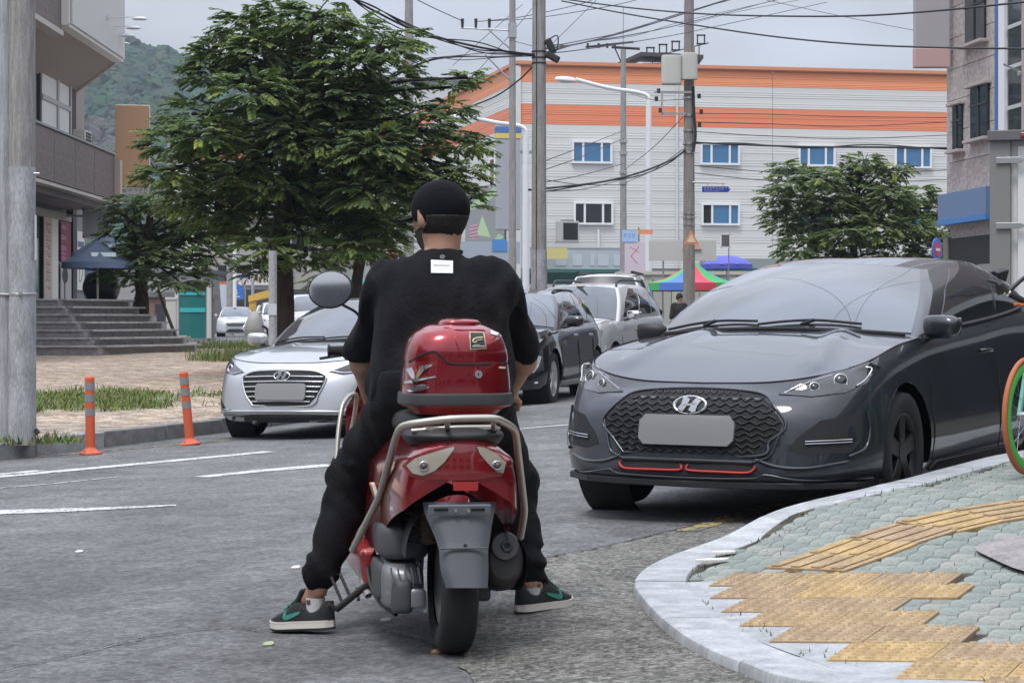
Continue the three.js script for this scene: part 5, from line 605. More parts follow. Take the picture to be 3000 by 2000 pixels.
// ---------------------------------------------------------------- car builder: +z is the nose, +x the car's left, origin on the ground under the front axle
function spl(x, xs, ys) { const n = xs.length; if (xs[0] > xs[n - 1]) { xs = xs.slice().reverse(); ys = ys.slice().reverse(); } if (x <= xs[0]) return ys[0]; if (x >= xs[n - 1]) return ys[n - 1]; let i = 0; while (x > xs[i + 1]) i++; const h = xs[i + 1] - xs[i], t = (x - xs[i]) / h, dl = k => (ys[k + 1] - ys[k]) / (xs[k + 1] - xs[k]); const m = k => k <= 0 ? dl(0) : k >= n - 1 ? dl(n - 2) : (dl(k - 1) * dl(k) <= 0 ? 0 : 2 * dl(k - 1) * dl(k) / (dl(k - 1) + dl(k))); const t2 = t * t, t3 = t2 * t; return ys[i] * (2 * t3 - 3 * t2 + 1) + h * m(i) * (t3 - 2 * t2 + t) + ys[i + 1] * (-2 * t3 + 3 * t2) + h * m(i + 1) * (t3 - t2); }
function subdivided(pts, times, uvSpace) { // triangulated polygon, refined evenly: returns 2d points and triangles
  const sh = shape2(pts); const g = new THREE.ShapeGeometry(sh); let P = [], I = Array.from(g.index.array); const a = g.attributes.position; for (let i = 0; i < a.count; i++) P.push([a.getX(i), a.getY(i)]);
  for (let k = 0; k < times; k++) { const mid = new Map(), J = []; const m = (i, j) => { const key = i < j ? i + '_' + j : j + '_' + i; if (!mid.has(key)) { mid.set(key, P.length); P.push([(P[i][0] + P[j][0]) / 2, (P[i][1] + P[j][1]) / 2]); } return mid.get(key); }; for (let t = 0; t < I.length; t += 3) { const [x, y, z] = [I[t], I[t + 1], I[t + 2]], u = m(x, y), v = m(y, z), w = m(z, x); J.push(x, u, w, u, y, v, w, v, z, u, v, w); } I = J; }
  return [P, I];
}
function patch(pts, S, off, times = 3, skirt = .012, e = 2e-3) { // polygon mapped onto a surface S(a,b)->Vector3, lifted by off along the normal, with a rim that drops back below the surface
  const [P, I] = subdivided(pts, times); const nrm = (a, b) => { const p = S(a, b), q = S(a + e, b), r = S(a, b + e); return q.sub(p).cross(r.sub(p)).normalize(); };
  const pos = [], idx = I.slice(), top = P.map(([a, b]) => { const n = nrm(a, b), p = S(a, b).addScaledVector(n, off); pos.push(p.x, p.y, p.z); return n; });
  let area = 0; for (let i = 0; i < pts.length; i++) { const a = pts[i], b = pts[(i + 1) % pts.length]; area += a[0] * b[1] - a[1] * b[0]; }
  const c = pts.length; const ring = []; for (let i = 0; i < c; i++) { const A = pts[i], B = pts[(i + 1) % c], k = 2 ** times; for (let s = 0; s < k; s++) ring.push([lerp(A[0], B[0], s / k), lerp(A[1], B[1], s / k)]); }
  const b0 = pos.length / 3; ring.forEach(([a, b]) => { const n = nrm(a, b), p = S(a, b); const t = p.clone().addScaledVector(n, off), q = p.addScaledVector(n, off - skirt); pos.push(t.x, t.y, t.z, q.x, q.y, q.z); });
  for (let i = 0; i < ring.length; i++) { const j = (i + 1) % ring.length, a = b0 + 2 * i, b = b0 + 2 * j; area > 0 ? idx.push(a, a + 1, b, b, a + 1, b + 1) : idx.push(a, b, a + 1, b, b + 1, a + 1); }
  const g = new THREE.BufferGeometry(); g.setAttribute('position', new THREE.Float32BufferAttribute(pos, 3)); g.setIndex(idx); g.computeVertexNormals(); const uv = []; for (let i = 0; i < pos.length; i += 3) uv.push(pos[i], pos[i + 1]); g.setAttribute('uv', new THREE.Float32BufferAttribute(uv, 2)); return g;
}
function mirrorX(g) { const h = g.clone(); h.applyMatrix4(new THREE.Matrix4().makeScale(-1, 1, 1)); if (h.index) { const a = h.index.array; for (let i = 0; i < a.length; i += 3) { const t = a[i]; a[i] = a[i + 1]; a[i + 1] = t; } } else { const p = h.attributes; for (const k of Object.keys(p)) { const s = p[k].itemSize, a = p[k].array; for (let i = 0; i < p[k].count; i += 3) for (let c = 0; c < s; c++) { const t = a[i * s + c]; a[i * s + c] = a[(i + 1) * s + c]; a[(i + 1) * s + c] = t; } } } h.computeVertexNormals(); return h; }
function weld(gs) { const m = merge(gs); m.deleteAttribute('uv'); m.deleteAttribute('normal'); const w = mergeVertices(m, 1e-4); w.computeVertexNormals(); const p = w.attributes.position, uv = new Float32Array(p.count * 2); for (let i = 0; i < p.count; i++) { uv[2 * i] = p.getZ(i); uv[2 * i + 1] = p.getY(i); } w.setAttribute('uv', new THREE.BufferAttribute(uv, 2)); return w; }
function coons(c0, c1, d0, d1) { // c0(u) at v=0, c1(u) at v=1, d0(v) at u=0, d1(v) at u=1
  const P00 = c0(0), P10 = c0(1), P01 = c1(0), P11 = c1(1); return (u, v) => { const r = c0(u).multiplyScalar(1 - v).addScaledVector(c1(u), v).addScaledVector(d0(v), 1 - u).addScaledVector(d1(v), u); return r.addScaledVector(P00, -(1 - u) * (1 - v)).addScaledVector(P10, -u * (1 - v)).addScaledVector(P01, -(1 - u) * v).addScaledVector(P11, -u * v); };
}
const rimGeo = {};
function wheelParts(parent, name, x, z, r, w, rimMat, style, left) {
  const o = new THREE.Group(); o.name = name; o.position.set(x, r, z); if (!left) o.rotation.y = Math.PI; parent.add(o); const rr = r * .68, hw = w / 2;
  const key = r + style; if (!rimGeo[key]) {
    const pr = [[rr - .01, -hw * .8], [rr + .005, -hw * .95], [r * .86, -hw], [r * .965, -hw * .92], [r, -hw * .6], [r, hw * .6], [r * .965, hw * .92], [r * .86, hw], [rr + .005, hw * .95], [rr - .01, hw * .8]];
    const ty = new THREE.LatheGeometry(pr.map(p => new THREE.Vector2(p[0], p[1])), 40); ty.rotateZ(-Math.PI / 2);
    const gs = []; const barrel = new THREE.LatheGeometry([[rr, -hw * .8], [rr - .012, -hw * .3], [rr - .012, hw * .7], [rr + .004, hw * .86], [rr - .016, hw * .88], [rr - .03, hw * .6]].map(p => new THREE.Vector2(p[0], p[1])), 40); barrel.rotateZ(-Math.PI / 2); gs.push(barrel);
    const n = 5; for (let i = 0; i < n; i++) { const sp = style === 'split' ? [-.2, .2] : [0]; for (const da of sp) { const a = i / n * 6.2832; const g = extrude([[-.028, .03], [.028, .03], [style === 'split' ? .02 : .045, rr - .02], [style === 'split' ? -.02 : -.045, rr - .02]], .03, .006, [0, 0, 0]); g.rotateZ(da * .55); g.rotateY(Math.PI / 2); g.rotateX(a); g.translate(hw * .5, 0, 0); gs.push(g); } }
    const hub = new THREE.CylinderGeometry(.055, .06, .05, 20); hub.rotateZ(Math.PI / 2); hub.translate(hw * .62, 0, 0); gs.push(hub); const disc = new THREE.CylinderGeometry(rr * .8, rr * .8, .02, 28); disc.rotateZ(Math.PI / 2); disc.translate(0, 0, 0); rimGeo[key] = [ty, merge(gs), disc];
  }
  const [ty, rim, disc] = rimGeo[key]; mesh('tyre', ty, M.rubber, o); mesh('rim', rim, rimMat, o); mesh('brake_disc', disc, M.dark, o); return o;
}
function buildCar(o, s) {
  const W = s.W, nF = s.nF ?? 2.7, nR = s.nR ?? 3, zq = s.zq ?? .12, zrq = -s.wb - .05;
  const vs = s.vs, wf = v => W * spl(v, vs, s.wf), zf = v => s.zF - spl(v, vs, s.fp), zr = v => s.zR + spl(v, vs, s.rp), yJ = z => spl(z, s.jz, s.jy), y0 = z => spl(z, [s.zF, .5, -s.wb - .4, s.zR], [s.yb, s.yb + .02, s.yb + .03, s.yb + .08]);
  const plan = (t, v) => { const w = wf(v); if (t < .4) { const a = t / .4 * Math.PI / 2, q = 2 / nF; return [w * Math.sin(a) ** q, zq + (zf(v) - zq) * Math.cos(a) ** q]; } if (t < .75) return [w, lerp(zq, zrq, (t - .4) / .35)]; const a = (1 - (t - .75) / .25) * Math.PI / 2, q = 2 / nR; return [w * Math.sin(a) ** q, zrq + (zr(v) - zrq) * Math.cos(a) ** q]; };
  const low = (t, v) => { const [x, z] = plan(t, v); const a = y0(z), b = yJ(z); const bulge = s.hip ? s.hip * Math.exp(-(((z + s.wb) / .42) ** 2)) * Math.sin(Math.PI * clamp(v)) : 0; const fl = s.flare ? s.flare * Math.exp(-((z / .36) ** 2)) * Math.sin(Math.PI * clamp(v * 1.1)) : 0; return V(x + (x > W * .6 ? bulge + fl : 0), lerp(a, b, v), z); };
  const tOfZ = (z, v = 1) => { let a = 0, b = 1; for (let i = 0; i < 40; i++) { const m = (a + b) / 2; plan(m, v)[1] > z ? a = m : b = m; } return (a + b) / 2; };
  const frontPt = (x, y) => { let z = s.zF, v = .5; const ax = Math.abs(x); for (let i = 0; i < 14; i++) { v = clamp((y - y0(z)) / (yJ(z) - y0(z)), 0, 1); const w = wf(v), k = clamp(ax / w, 0, .999); z = zq + (zf(v) - zq) * (1 - k ** nF) ** (1 / nF); } return V(x, y, z); };
  const sidePt = (z, y) => { const v = clamp((y - y0(z)) / (yJ(z) - y0(z)), 0, 1); return low(tOfZ(z, v), v); };
  // lower body with wheel arches cut out
  const nt = s.nt ?? 220, nv = s.nv ?? 26; const half = gridGeo(nt, nv, (u, v) => { const e = .04; const t = u; return low(t, v); });
  { const p = half.attributes.position, I = half.index.array, R = s.rw + (s.gap ?? .055); const ins = new Uint8Array(p.count), ctr = []; for (let i = 0; i < p.count; i++) for (const cz of [0, -s.wb]) { const dz = p.getZ(i) - cz, dy = p.getY(i) - s.rw; if (dz * dz + dy * dy < R * R && p.getX(i) > W * .55) { ins[i] = 1; ctr[i] = cz; } } const K = []; const mv = new Set(); for (let t = 0; t < I.length; t += 3) { const c = ins[I[t]] + ins[I[t + 1]] + ins[I[t + 2]]; if (c === 3) continue; K.push(I[t], I[t + 1], I[t + 2]); for (let q = 0; q < 3; q++) if (ins[I[t + q]]) mv.add(I[t + q]); } mv.forEach(i => { let dz = p.getZ(i) - ctr[i], dy = p.getY(i) - s.rw; const l = Math.hypot(dz, dy) || 1; p.setY(i, Math.max(s.rw + dy / l * R, p.getY(i))); p.setZ(i, ctr[i] + dz / l * R); }); half.setIndex(K); half.computeVertexNormals(); }
  // make sure the outside faces outwards
  const wl = new Array(2); const body = [half, mirrorX(half)];
  // greenhouse
  const tA = tOfZ(s.zA), tC = tOfZ(s.zC), xA = plan(tA, 1)[0], A0 = low(tA, 1), C0 = low(tC, 1);
  const cowl = u => V(u * xA, lerp(s.cowl[0], A0.y, u * u), lerp(s.cowl[1], A0.z, u ** 2.2));
  const hdr = u => V(u * s.A1[0], lerp(s.hdr[0], s.A1[1], u ** 2.4), lerp(s.hdr[1], s.A1[2], u ** 2.2));
  const rear = u => V(u * s.C1[0], lerp(s.rear[0], s.C1[1], u ** 2.4), lerp(s.rear[1], s.C1[2], u ** 2));
  const A1 = V(...s.A1), C1 = V(...s.C1);
  const aP = v => { const p = A0.clone().lerp(A1, v); p.x += .03 * Math.sin(v * Math.PI); p.y += .035 * Math.sin(v * Math.PI); return p; };
  const wsC = v => { const p = cowl(0).lerp(hdr(0), v); p.y += (s.wsb ?? .05) * Math.sin(v * Math.PI); return p; };
  const ws = coons(cowl, hdr, wsC, aP);
  const rail = v => { const p = A1.clone().lerp(C1, v); p.y += (s.railb ?? .06) * Math.sin(v * Math.PI); p.x += .035 * Math.sin(v * Math.PI); return p; };
  const rc = v => { const z = lerp(s.hdr[1], s.rear[1], v); return V(0, spl(z, s.roofz, s.roofy), z); };
  const roof = coons(hdr, rear, rc, rail);
  const belt = w => low(lerp(tA, tC, w), 1); const cP = v => { const p = C0.clone().lerp(C1, v); p.y += .02 * Math.sin(v * Math.PI); p.x += .02 * Math.sin(v * Math.PI); return p; };
  const sideUp = (w, v) => { const a = coons(belt, rail, aP, cP)(w, v); a.x += .03 * Math.sin(v * Math.PI) * Math.sin(w * Math.PI); return a; };
  const tailB = u => low(lerp(1, tC, u), 1); const tlC = v => { const p = low(1, 1).lerp(rear(0), v); p.z -= (s.tailb ?? .08) * Math.sin(v * Math.PI); p.y += (s.tailby ?? .03) * Math.sin(v * Math.PI); return p; };
  const tail = coons(tailB, rear, tlC, cP);
  const both = g => [g, mirrorX(g)];
  body.push(...both(gridGeo(20, 14, (u, v) => ws(u, v))), ...both(gridGeo(18, 26, (u, v) => roof(u, v))), ...both(gridGeo(40, 14, (u, v) => sideUp(u, v))), ...both(gridGeo(18, 16, (u, v) => tail(u, v))));
  mesh('body', weld(body), s.paint, o);
  // bonnet
  const s1 = s.s1 ?? .26, hf = u => low(s1 * u, 1), hs = v => low(lerp(s1, tA, v), 1), hc = v => { const z = lerp(hf(0).z, s.cowl[1], v); return V(0, spl(z, s.hoodz, s.hoody), z); };
  const hood = coons(hf, cowl, hc, hs); const hoodL = (u, v) => { const p = hood(u, v); if (s.crease) { p.y += s.crease * Math.exp(-(((u - .62 + .12 * v) / .1) ** 2)) * smooth(0, .3, v); } return p; };
  mesh('bonnet', weld(both(gridGeo(26, 30, hoodL))), s.paint, o);
  const wsFull = (u, v) => { const p = ws(Math.abs(u), v); if (u < 0) p.x = -p.x; return p; };
  mesh('windscreen', gridGeo(36, 16, (a, b) => { const u = lerp(-.93, .93, a), v = lerp(.03, .96, b), e = .01, p = wsFull(u, v), q = wsFull(u + e, v).sub(wsFull(u - e, v)), r = wsFull(u, v + e).sub(wsFull(u, v - e)), n = q.cross(r).normalize(); if (n.y < 0) n.negate(); return p.addScaledVector(n, s.wsOff ?? .005); }), s.glassF ?? M.carGlass, o);
  for (const poly of s.windows) { const g = patch(poly, sideUp, .004, 3); const gg = g.attributes.normal.getX(0) < 0 ? patch(poly, (a, b) => sideUp(a, b), -.004, 3) : g; mesh('window', gg, s.glassS ?? M.carGlassSide, o); mesh('window', mirrorX(gg), s.glassS ?? M.carGlassSide, o); }
  { const g = gridGeo(12, 10, (u, v) => { const p = tail(u * .86, .12 + v * .78); return p; }); const n = g.attributes.normal, pp = g.attributes.position; const sg = n.getY(40) >= 0 ? 1 : -1; for (let i = 0; i < pp.count; i++) pp.setXYZ(i, pp.getX(i) + sg * n.getX(i) * .005, pp.getY(i) + sg * n.getY(i) * .005, pp.getZ(i) + sg * n.getZ(i) * .005); mesh('rear_window', weld(both(g)), M.carGlassSide, o); }
  // underbody and wheel wells
  mesh('underbody', [box(W * 1.5, .12, s.zF - s.zR - .5, [0, s.yb + .1, (s.zF + s.zR) / 2 - .03]), ...[0, -s.wb].flatMap(z => [box(.05, s.rw * 1.5, s.rw * 2.2, [W - .33, s.rw + .12, z]), box(.05, s.rw * 1.5, s.rw * 2.2, [-W + .33, s.rw + .12, z])]), ...[0, -s.wb].flatMap(z => [1, -1].map(k => { const g = new THREE.CylinderGeometry(s.rw + .075, s.rw + .075, .3, 30, 1, true, -Math.PI * .02, Math.PI * 1.04); g.rotateZ(Math.PI / 2); g.rotateX(Math.PI / 2 * 1); g.rotateX(Math.PI / 2 * 1); g.rotateX(-Math.PI / 2); g.translate(k * (W - .19), s.rw, z); return g; }))], M.matteBlack, o);
  for (const z of [0, -s.wb]) for (const k of [1, -1]) wheelParts(o, 'wheel', k * (W - s.tw / 2 - .015), z, s.rw, s.tw, s.rim, s.rimStyle ?? 'five', k > 0);
  const F = (name, pts, mat, off = .006, parent = o, times = 2, skirt = .015) => { const g = patch(pts, frontPt, off, times, skirt); return mesh(name, g, mat, parent); };
  const FB = (name, pts, mat, off = .006, times = 2) => { const r = []; for (const k of [1, -1]) { const q = pts.map(p => [p[0] * k, p[1]]); if (k < 0) q.reverse(); r.push(mesh(name, patch(q, frontPt, off, times), mat, o)); } return r; };
  const S = (name, pts, mat, off = .006, times = 2) => { const S2 = (z, y) => { const p = sidePt(-z, y); return p; }; const g = patch(pts.map(p => [-p[0], p[1]]), S2, off, times); const r = [mesh(name, g, mat, o), mesh(name, mirrorX(g), mat, o)]; return r; };
  const bar = (name, pts, r, mat, parent = o, off = .008) => mesh(name, tube(pts.map(([x, y]) => { const p = frontPt(x, y), q = frontPt(x + 1e-3, y), w = frontPt(x, y + 1e-3); const n = q.sub(p).cross(w.sub(p)).normalize(); return p.clone().addScaledVector(n, off); }), r, Math.max(12, pts.length * 8), 6), mat, parent);
  // panel joints: door shuts and bonnet shut (matte black tubes standing in for shade in the gaps)
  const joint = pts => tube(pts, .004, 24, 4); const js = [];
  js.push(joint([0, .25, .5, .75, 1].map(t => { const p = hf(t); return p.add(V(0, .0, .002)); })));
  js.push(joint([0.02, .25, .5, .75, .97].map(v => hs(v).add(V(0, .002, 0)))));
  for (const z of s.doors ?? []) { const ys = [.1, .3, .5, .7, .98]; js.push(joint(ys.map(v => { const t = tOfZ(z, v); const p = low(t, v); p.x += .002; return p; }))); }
  mesh('panel_gap_shade', js.flatMap(g => both(g)), M.matteBlack, o);
  return { F, FB, S, bar, frontPt, sidePt, sideUp, low, hoodL, wsFull, roof, tail, rail, belt, A0 };
}
function emblem(parent, p, sx, sy, tilt, name = 'emblem') { // oval ring with a slanted two-legged letter inside
  const ring = new THREE.TorusGeometry(1, .11, 8, 40); ring.scale(sx, sy, .02 / .11 * .5); const legs = [extrude([[-.74, -.5], [-.4, -.78], [-.22, -.35], [.02, .6], [-.2, .86], [-.42, .8], [-.5, .1]], .012, .002), extrude([[.42, -.8], [.2, -.86], [-.02, -.6], [.22, .35], [.4, .78], [.74, .5], [.5, -.1]], .012, .002), extrude([[-.46, -.2], [.3, -.02], [.46, .2], [-.3, .04]], .012, .002)].map(g => tf(g, [0, 0, 0], [0, 0, 0], [sx, sy, 1])); const o = mesh(name, [ring, ...legs], M.chrome, parent); o.position.copy(p); o.rotation.x = tilt; const b = new THREE.CylinderGeometry(1, 1, .006, 32); b.rotateX(Math.PI / 2); b.scale(sx, sy, 1); mesh('emblem_backing', b, M.darkGlass, o); return o;
}
function mirrorHousing(o, x, y, z, k, paint, sz = 1) { const g = superLoft([[-.068 * sz, .06 * sz, .035 * sz, 2.4], [-.04 * sz, .1 * sz, .06 * sz, 2.6, .005], [.02 * sz, .112 * sz, .066 * sz, 2.6, .01], [.058 * sz, .09 * sz, .05 * sz, 2.4], [.066 * sz, .05 * sz, .03 * sz, 2]], 24); const m = mesh('door_mirror', g, paint, o); m.position.set(k * (x + .1 * sz), y, z); m.rotation.y = -k * .15; mesh('mirror_foot', box(.12, .03, .06, [-k * .1 * sz, -.07 * sz, 0], [0, 0, k * .25], .01), M.blackPlastic, m); mesh('mirror_glass', box(.18 * sz, .1 * sz, .004, [0, 0, -.084 * sz], [0, 0, 0], .002), M.chrome, m); return m; }
M.carGlass = phys([.115, .122, .13], .03, .7, { clearcoat: .6, clearcoatRoughness: .02 }); M.carGlassSide = phys([.03, .032, .035], .05, .35, { clearcoat: 1, clearcoatRoughness: .02 });
const paint = (c, metal = .55, rough = .32) => phys(c, rough, metal, { clearcoat: 1, clearcoatRoughness: .03 });
function lampUnit(C, pts, inner) { const [a, b] = C.FB('headlight', pts, M.lampBase, .004, 2); return [a, b]; }
M.lampBase = phys([.028, .029, .031], .08, .2, { clearcoat: 1, clearcoatRoughness: .02 }); M.lampChrome = std([.7, .71, .73], .15, 1); M.lampClear = phys([.55, .56, .58], .12, .6, { clearcoat: 1 }); M.amber = phys([.5, .17, .03], .2, 0, { clearcoat: 1 }); M.plate = std([.2, .2, .2], .5); M.plateLight = std([.24, .24, .245], .5);
M.rimSilver = std([.6, .6, .61], .3, .9); M.rimDark = std([.012, .012, .013], .4, .3);

// ---------------------------------------------------------------- dark grey hatchback turning at the corner
{
  const yaw = -29 * Math.PI / 180, ox = 1.29, oz = -11.12; const o = thing('hatchback_car', 'dark grey metallic hatchback with black hexagonal grille and red lip turning at the corner', 'car', [ox, .055, oz], yaw);
  const pt = paint([.012, .0155, .024], .3, .45);
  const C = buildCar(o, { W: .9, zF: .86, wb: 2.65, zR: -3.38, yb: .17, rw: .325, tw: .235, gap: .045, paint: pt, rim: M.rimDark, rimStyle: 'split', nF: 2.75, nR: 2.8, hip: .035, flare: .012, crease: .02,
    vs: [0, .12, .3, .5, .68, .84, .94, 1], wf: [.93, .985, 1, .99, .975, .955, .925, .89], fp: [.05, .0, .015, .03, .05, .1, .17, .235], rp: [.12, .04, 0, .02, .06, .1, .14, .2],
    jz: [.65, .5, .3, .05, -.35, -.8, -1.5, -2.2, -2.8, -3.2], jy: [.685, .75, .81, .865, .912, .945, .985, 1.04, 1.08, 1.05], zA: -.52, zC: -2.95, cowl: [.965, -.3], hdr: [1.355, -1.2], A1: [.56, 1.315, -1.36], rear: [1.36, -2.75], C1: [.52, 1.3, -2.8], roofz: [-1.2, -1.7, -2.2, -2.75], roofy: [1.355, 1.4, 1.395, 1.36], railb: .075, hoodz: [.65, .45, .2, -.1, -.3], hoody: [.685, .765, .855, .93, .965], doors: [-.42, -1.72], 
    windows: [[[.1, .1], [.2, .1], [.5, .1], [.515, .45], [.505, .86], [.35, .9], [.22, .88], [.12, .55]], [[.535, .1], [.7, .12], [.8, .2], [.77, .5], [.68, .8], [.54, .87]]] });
  // hexagonal grille with a woven lattice
  const hex = [[-.335, .375], [.335, .375], [.405, .46], [.475, .545], [.41, .65], [.34, .715], [.2, .738], [0, .745], [-.2, .738], [-.34, .715], [-.41, .65], [-.475, .545], [-.405, .46]].map(p => [p[0] * 1.06, .342 + (p[1] - .375) * .875]);
  const gr = C.F('grille', hex, M.matteBlack, .002, o, 3); const hexHW = y => 1.06 * interp((y - .342) / .875 + .375, [.375, .46, .545, .65, .715, .745], [.335, .405, .475, .41, .34, .1]) - .012;
  for (let k = 0; k < 11; k++) { const y = .362 + k * .0288; const w = hexHW(y), n = 26, pts = []; for (let i = 0; i <= n; i++) { const x = lerp(-w, w, i / n); pts.push([x, y + .009 * ((i + k) % 2 ? 1 : -1)]); } const p3 = pts.map(([x, yy]) => C.frontPt(x, yy).add(V(0, 0, .008))); mesh('grille_bar', new THREE.TubeGeometry(new THREE.CatmullRomCurve3(p3, false, 'catmullrom', .3), 60, .0045, 4), M.blackPlastic, gr); }
  C.bar('grille_surround', [...hex, hex[0]].map(p => [p[0] * 1.012, .5 + (p[1] - .5) * 1.015]), .009, pt, gr, .003);
  emblem(o, C.frontPt(0, .588).add(V(0, 0, .014)), .088, .046, -.25);
  C.F('number_plate', [[-.23, .385], [.23, .385], [.26, .415], [.26, .5], [.23, .53], [-.23, .53], [-.26, .5], [-.26, .415]], M.plate, .03, o, 2, .028);
  // lights
  const hl = [[.435, .645], [.6, .635], [.74, .655], [.81, .7], [.835, .78], [.8, .805], [.68, .765], [.55, .71]]; const [h1, h2] = C.FB('headlight', hl, M.lampBase, .005, 2);
  [[h1, 1], [h2, -1]].forEach(([h, k]) => { for (const [x, y, r] of [[.71, .715, .034], [.6, .683, .024]]) { const p = C.frontPt(k * x, y); const g = new THREE.TorusGeometry(r, .005, 6, 24); mesh('projector_ring', tf(g, [p.x, p.y, p.z + .01], [-.3, k * .5, 0]), M.steel, h); const b = new THREE.SphereGeometry(r * .8, 14, 8); b.scale(1, 1, .35); mesh('projector_lens', tf(b, [p.x, p.y, p.z + .006], [-.3, k * .5, 0]), M.darkGlass, h); } const pts = [[.775, .69], [.8, .72], [.818, .775], [.77, .782]].map(([x, y]) => C.frontPt(k * x, y).add(V(k * .006, 0, .008))); mesh('running_light', tube(pts, .0045, 20, 5), M.lampClear, h); const p2 = [[.46, .655], [.55, .7], [.66, .745]].map(([x, y]) => C.frontPt(k * x, y).add(V(0, 0, .008))); mesh('chrome_strip', tube(p2, .0028, 12, 5), M.steel, h); });
  // corner vents with daytime strips, lower intake with red line, splitter
  const [v1, v2] = C.FB('corner_vent', [[.53, .375], [.62, .35], [.79, .36], [.82, .42], [.82, .53], [.79, .545], [.66, .52], [.56, .43]], M.matteBlack, .003, 2);
  [[v1, 1], [v2, -1]].forEach(([v, k]) => { for (const y of [.405, .418]) mesh('light_strip', tube([[.6, y], [.7, y + .004], [.79, y + .008]].map(([x, yy]) => C.frontPt(k * x, yy).add(V(k * .004, 0, .01))), .0035, 10, 4), M.lampChrome, v); mesh('vent_fin', tube([[.83, .56], [.845, .47], [.835, .38], [.78, .34]].map(([x, yy]) => C.frontPt(k * x, yy).add(V(k * .004, 0, .008))), .008, 20, 6), pt, v); });
  C.F('lower_intake', [[-.4, .235], [.4, .235], [.36, .295], [.15, .3], [-.15, .3], [-.36, .295]], M.matteBlack, .003);
  const red = std([.5, .035, .03], .4); for (const k of [1, -1]) C.bar('red_trim', [[.02 * k, .29], [.025 * k, .262], [.2 * k, .258], [.33 * k, .258], [.365 * k, .272], [.375 * k, .29]], .006, red, o, .012);
  C.bar('lip_edge', [[-.36, .308], [0, .31], [.36, .308]], .012, pt, o, .006);
  for (const k of [1, -1]) { C.bar('bumper_blade', [[.36 * k, .31], [.44 * k, .345], [.475 * k, .43], [.5 * k, .5]], .009, pt, o, .003); C.bar('bumper_blade', [[.37 * k, .325], [.48 * k, .29], [.62 * k, .285], [.78 * k, .315]], .01, pt, o, .002); }
  mesh('splitter', extrude([[-.86, .28], [-.8, .56], [-.6, .76], [-.35, .845], [0, .875], [.35, .845], [.6, .76], [.8, .56], [.86, .28], [.7, .2], [-.7, .2]].map(p => [p[0], p[1]]), .022, .006, [0, .205, 0], [Math.PI / 2, 0, 0]), M.blackPlastic, o);
  C.bar('splitter_line', [[-.84, .235], [-.6, .232], [-.42, .25], [-.36, .232], [0, .228], [.36, .232], [.42, .25], [.6, .232], [.84, .235]], .006, pt, o, .02);
  // mirrors, wipers, handles, spoiler
  mirrorHousing(o, .8, .985, -.55, 1, pt, .95); mirrorHousing(o, .77, .95, -.55, -1, M.blackPlastic, .8);
  for (const [u0, u1] of [[-.88, -.12], [-.1, .62]]) mesh('wiper', [tube([0, .3, .6, 1].map(t => C.wsFull(lerp(u0, u1, t), .03 + .05 * Math.sin(t * 2.4)).add(V(0, .016, .012))), .008, 20, 5), tube([0, 1].map(t => C.wsFull(lerp(u0, u1, .45 + t * .1), .02 + .05 * t).add(V(0, .022, .015))), .011, 6, 5)], M.matteBlack, o);
  mesh('cowl_trim', tube([-.9, -.5, 0, .5, .9].map(u => C.wsFull(u, .008).add(V(0, .002, .004))), .014, 30, 6), M.matteBlack, o);
  for (const k of [1, -1]) { const h = mesh('door_handle', tube([[0, 0, .1], [.025, .005, .06], [.025, .005, -.06], [0, 0, -.1]], .012, 16, 6), pt, o); const p = C.sidePt(-1.5, .84); h.position.set(k * (p.x + .004), .84, -1.5); if (k < 0) h.scale.x = -1; }
  mesh('spoiler', [box(1.1, .03, .3, [0, 1.335, -2.92], [.1, 0, 0], .012), box(.05, .1, .22, [.55, 1.3, -2.95], [.1, 0, -.3], .012), box(.05, .1, .22, [-.55, 1.3, -2.95], [.1, 0, .3], .012)], M.blackPlastic, o);
  for (const k of [1, -1]) mesh('window_trim', tube([[.03, 0], [.25, 0], [.5, 0], [.7, .02], [.82, .09]].map(([w, v]) => { const p = C.sideUp(w, v + .06); p.x = k * (p.x + .008); return p; }), .007, 30, 5), M.lampChrome, o);
  for (const k of [1, -1]) { C.S; } C.S('side_skirt', [[-.45, .21], [-2.2, .22], [-2.15, .27], [-.5, .26]], M.blackPlastic, .012);
}
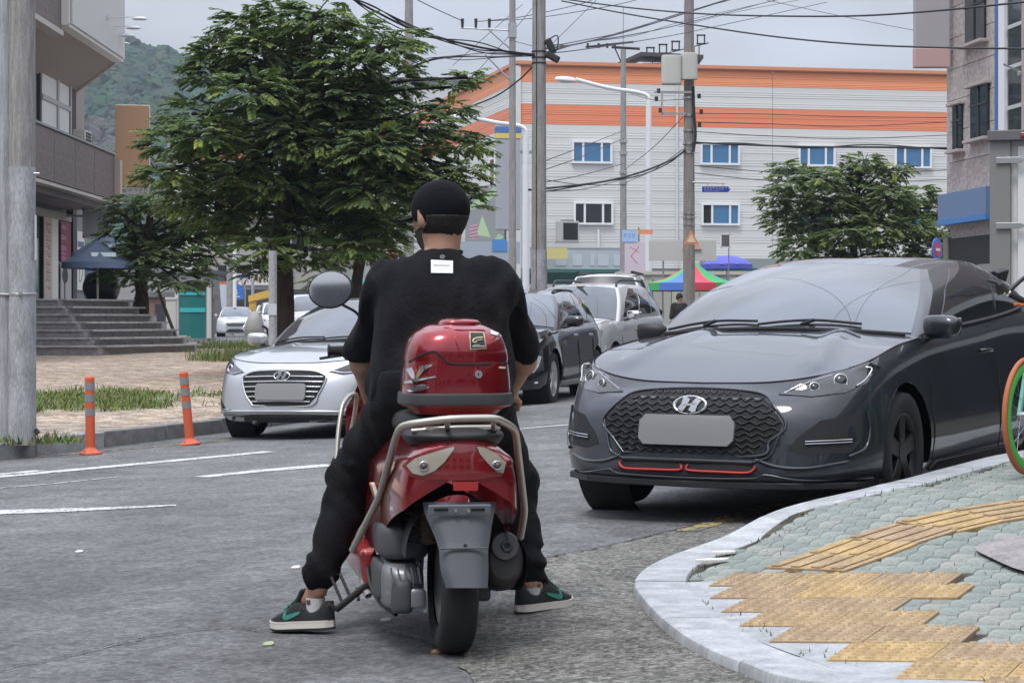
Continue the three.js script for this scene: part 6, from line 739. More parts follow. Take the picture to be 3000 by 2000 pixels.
// ---------------------------------------------------------------- silver sedan beside the far kerb
{
  const yaw = -20 * Math.PI / 180, o = thing('sedan_car', 'silver sedan with wide slatted grille standing by the far kerb', 'car', [-1.99, -.118, -20.94], yaw); o.rotation.z = .012; const pt = paint([.5, .51, .53], .75, .34);
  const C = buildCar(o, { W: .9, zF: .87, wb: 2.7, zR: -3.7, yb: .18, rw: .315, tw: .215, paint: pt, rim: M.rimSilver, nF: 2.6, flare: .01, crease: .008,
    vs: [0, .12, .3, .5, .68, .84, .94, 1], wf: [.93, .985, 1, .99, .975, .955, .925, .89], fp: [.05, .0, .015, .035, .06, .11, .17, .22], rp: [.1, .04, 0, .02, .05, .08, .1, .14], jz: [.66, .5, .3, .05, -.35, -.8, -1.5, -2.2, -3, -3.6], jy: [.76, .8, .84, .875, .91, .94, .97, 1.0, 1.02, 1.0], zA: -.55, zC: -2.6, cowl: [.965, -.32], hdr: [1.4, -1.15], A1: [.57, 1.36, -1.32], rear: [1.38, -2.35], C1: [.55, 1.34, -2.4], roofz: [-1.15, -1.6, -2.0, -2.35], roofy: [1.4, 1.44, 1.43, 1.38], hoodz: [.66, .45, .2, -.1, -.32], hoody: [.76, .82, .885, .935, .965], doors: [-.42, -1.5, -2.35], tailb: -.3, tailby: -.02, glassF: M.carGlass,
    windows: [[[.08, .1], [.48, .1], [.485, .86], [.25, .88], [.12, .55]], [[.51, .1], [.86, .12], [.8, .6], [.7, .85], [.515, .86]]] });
  const hex = [[-.3, .345], [.3, .345], [.4, .46], [.455, .6], [.43, .645], [.3, .682], [0, .69], [-.3, .682], [-.43, .645], [-.455, .6], [-.4, .46]]; const hw = y => interp(y, [.345, .46, .6, .645, .69], [.3, .4, .455, .43, .25]) - .015; const gr = C.F('grille', hex, M.matteBlack, .002, o, 3); for (let k = 0; k < 6; k++) { const y = .385 + k * .048, w = hw(y); C.bar('grille_slat', [[-w, y], [-w / 2, y + .006], [0, y + .008], [w / 2, y + .006], [w, y]], .0085, M.lampChrome, gr, .008); } C.bar('grille_surround', [...hex, hex[0]], .011, M.steel, gr, .006);
  emblem(o, C.frontPt(0, .64).add(V(0, 0, .018)), .085, .045, -.25); C.F('number_plate', [[-.255, .4], [.255, .4], [.27, .43], [.27, .54], [.25, .56], [-.25, .56], [-.27, .54], [-.27, .43]], M.plateLight, .03, o, 2, .028);
  const [h1, h2] = C.FB('headlight', [[.46, .672], [.6, .645], [.74, .665], [.81, .7], [.83, .785], [.8, .815], [.68, .77], [.56, .715]], M.lampBase, .005, 2); [[h1, 1], [h2, -1]].forEach(([h, k]) => { const p = C.frontPt(k * .69, .715); mesh('projector_ring', tf(new THREE.TorusGeometry(.034, .008, 6, 22), [p.x, p.y, p.z + .012], [-.3, k * .5, 0]), M.lampChrome, h); mesh('chrome_strip', tube([[.5, .685], [.62, .665], [.76, .69]].map(([x, y]) => C.frontPt(k * x, y).add(V(0, 0, .008))), .007, 12, 5), M.lampChrome, h); });
  const [v1, v2] = C.FB('corner_vent', [[.66, .3], [.76, .285], [.83, .33], [.845, .52], [.815, .56], [.79, .4]], M.matteBlack, .003, 2); [[v1, 1], [v2, -1]].forEach(([v, k]) => mesh('vent_blade', tube([[.6, .3], [.7, .305], [.8, .3]].map(([x, y]) => C.frontPt(k * x, y).add(V(0, 0, .01))), .01, 12, 5), M.lampChrome, v));
  C.F('lower_valance', [[-.84, .18], [.84, .18], [.76, .245], [.4, .262], [0, .266], [-.4, .262], [-.76, .245]], M.blackPlastic, .004, o, 3); C.bar('bumper_lip', [[-.82, .27], [-.6, .285], [-.3, .29], [0, .292], [.3, .29], [.6, .285], [.82, .27]], .014, pt, o, .006);
  mirrorHousing(o, .9, 1.0, -.62, 1, pt); mirrorHousing(o, .9, 1.0, -.62, -1, pt); for (const [u0, u1] of [[-.88, -.1], [-.1, .65]]) mesh('wiper', tube([0, .3, .6, 1].map(t => C.wsFull(lerp(u0, u1, t), .03 + .04 * Math.sin(t * 2.4)).add(V(0, .016, .012))), .009, 20, 5), M.matteBlack, o); mesh('cowl_trim', tube([-.9, -.5, 0, .5, .9].map(u => C.wsFull(u, .008).add(V(0, .002, .004))), .014, 30, 6), M.matteBlack, o);
}
// ---------------------------------------------------------------- black crossover, old silver sport utility car, white van in the queue
function crossover(name, label, pos, yaw, pt, k, extra) {
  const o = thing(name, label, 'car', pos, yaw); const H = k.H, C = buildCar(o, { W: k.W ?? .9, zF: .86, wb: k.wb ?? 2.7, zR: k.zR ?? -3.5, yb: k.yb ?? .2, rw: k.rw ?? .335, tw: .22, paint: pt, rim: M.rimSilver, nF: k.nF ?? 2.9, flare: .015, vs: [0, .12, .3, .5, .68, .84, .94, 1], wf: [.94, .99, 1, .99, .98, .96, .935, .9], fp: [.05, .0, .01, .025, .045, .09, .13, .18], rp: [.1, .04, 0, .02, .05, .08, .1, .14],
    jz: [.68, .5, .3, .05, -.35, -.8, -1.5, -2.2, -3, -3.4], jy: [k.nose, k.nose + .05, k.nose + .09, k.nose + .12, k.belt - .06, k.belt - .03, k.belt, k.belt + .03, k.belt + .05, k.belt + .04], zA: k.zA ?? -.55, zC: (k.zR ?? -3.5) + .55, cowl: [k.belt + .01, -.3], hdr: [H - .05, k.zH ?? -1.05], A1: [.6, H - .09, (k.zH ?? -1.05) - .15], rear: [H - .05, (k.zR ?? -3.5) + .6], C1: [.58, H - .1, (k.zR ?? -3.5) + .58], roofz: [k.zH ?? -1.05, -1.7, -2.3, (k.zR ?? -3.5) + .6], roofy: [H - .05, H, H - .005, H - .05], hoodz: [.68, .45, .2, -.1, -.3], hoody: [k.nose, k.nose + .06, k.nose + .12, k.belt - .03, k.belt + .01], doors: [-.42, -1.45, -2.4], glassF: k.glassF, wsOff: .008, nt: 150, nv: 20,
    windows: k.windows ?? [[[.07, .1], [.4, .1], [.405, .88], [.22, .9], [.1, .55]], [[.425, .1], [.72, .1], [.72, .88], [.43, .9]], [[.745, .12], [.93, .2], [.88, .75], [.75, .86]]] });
  mirrorHousing(o, k.W ?? .9, k.belt + .06, -.62, 1, k.mirror ?? pt, 1.05); mirrorHousing(o, k.W ?? .9, k.belt + .06, -.62, -1, k.mirror ?? pt, 1.05);
  extra && extra(o, C); return o;
}
crossover('crossover_car', 'black crossover with slim white lights in the queue behind the rider', [-.32, -.005, -26.1], -14 * Math.PI / 180, paint([.012, .013, .016], .3, .25), { H: 1.49, nose: .84, belt: 1.0, yb: .2 }, (o, C) => {
  C.F('grille', [[-.42, .5], [.42, .5], [.5, .62], [.45, .74], [-.45, .74], [-.5, .62]], M.matteBlack, .003, o, 2); for (const y of [.56, .62, .68]) C.bar('grille_slat', [[-.42, y], [0, y + .004], [.42, y]], .008, M.greyPlastic, o, .008); C.FB('headlight', [[.5, .74], [.62, .72], [.78, .76], [.83, .84], [.78, .85], [.62, .8]], M.lampClear, .005); C.FB('running_light', [[.72, .44], [.76, .42], [.81, .5], [.83, .62], [.8, .64], [.77, .54]], M.lampClear, .006); C.F('number_plate', [[-.26, .42], [.26, .42], [.26, .53], [-.26, .53]], M.plate, .03); C.bar('bumper_strip', [[-.8, .3], [-.4, .27], [0, .265], [.4, .27], [.8, .3]], .014, M.lampChrome, o, .008); C.S('side_strip', [[-.5, .3], [-2.2, .33], [-2.2, .38], [-.5, .35]], M.blackPlastic, .012); for (const z of [-1.3, -2.25]) for (const k of [1, -1]) { const p = C.sidePt(z, .88); const h = mesh('door_handle', tube([[0, 0, .1], [.025, 0, .05], [.025, 0, -.05], [0, 0, -.1]], .012, 12, 6), M.chrome, o); h.position.set(k * (p.x + .004), .88, z); if (k < 0) h.scale.x = -1; } for (const k of [1, -1]) mesh('roof_rail', tube([[.53, 1.43, -1.4], [.53, 1.475, -1.6], [.53, 1.48, -2.5], [.52, 1.43, -2.75]].map(p => [p[0] * k, p[1], p[2]]), .016, 24, 6), M.blackPlastic, o); });
crossover('utility_car', 'older silver sport utility car with round headlights behind the black crossover', [.78, -.01, -32.4], -20 * Math.PI / 180, paint([.55, .56, .57], .35, .36), { H: 1.69, nose: .96, belt: 1.1, yb: .25, rw: .35, nF: 3.2, zR: -3.5, zH: -.95, mirror: M.lampChrome, zA: -.5 }, (o, C) => {
  C.FB('headlight', [[.46, .8], [.56, .74], [.76, .75], [.83, .82], [.83, .92], [.74, .95], [.56, .94]], M.lampClear, .006); [1, -1].forEach(k => { const p = C.frontPt(k * .66, .845); mesh('lamp_ring', tf(new THREE.TorusGeometry(.075, .012, 6, 26), [p.x, p.y, p.z + .012], [-.15, k * .4, 0]), M.lampChrome, o); }); C.FB('indicator', [[.46, .7], [.82, .72], [.82, .755], [.46, .735]], M.amber, .008); C.F('grille', [[-.36, .74], [.36, .74], [.38, .9], [-.38, .9]], M.blackPlastic, .004); C.F('bumper_pad', [[-.86, .5], [.86, .5], [.87, .68], [-.87, .68]], std([.33, .34, .35], .5), .02, o, 3); C.F('lower_grille', [[-.6, .34], [.6, .34], [.6, .48], [-.6, .48]], M.matteBlack, .006); C.FB('fog_lamp', [[.62, .36], [.75, .36], [.75, .46], [.62, .46]], M.lampClear, .008); for (const k of [1, -1]) mesh('roof_rail', tube([[.54, 1.62, -1.2], [.54, 1.72, -1.35], [.54, 1.73, -2.5], [.53, 1.66, -2.75]].map(p => [p[0] * k, p[1], p[2]]), .02, 24, 6), M.greyPlastic, o); for (const z of [-1.3, -2.25]) for (const k of [1, -1]) { const p = C.sidePt(z, .92); const h = mesh('door_handle', tube([[0, 0, .1], [.03, 0, .05], [.03, 0, -.05], [0, 0, -.1]], .014, 12, 6), M.chrome, o); h.position.set(k * (p.x + .004), .92, z); if (k < 0) h.scale.x = -1; } });
crossover('white_van', 'white van with tall roof at the back of the queue', [1.75, 0, -40.5], -9 * Math.PI / 180, paint([.78, .79, .8], .1, .3), { H: 2.02, nose: 1.02, belt: 1.16, W: .95, yb: .25, rw: .34, zR: -4.0, wb: 3.1, zH: -.75, zA: -.3, nF: 3.2, mirror: M.blackPlastic, glassF: phys([.05, .053, .057], .35, 0) }, (o, C) => { C.FB('headlight', [[.5, .82], [.84, .82], [.85, 1.0], [.55, .97]], M.lampClear, .006); C.F('grille', [[-.4, .8], [.4, .8], [.42, .95], [-.42, .95]], M.blackPlastic, .004); C.F('bumper', [[-.88, .34], [.88, .34], [.88, .6], [-.88, .6]], M.whitePaint, .02); for (const k of [1, -1]) mesh('roof_bar', box(.06, .05, 2.2, [k * .55, 2.03, -1.9], [0, 0, 0], .01), M.blackPlastic, o); });
// ---------------------------------------------------------------- far parked cars
crossover('parked_car', 'silver car with wide smiling grille parked far off beside the teal kiosk', [-13.1, .22, -97], 6 * Math.PI / 180, paint([.55, .56, .58], .5, .35), { H: 1.47, nose: .84, belt: .98, zH: -1.15, zA: -.55 }, (o, C) => { C.F('grille', [[-.45, .68], [.45, .68], [.35, .5], [-.35, .5]], M.greyPlastic, .006); C.bar('grille_trim', [[-.46, .7], [0, .72], [.46, .7], [.36, .5], [0, .47], [-.36, .5], [-.46, .7]], .02, M.lampChrome, o, .01); C.F('lower_grille', [[-.42, .26], [.42, .26], [.36, .38], [-.36, .38]], M.matteBlack, .006); C.FB('headlight', [[.5, .7], [.8, .72], [.82, .85], [.6, .82]], M.lampClear, .006); C.F('number_plate', [[-.26, .4], [.26, .4], [.26, .48], [-.26, .48]], M.plateLight, .02); });
crossover('parked_car', 'white car with dark windscreen half hidden behind the far silver car', [-12.2, .22, -104], 10 * Math.PI / 180, paint([.75, .76, .77], .1, .35), { H: 1.62, nose: .9, belt: 1.05, glassF: M.carGlassSide }, (o, C) => { C.FB('headlight', [[.5, .74], [.8, .76], [.82, .88], [.6, .85]], M.lampClear, .006); C.F('grille', [[-.4, .6], [.4, .6], [.4, .76], [-.4, .76]], M.matteBlack, .006); });
crossover('parked_car', 'white van nose beside the pale grey pole in the far street', [-10.4, .22, -92], 12 * Math.PI / 180, paint([.75, .76, .77], .1, .35), { H: 1.65, nose: .92, belt: 1.08, zH: -.8, zA: -.3 }, (o, C) => { C.FB('headlight', [[.5, .74], [.8, .76], [.82, .88], [.6, .85]], M.lampClear, .006); C.F('grille', [[-.4, .6], [.4, .6], [.4, .76], [-.4, .76]], M.matteBlack, .006); });
crossover('parked_car', 'white car roof showing above the silver sedan before the tree', [-5.3, .3, -57], 14 * Math.PI / 180, paint([.7, .71, .73], .2, .35), { H: 1.5, nose: .84, belt: 1.0 }, (o, C) => { C.FB('headlight', [[.5, .7], [.8, .72], [.82, .85], [.6, .82]], M.lampClear, .006); C.F('grille', [[-.4, .55], [.4, .55], [.4, .72], [-.4, .72]], M.matteBlack, .006); });
{ // covered motorbike beside the far cars
  const p = at(745, 960, 88), o = thing('covered_motorcycle', 'motorcycle under a dusty grey cover next to the far cars', 'motorcycle', [p.x, .22, p.z]); mesh('cover', superLoft([[.15, .42, .8, 2.4], [.5, .4, .85, 2.4], [.9, .3, .7, 2.2, .02], [1.15, .16, .3, 2, .05], [1.22, .05, .1, 2]], 24), std([.28, .27, .24], .9), o); mesh('wheel', tf(new THREE.TorusGeometry(.26, .06, 8, 24), [.35, .3, .3], [0, .3, 0]), M.rubber, o); mesh('handlebar', cyl(V(.2, 1.1, .2), V(.75, 1.12, .35), .02, .02, 6), M.dark, o);
}
// ---------------------------------------------------------------- box truck at the frame edge
{
  const o = thing('box_truck', 'white box truck with grey corner post beyond the hatchback', 'truck', [5.17, .06, -22], -.3); const fm = std([.24, .24, .23], .55, .3), wm = std([.72, .72, .72], .45);
  mesh('cargo_box', box(2.3, 2.15, 4.6, [1.2, 1.86, -2.36], [0, 0, 0], .01), wm, o); for (const x of [.08, 2.3]) mesh('corner_post', box(.22, 2.3, .14, [x, 1.82, -.03], [0, 0, 0], .01), fm, o); mesh('top_rail', box(2.5, .11, .3, [1.2, 2.985, -.05], [0, 0, 0], .01), std([.13, .13, .13], .5), o); mesh('bottom_rail', box(2.45, .14, .16, [1.2, .72, -.02], [0, 0, 0], .01), fm, o);
  for (const x of [.72, 1.66]) mesh('door', box(.92, 2.05, .05, [x, 1.85, -.03], [0, 0, 0], .006), wm, o); for (const y of [1.2, 2.02, 2.72]) mesh('hinge', [extrude([[-.08, -.03], [.16, -.03], [.24, 0], [.16, .03], [-.08, .03]], .02, .003, [.12, y, .05])], M.steel, o); mesh('lock_bar', [cyl(V(1.05, .8, .03), V(1.05, 2.9, .03), .014, .014, 8)], M.steel, o); mesh('marker_lamp', box(.09, .05, .03, [.34, 2.985, .12], [0, 0, 0], .01), phys([.35, .02, .02], .2, 0, { clearcoat: 1 }), o); mesh('marker_lamp', box(.09, .05, .03, [2.05, 2.985, .12], [0, 0, 0], .01), phys([.35, .02, .02], .2, 0, { clearcoat: 1 }), o);
  mesh('chassis', box(.8, .2, 6.4, [1.2, .6, -3.1]), M.matteBlack, o); mesh('bumper', box(2.1, .12, .1, [1.2, .45, -.05], [0, 0, 0], .02), fm, o); for (const x of [.28, 2.12]) for (const z of [-1.1, -5.2]) { const g = new THREE.CylinderGeometry(.37, .37, .24, 28); g.rotateZ(Math.PI / 2); mesh('wheel', tf(g, [x, .37, z]), M.rubber, o); } mesh('cab', [box(1.9, 1.5, 1.4, [1.2, 1.35, -5.6], [0, 0, 0], .12)], wm, o); mesh('tail_lamp', box(.28, .1, .05, [.4, .56, .0], [0, 0, 0], .01), phys([.35, .02, .02], .2, 0, { clearcoat: 1 }), o);
}
// ---------------------------------------------------------------- red scooter (local: -z forwards, x to its right, origin under the rear wheel)
const SCO = gp(1325, 1913), SYAW = 9.5 * Math.PI / 180;
const scooter = thing('scooter', 'red scooter with top box and rusty grey carrier frame standing in the road', 'scooter', [SCO.x, SCO.y, SCO.z], SYAW);
function sl(px, py, zl) { const k = (px - 1500) / FOC, c = Math.cos(SYAW), s = Math.sin(SYAW); const x = (-k * SCO.z - k * zl * c - SCO.x - zl * s) / (c - k * s); const wz = SCO.z - x * s + zl * c; return V(x, EYE - (py - HOR) / FOC * -wz - SCO.y, zl); }
{
  const S = scooter, red = phys([.25, .008, .013], .22, .62, { clearcoat: 1, clearcoatRoughness: .05 }), redDull = phys([.34, .02, .018], .4, .1, { clearcoat: .7, clearcoatRoughness: .15 }), grey = std([.078, .083, .096], .62), frameM = std([.46, .44, .39], .36, .7), eng = std([.3, .3, .31], .42, .75), engDark = std([.06, .063, .068], .6), rust = std([.14, .1, .07], .8);
  
  // rear wheel
  const wh = new THREE.Group(); wh.name = 'rear_wheel'; wh.position.set(0, .225, 0); S.add(wh);
  const prof = [[.13, -.05], [.16, -.058], [.19, -.06], [.212, -.048], [.223, -.025], [.225, 0], [.223, .025], [.212, .048], [.19, .06], [.16, .058], [.13, .05]]; const ty = new THREE.LatheGeometry(prof.map(p => new THREE.Vector2(p[0], p[1])), 56); ty.rotateZ(Math.PI / 2);
  { const p = ty.attributes.position; for (let i = 0; i < p.count; i++) { const r = Math.hypot(p.getY(i), p.getZ(i)), a = Math.atan2(p.getY(i), p.getZ(i)); if (r > .2) { const k = 1 - .012 * (Math.sin(a * 28 + p.getX(i) * 60) > .4 ? 1 : 0); p.setY(i, p.getY(i) * k); p.setZ(i, p.getZ(i) * k); } } ty.computeVertexNormals(); }
  mesh('tyre', ty, M.rubber, wh); const rim = new THREE.CylinderGeometry(.135, .135, .09, 30); rim.rotateZ(Math.PI / 2); mesh('rim', rim, eng, wh);
  // tail fairing
  const st = [[.222, .012, .61, .598], [.22, .07, .645, .565], [.214, .125, .673, .532], [.205, .157, .688, .51], [.185, .178, .7, .49], [.14, .192, .71, .475], [.05, .203, .718, .45], [-.1, .212, .728, .4], [-.25, .225, .735, .33], [-.4, .238, .74, .25], [-.55, .238, .742, .2], [-.7, .22, .735, .2], [-.82, .18, .7, .22]];
  const sv = (k, t) => spl(t, st.map((_, i) => i), st.map(r => r[k]));
  const tailG = gridGeo(48, 60, (u, v) => { const t = v * (st.length - 1), z = sv(0, t), w = sv(1, t), yt = sv(2, t), yb = sv(3, t), a = (u - .5) * Math.PI, c = Math.sin(a), e = Math.cos(a); const x = w * Math.sign(c) * Math.abs(c) ** .72, y = yb + (yt - yb) * Math.abs(e) ** .62; const crease = .012 * Math.exp(-(((Math.abs(u - .5) - .3) / .04) ** 2)); return V(x + Math.sign(x) * crease, y, z); });
  const tail = mesh('tail_fairing', tailG, red, S), tailCap = tail; 
  mesh('inner_fender', gridGeo(20, 10, (u, v) => { const a = (u - .5) * Math.PI; return V(.17 * Math.sin(a), .33 + .2 * Math.cos(a), .13 - v * .6); }), M.matteBlack, S);
  scene.updateMatrixWorld(true); const rc = new THREE.Raycaster();
  const onto = (m, px, py, fallback = .17) => { const o = V(0, EYE, 0), dir = V((px - 1500) / FOC, -(py - HOR) / FOC, -1).normalize(); rc.set(o, dir); const h = rc.intersectObjects(Array.isArray(m) ? m : [m]); return h.length ? S.worldToLocal(h[0].point.clone()) : sl(px, py, fallback); };
  const rearZ = p => .231 - 1.05 * p.x * p.x - 1.15 * (p.y - .6) ** 2, onRear = (px, py) => { let z = .2, p; for (let i = 0; i < 12; i++) { p = sl(px, py, z); z = rearZ(p); } return p; };
  const PX = (arr, m, off, times = 2) => patch(arr.map(p => [p[0] / 100, -p[1] / 100]), (a, b) => onRear(a * 100, -b * 100), off, times, .03);
  const lamp = mesh('tail_lamp', PX([[1178, 1365], [1202, 1339], [1262, 1317], [1329, 1300], [1396, 1302], [1435, 1313], [1470, 1337], [1487, 1360], [1470, 1395], [1383, 1406], [1325, 1406], [1232, 1402], [1202, 1395]].reverse(), [tail, tailCap], .002, 3), phys([.16, .006, .008], .1, 0, { clearcoat: 1 }), S);
  const clear = phys([.4, .36, .3], .15, .25, { clearcoat: 1, clearcoatRoughness: .05 });
  const lens = [[[1191, 1364], [1219, 1341], [1266, 1326], [1329, 1308], [1329, 1317], [1303, 1352], [1275, 1378], [1240, 1393], [1210, 1386]], [[1396, 1308], [1418, 1311], [1453, 1328], [1481, 1354], [1472, 1386], [1453, 1382], [1427, 1356], [1405, 1330]]];
  lens.forEach((l, i) => { const m = mesh('indicator_lens', PX(l.reverse(), [tail, tailCap], .006, 3), clear, lamp); const [bx, by] = i ? [1455, 1362] : [1240, 1364]; const b = onRear(bx, by); const r = new THREE.TorusGeometry(.013, .003, 6, 20); mesh('reflector', tf(r, [b.x, b.y, b.z + .013]), M.lampChrome, lamp); mesh('bulb', tf(new THREE.SphereGeometry(.0095, 10, 8), [b.x, b.y, b.z + .014]), std([.1, .08, .06], .4), lamp); });
  mesh('lower_reflector', PX([[1326, 1410], [1400, 1410], [1398, 1436], [1328, 1436]].reverse(), [tail, tailCap], .006, 2), phys([.4, .02, .015], .2, 0, { clearcoat: 1 }), S);
  { const p = onto([tail, tailCap], 1100, 1440, -.15), g = box(.012, .07, .11, [p.x - .002, p.y - .005, p.z], [0, 0, .3], .004); mesh('side_sticker', g, std([.65, .25, .05], .4), S); mesh('side_stripe', [box(.012, .075, .015, [p.x - .005, p.y, p.z + .065], [0, 0, .3], .003)], M.whitePaint, S); }
  // plate holder / mudguard
  const rows = [[1470, 1237, 1455, .2], [1500, 1243, 1448, .215], [1545, 1262, 1440, .24], [1600, 1283, 1432, .27], [1612, 1286, 1430, .28], [1660, 1289, 1431, .3], [1722, 1306, 1429, .325]];
  const face = (off) => gridGeo(10, 24, (u, v) => { const py = lerp(1470, 1722, v), q = k => spl(py, rows.map(r => r[0]), rows.map(r => r[k])); const z = q(3) - .03 * (2 * u - 1) ** 4 + off; return sl(lerp(q(1), q(2), u), py, z); }, (u, v) => [u * .3, v * .4]);
  const mg = mesh('mudguard', [face(0), face(-.012)], grey, S);
  mesh('plate_bracket', [tf(new RoundedBoxGeometry(.2, .036, .008, 2, .006), sl(1346, 1494, .235).toArray(), [.25, 0, 0])], std([.16, .17, .19], .5), mg); for (const px of [1292, 1400]) mesh('slot', tf(new RoundedBoxGeometry(.045, .01, .006, 2, .003), sl(px, 1492, .242).toArray(), [.25, 0, 0]), M.matteBlack, mg); mesh('bolt', [1335, 1372].map(px => tf(new THREE.CylinderGeometry(.006, .006, .006, 10), sl(px, 1496, .243).toArray(), [Math.PI / 2, 0, 0])), M.steel, mg);
  mesh('plate_fold', tf(new RoundedBoxGeometry(.155, .006, .01, 2, .003), sl(1358, 1606, .285).toArray()), grey, mg); mesh('screw', tf(new THREE.CylinderGeometry(.006, .006, .008, 10), sl(1363, 1598, .282).toArray(), [Math.PI / 2, 0, 0]), M.dark, mg);
  // engine, air box, shock absorber, exhaust
  const rb = (px0, px1, py0, py1, z0, z1, mat, name, ex = 4) => { const a = sl(px0, py1, z1), b = sl(px1, py0, z1), w = (b.x - a.x) / 2, h = b.y - a.y, zc = (z0 + z1) / 2, dz = (z1 - z0) / 2; return mesh(name, superLoft([[a.y, w * .8, dz * .8, ex, (a.x + b.x) / 2, zc], [a.y + h * .15, w, dz, ex, (a.x + b.x) / 2, zc], [a.y + h * .8, w, dz, ex, (a.x + b.x) / 2, zc], [b.y, w * .7, dz * .8, ex, (a.x + b.x) / 2, zc]], 28), mat, S); };
  rb(1118, 1268, 1535, 1645, -.45, -.02, engDark, 'air_box', 3.2); const ec = rb(1128, 1252, 1655, 1792, -.42, .02, eng, 'engine_case', 3.5); rb(1150, 1215, 1700, 1800, -.1, .05, engDark, 'case_cover', 3); rb(1196, 1250, 1725, 1782, 0, .045, eng, 'gear_cover', 3); rb(1105, 1150, 1650, 1760, -.4, -.1, engDark, 'fan_cover', 3);
  for (let i = 0; i < 5; i++) { const p = sl(1148 + i * 20, 1685, .03); mesh('case_rib', box(.006, .055, .012, p.toArray(), [0, 0, .15], .002), eng, S); } mesh('case_slot', box(.03, .006, .006, sl(1228, 1712, .03).toArray()), M.matteBlack, S); mesh('case_bolt', [[1135, 1738], [1190, 1742], [1140, 1700], [1245, 1788]].map(([x, y]) => tf(new THREE.CylinderGeometry(.007, .007, .01, 8), sl(x, y, .035).toArray(), [Math.PI / 2, 0, 0])), M.steel, S);
  mesh('shock_absorber', [cyl(sl(1245, 1590, -.02), sl(1243, 1480, -.06), .034, .034, 16)], rust, S); const spring = []; for (let i = 0; i <= 60; i++) { const t = i / 60, p = sl(1210, 1590, .0).lerp(sl(1212, 1490, -.04), t); spring.push(p.add(V(Math.cos(t * 38) * .024, 0, Math.sin(t * 38) * .024))); } mesh('spring', tube(spring, .005, 160, 5), M.dark, S);
  { const a = sl(1478, 1612, .11), m = mesh('muffler', (() => { const L = [[-.34, .045, .05], [-.3, .062, .085], [-.05, .068, .1], [.07, .068, .095], [.1, .06, .08], [.112, .045, .06]]; const g = superLoft(L.map(([z, w, h]) => [z, w, h, 2.3]), 30); g.rotateX(Math.PI / 2); g.scale(1, 1, 1); return g; })(), std([.035, .034, .034], .45, .3), S); m.position.set(a.x, a.y - .045, 0); m.rotation.x = -.12; const cap = new THREE.CylinderGeometry(.043, .05, .03, 24); cap.rotateX(Math.PI / 2); mesh('muffler_cap', tf(cap, [0, .045, .115]), std([.07, .068, .07], .5, .3), m); const tip = new THREE.TorusGeometry(.014, .006, 8, 18); mesh('exhaust_tip', tf(tip, [.005, .045, .132]), M.dark, m); mesh('tip_hole', tf(new THREE.CircleGeometry(.012, 16), [.005, .045, .1335]), M.matteBlack, m); const sh = gridGeo(12, 8, (u, v) => { const q = lerp(-.5, 1.75, u); return V(.078 * Math.cos(q - .3), -.02 + .11 * Math.sin(q - .3), lerp(-.28, .1, v)); }); mesh('heat_shield', sh, M.blackPlastic, m); }
  mesh('swing_arm', box(.05, .06, .5, [.1, .2, -.22], [0, 0, 0], .015), engDark, S);
  // carrier frame
  mesh('carrier_frame', tube([[1032, 1612, -.36], [1066, 1545, -.28], [1112, 1450, -.16], [1146, 1330, .04], [1163, 1272, .12], [1178, 1250, .15], [1215, 1240, .18], [1320, 1227, .22], [1440, 1225, .22], [1476, 1237, .19], [1508, 1262, .13], [1518, 1330, .05], [1531, 1440, -.08], [1536, 1500, -.14], [1524, 1575, -.2]].map(p => sl(...p)), .0125, 140, 10, false, .35), frameM, S);
  mesh('carrier_bar', [tube([[1205, 1262, .1], [1330, 1252, .12], [1450, 1250, .12]].map(p => sl(...p)), .008, 20, 6), cyl(sl(1310, 1238, .2), sl(1310, 1262, .1), .009, .009, 8), cyl(sl(1446, 1236, .2), sl(1446, 1262, .1), .009, .009, 8), box(.24, .008, .2, sl(1345, 1250, .03).toArray())], frameM, S); mesh('carrier_bolt', [[1245, 1275], [1288, 1272], [1432, 1272], [1452, 1282]].map(([x, y]) => cyl(sl(x, y - 14, .06), sl(x, y + 12, .05), .007, .007, 8)), M.steel, S);
  mesh('seat', superLoft([[.7, .14, .38, 3, 0, -.42], [.735, .16, .42, 3, 0, -.42], [.775, .15, .41, 3, 0, -.42], [.79, .11, .36, 3, 0, -.42]], 36), std([.014, .014, .015], .55), S); mesh('seat_tail', superLoft([[.69, .15, .16, 2.6, 0, .0], [.72, .165, .17, 2.6, 0, .0], [.745, .13, .14, 2.6, 0, 0]], 30), M.blackPlastic, S);
  // floor, leg shield, front end
  mesh('floor_board', [box(.4, .05, .5, [0, .3, -.98], [0, 0, 0], .02)], redDull, S); mesh('footboard_mat', box(.36, .012, .46, [0, .334, -.98], [0, 0, 0], .005), M.rubber, S); mesh('side_skirt', [box(.06, .14, .7, [-.235, .24, -.7], [0, 0, .15], .025), box(.06, .14, .7, [.235, .24, -.7], [0, 0, -.15], .025)], redDull, S);
  mesh('leg_shield', gridGeo(24, 24, (u, v) => { const a = (u - .5) * 2, w = spl(v, [0, .3, .7, 1], [.2, .24, .25, .12]); return V(a * w, .34 + v * .56, -1.2 - .12 * (v) + .09 * a * a); }), red, S); mesh('front_cowl', gridGeo(20, 20, (u, v) => { const a = (u - .5) * 2, w = spl(v, [0, .4, .8, 1], [.14, .22, .2, .12]); return V(a * w, .4 + v * .52, -1.28 - .14 * (1 - a * a) - .05 * v); }), red, S);
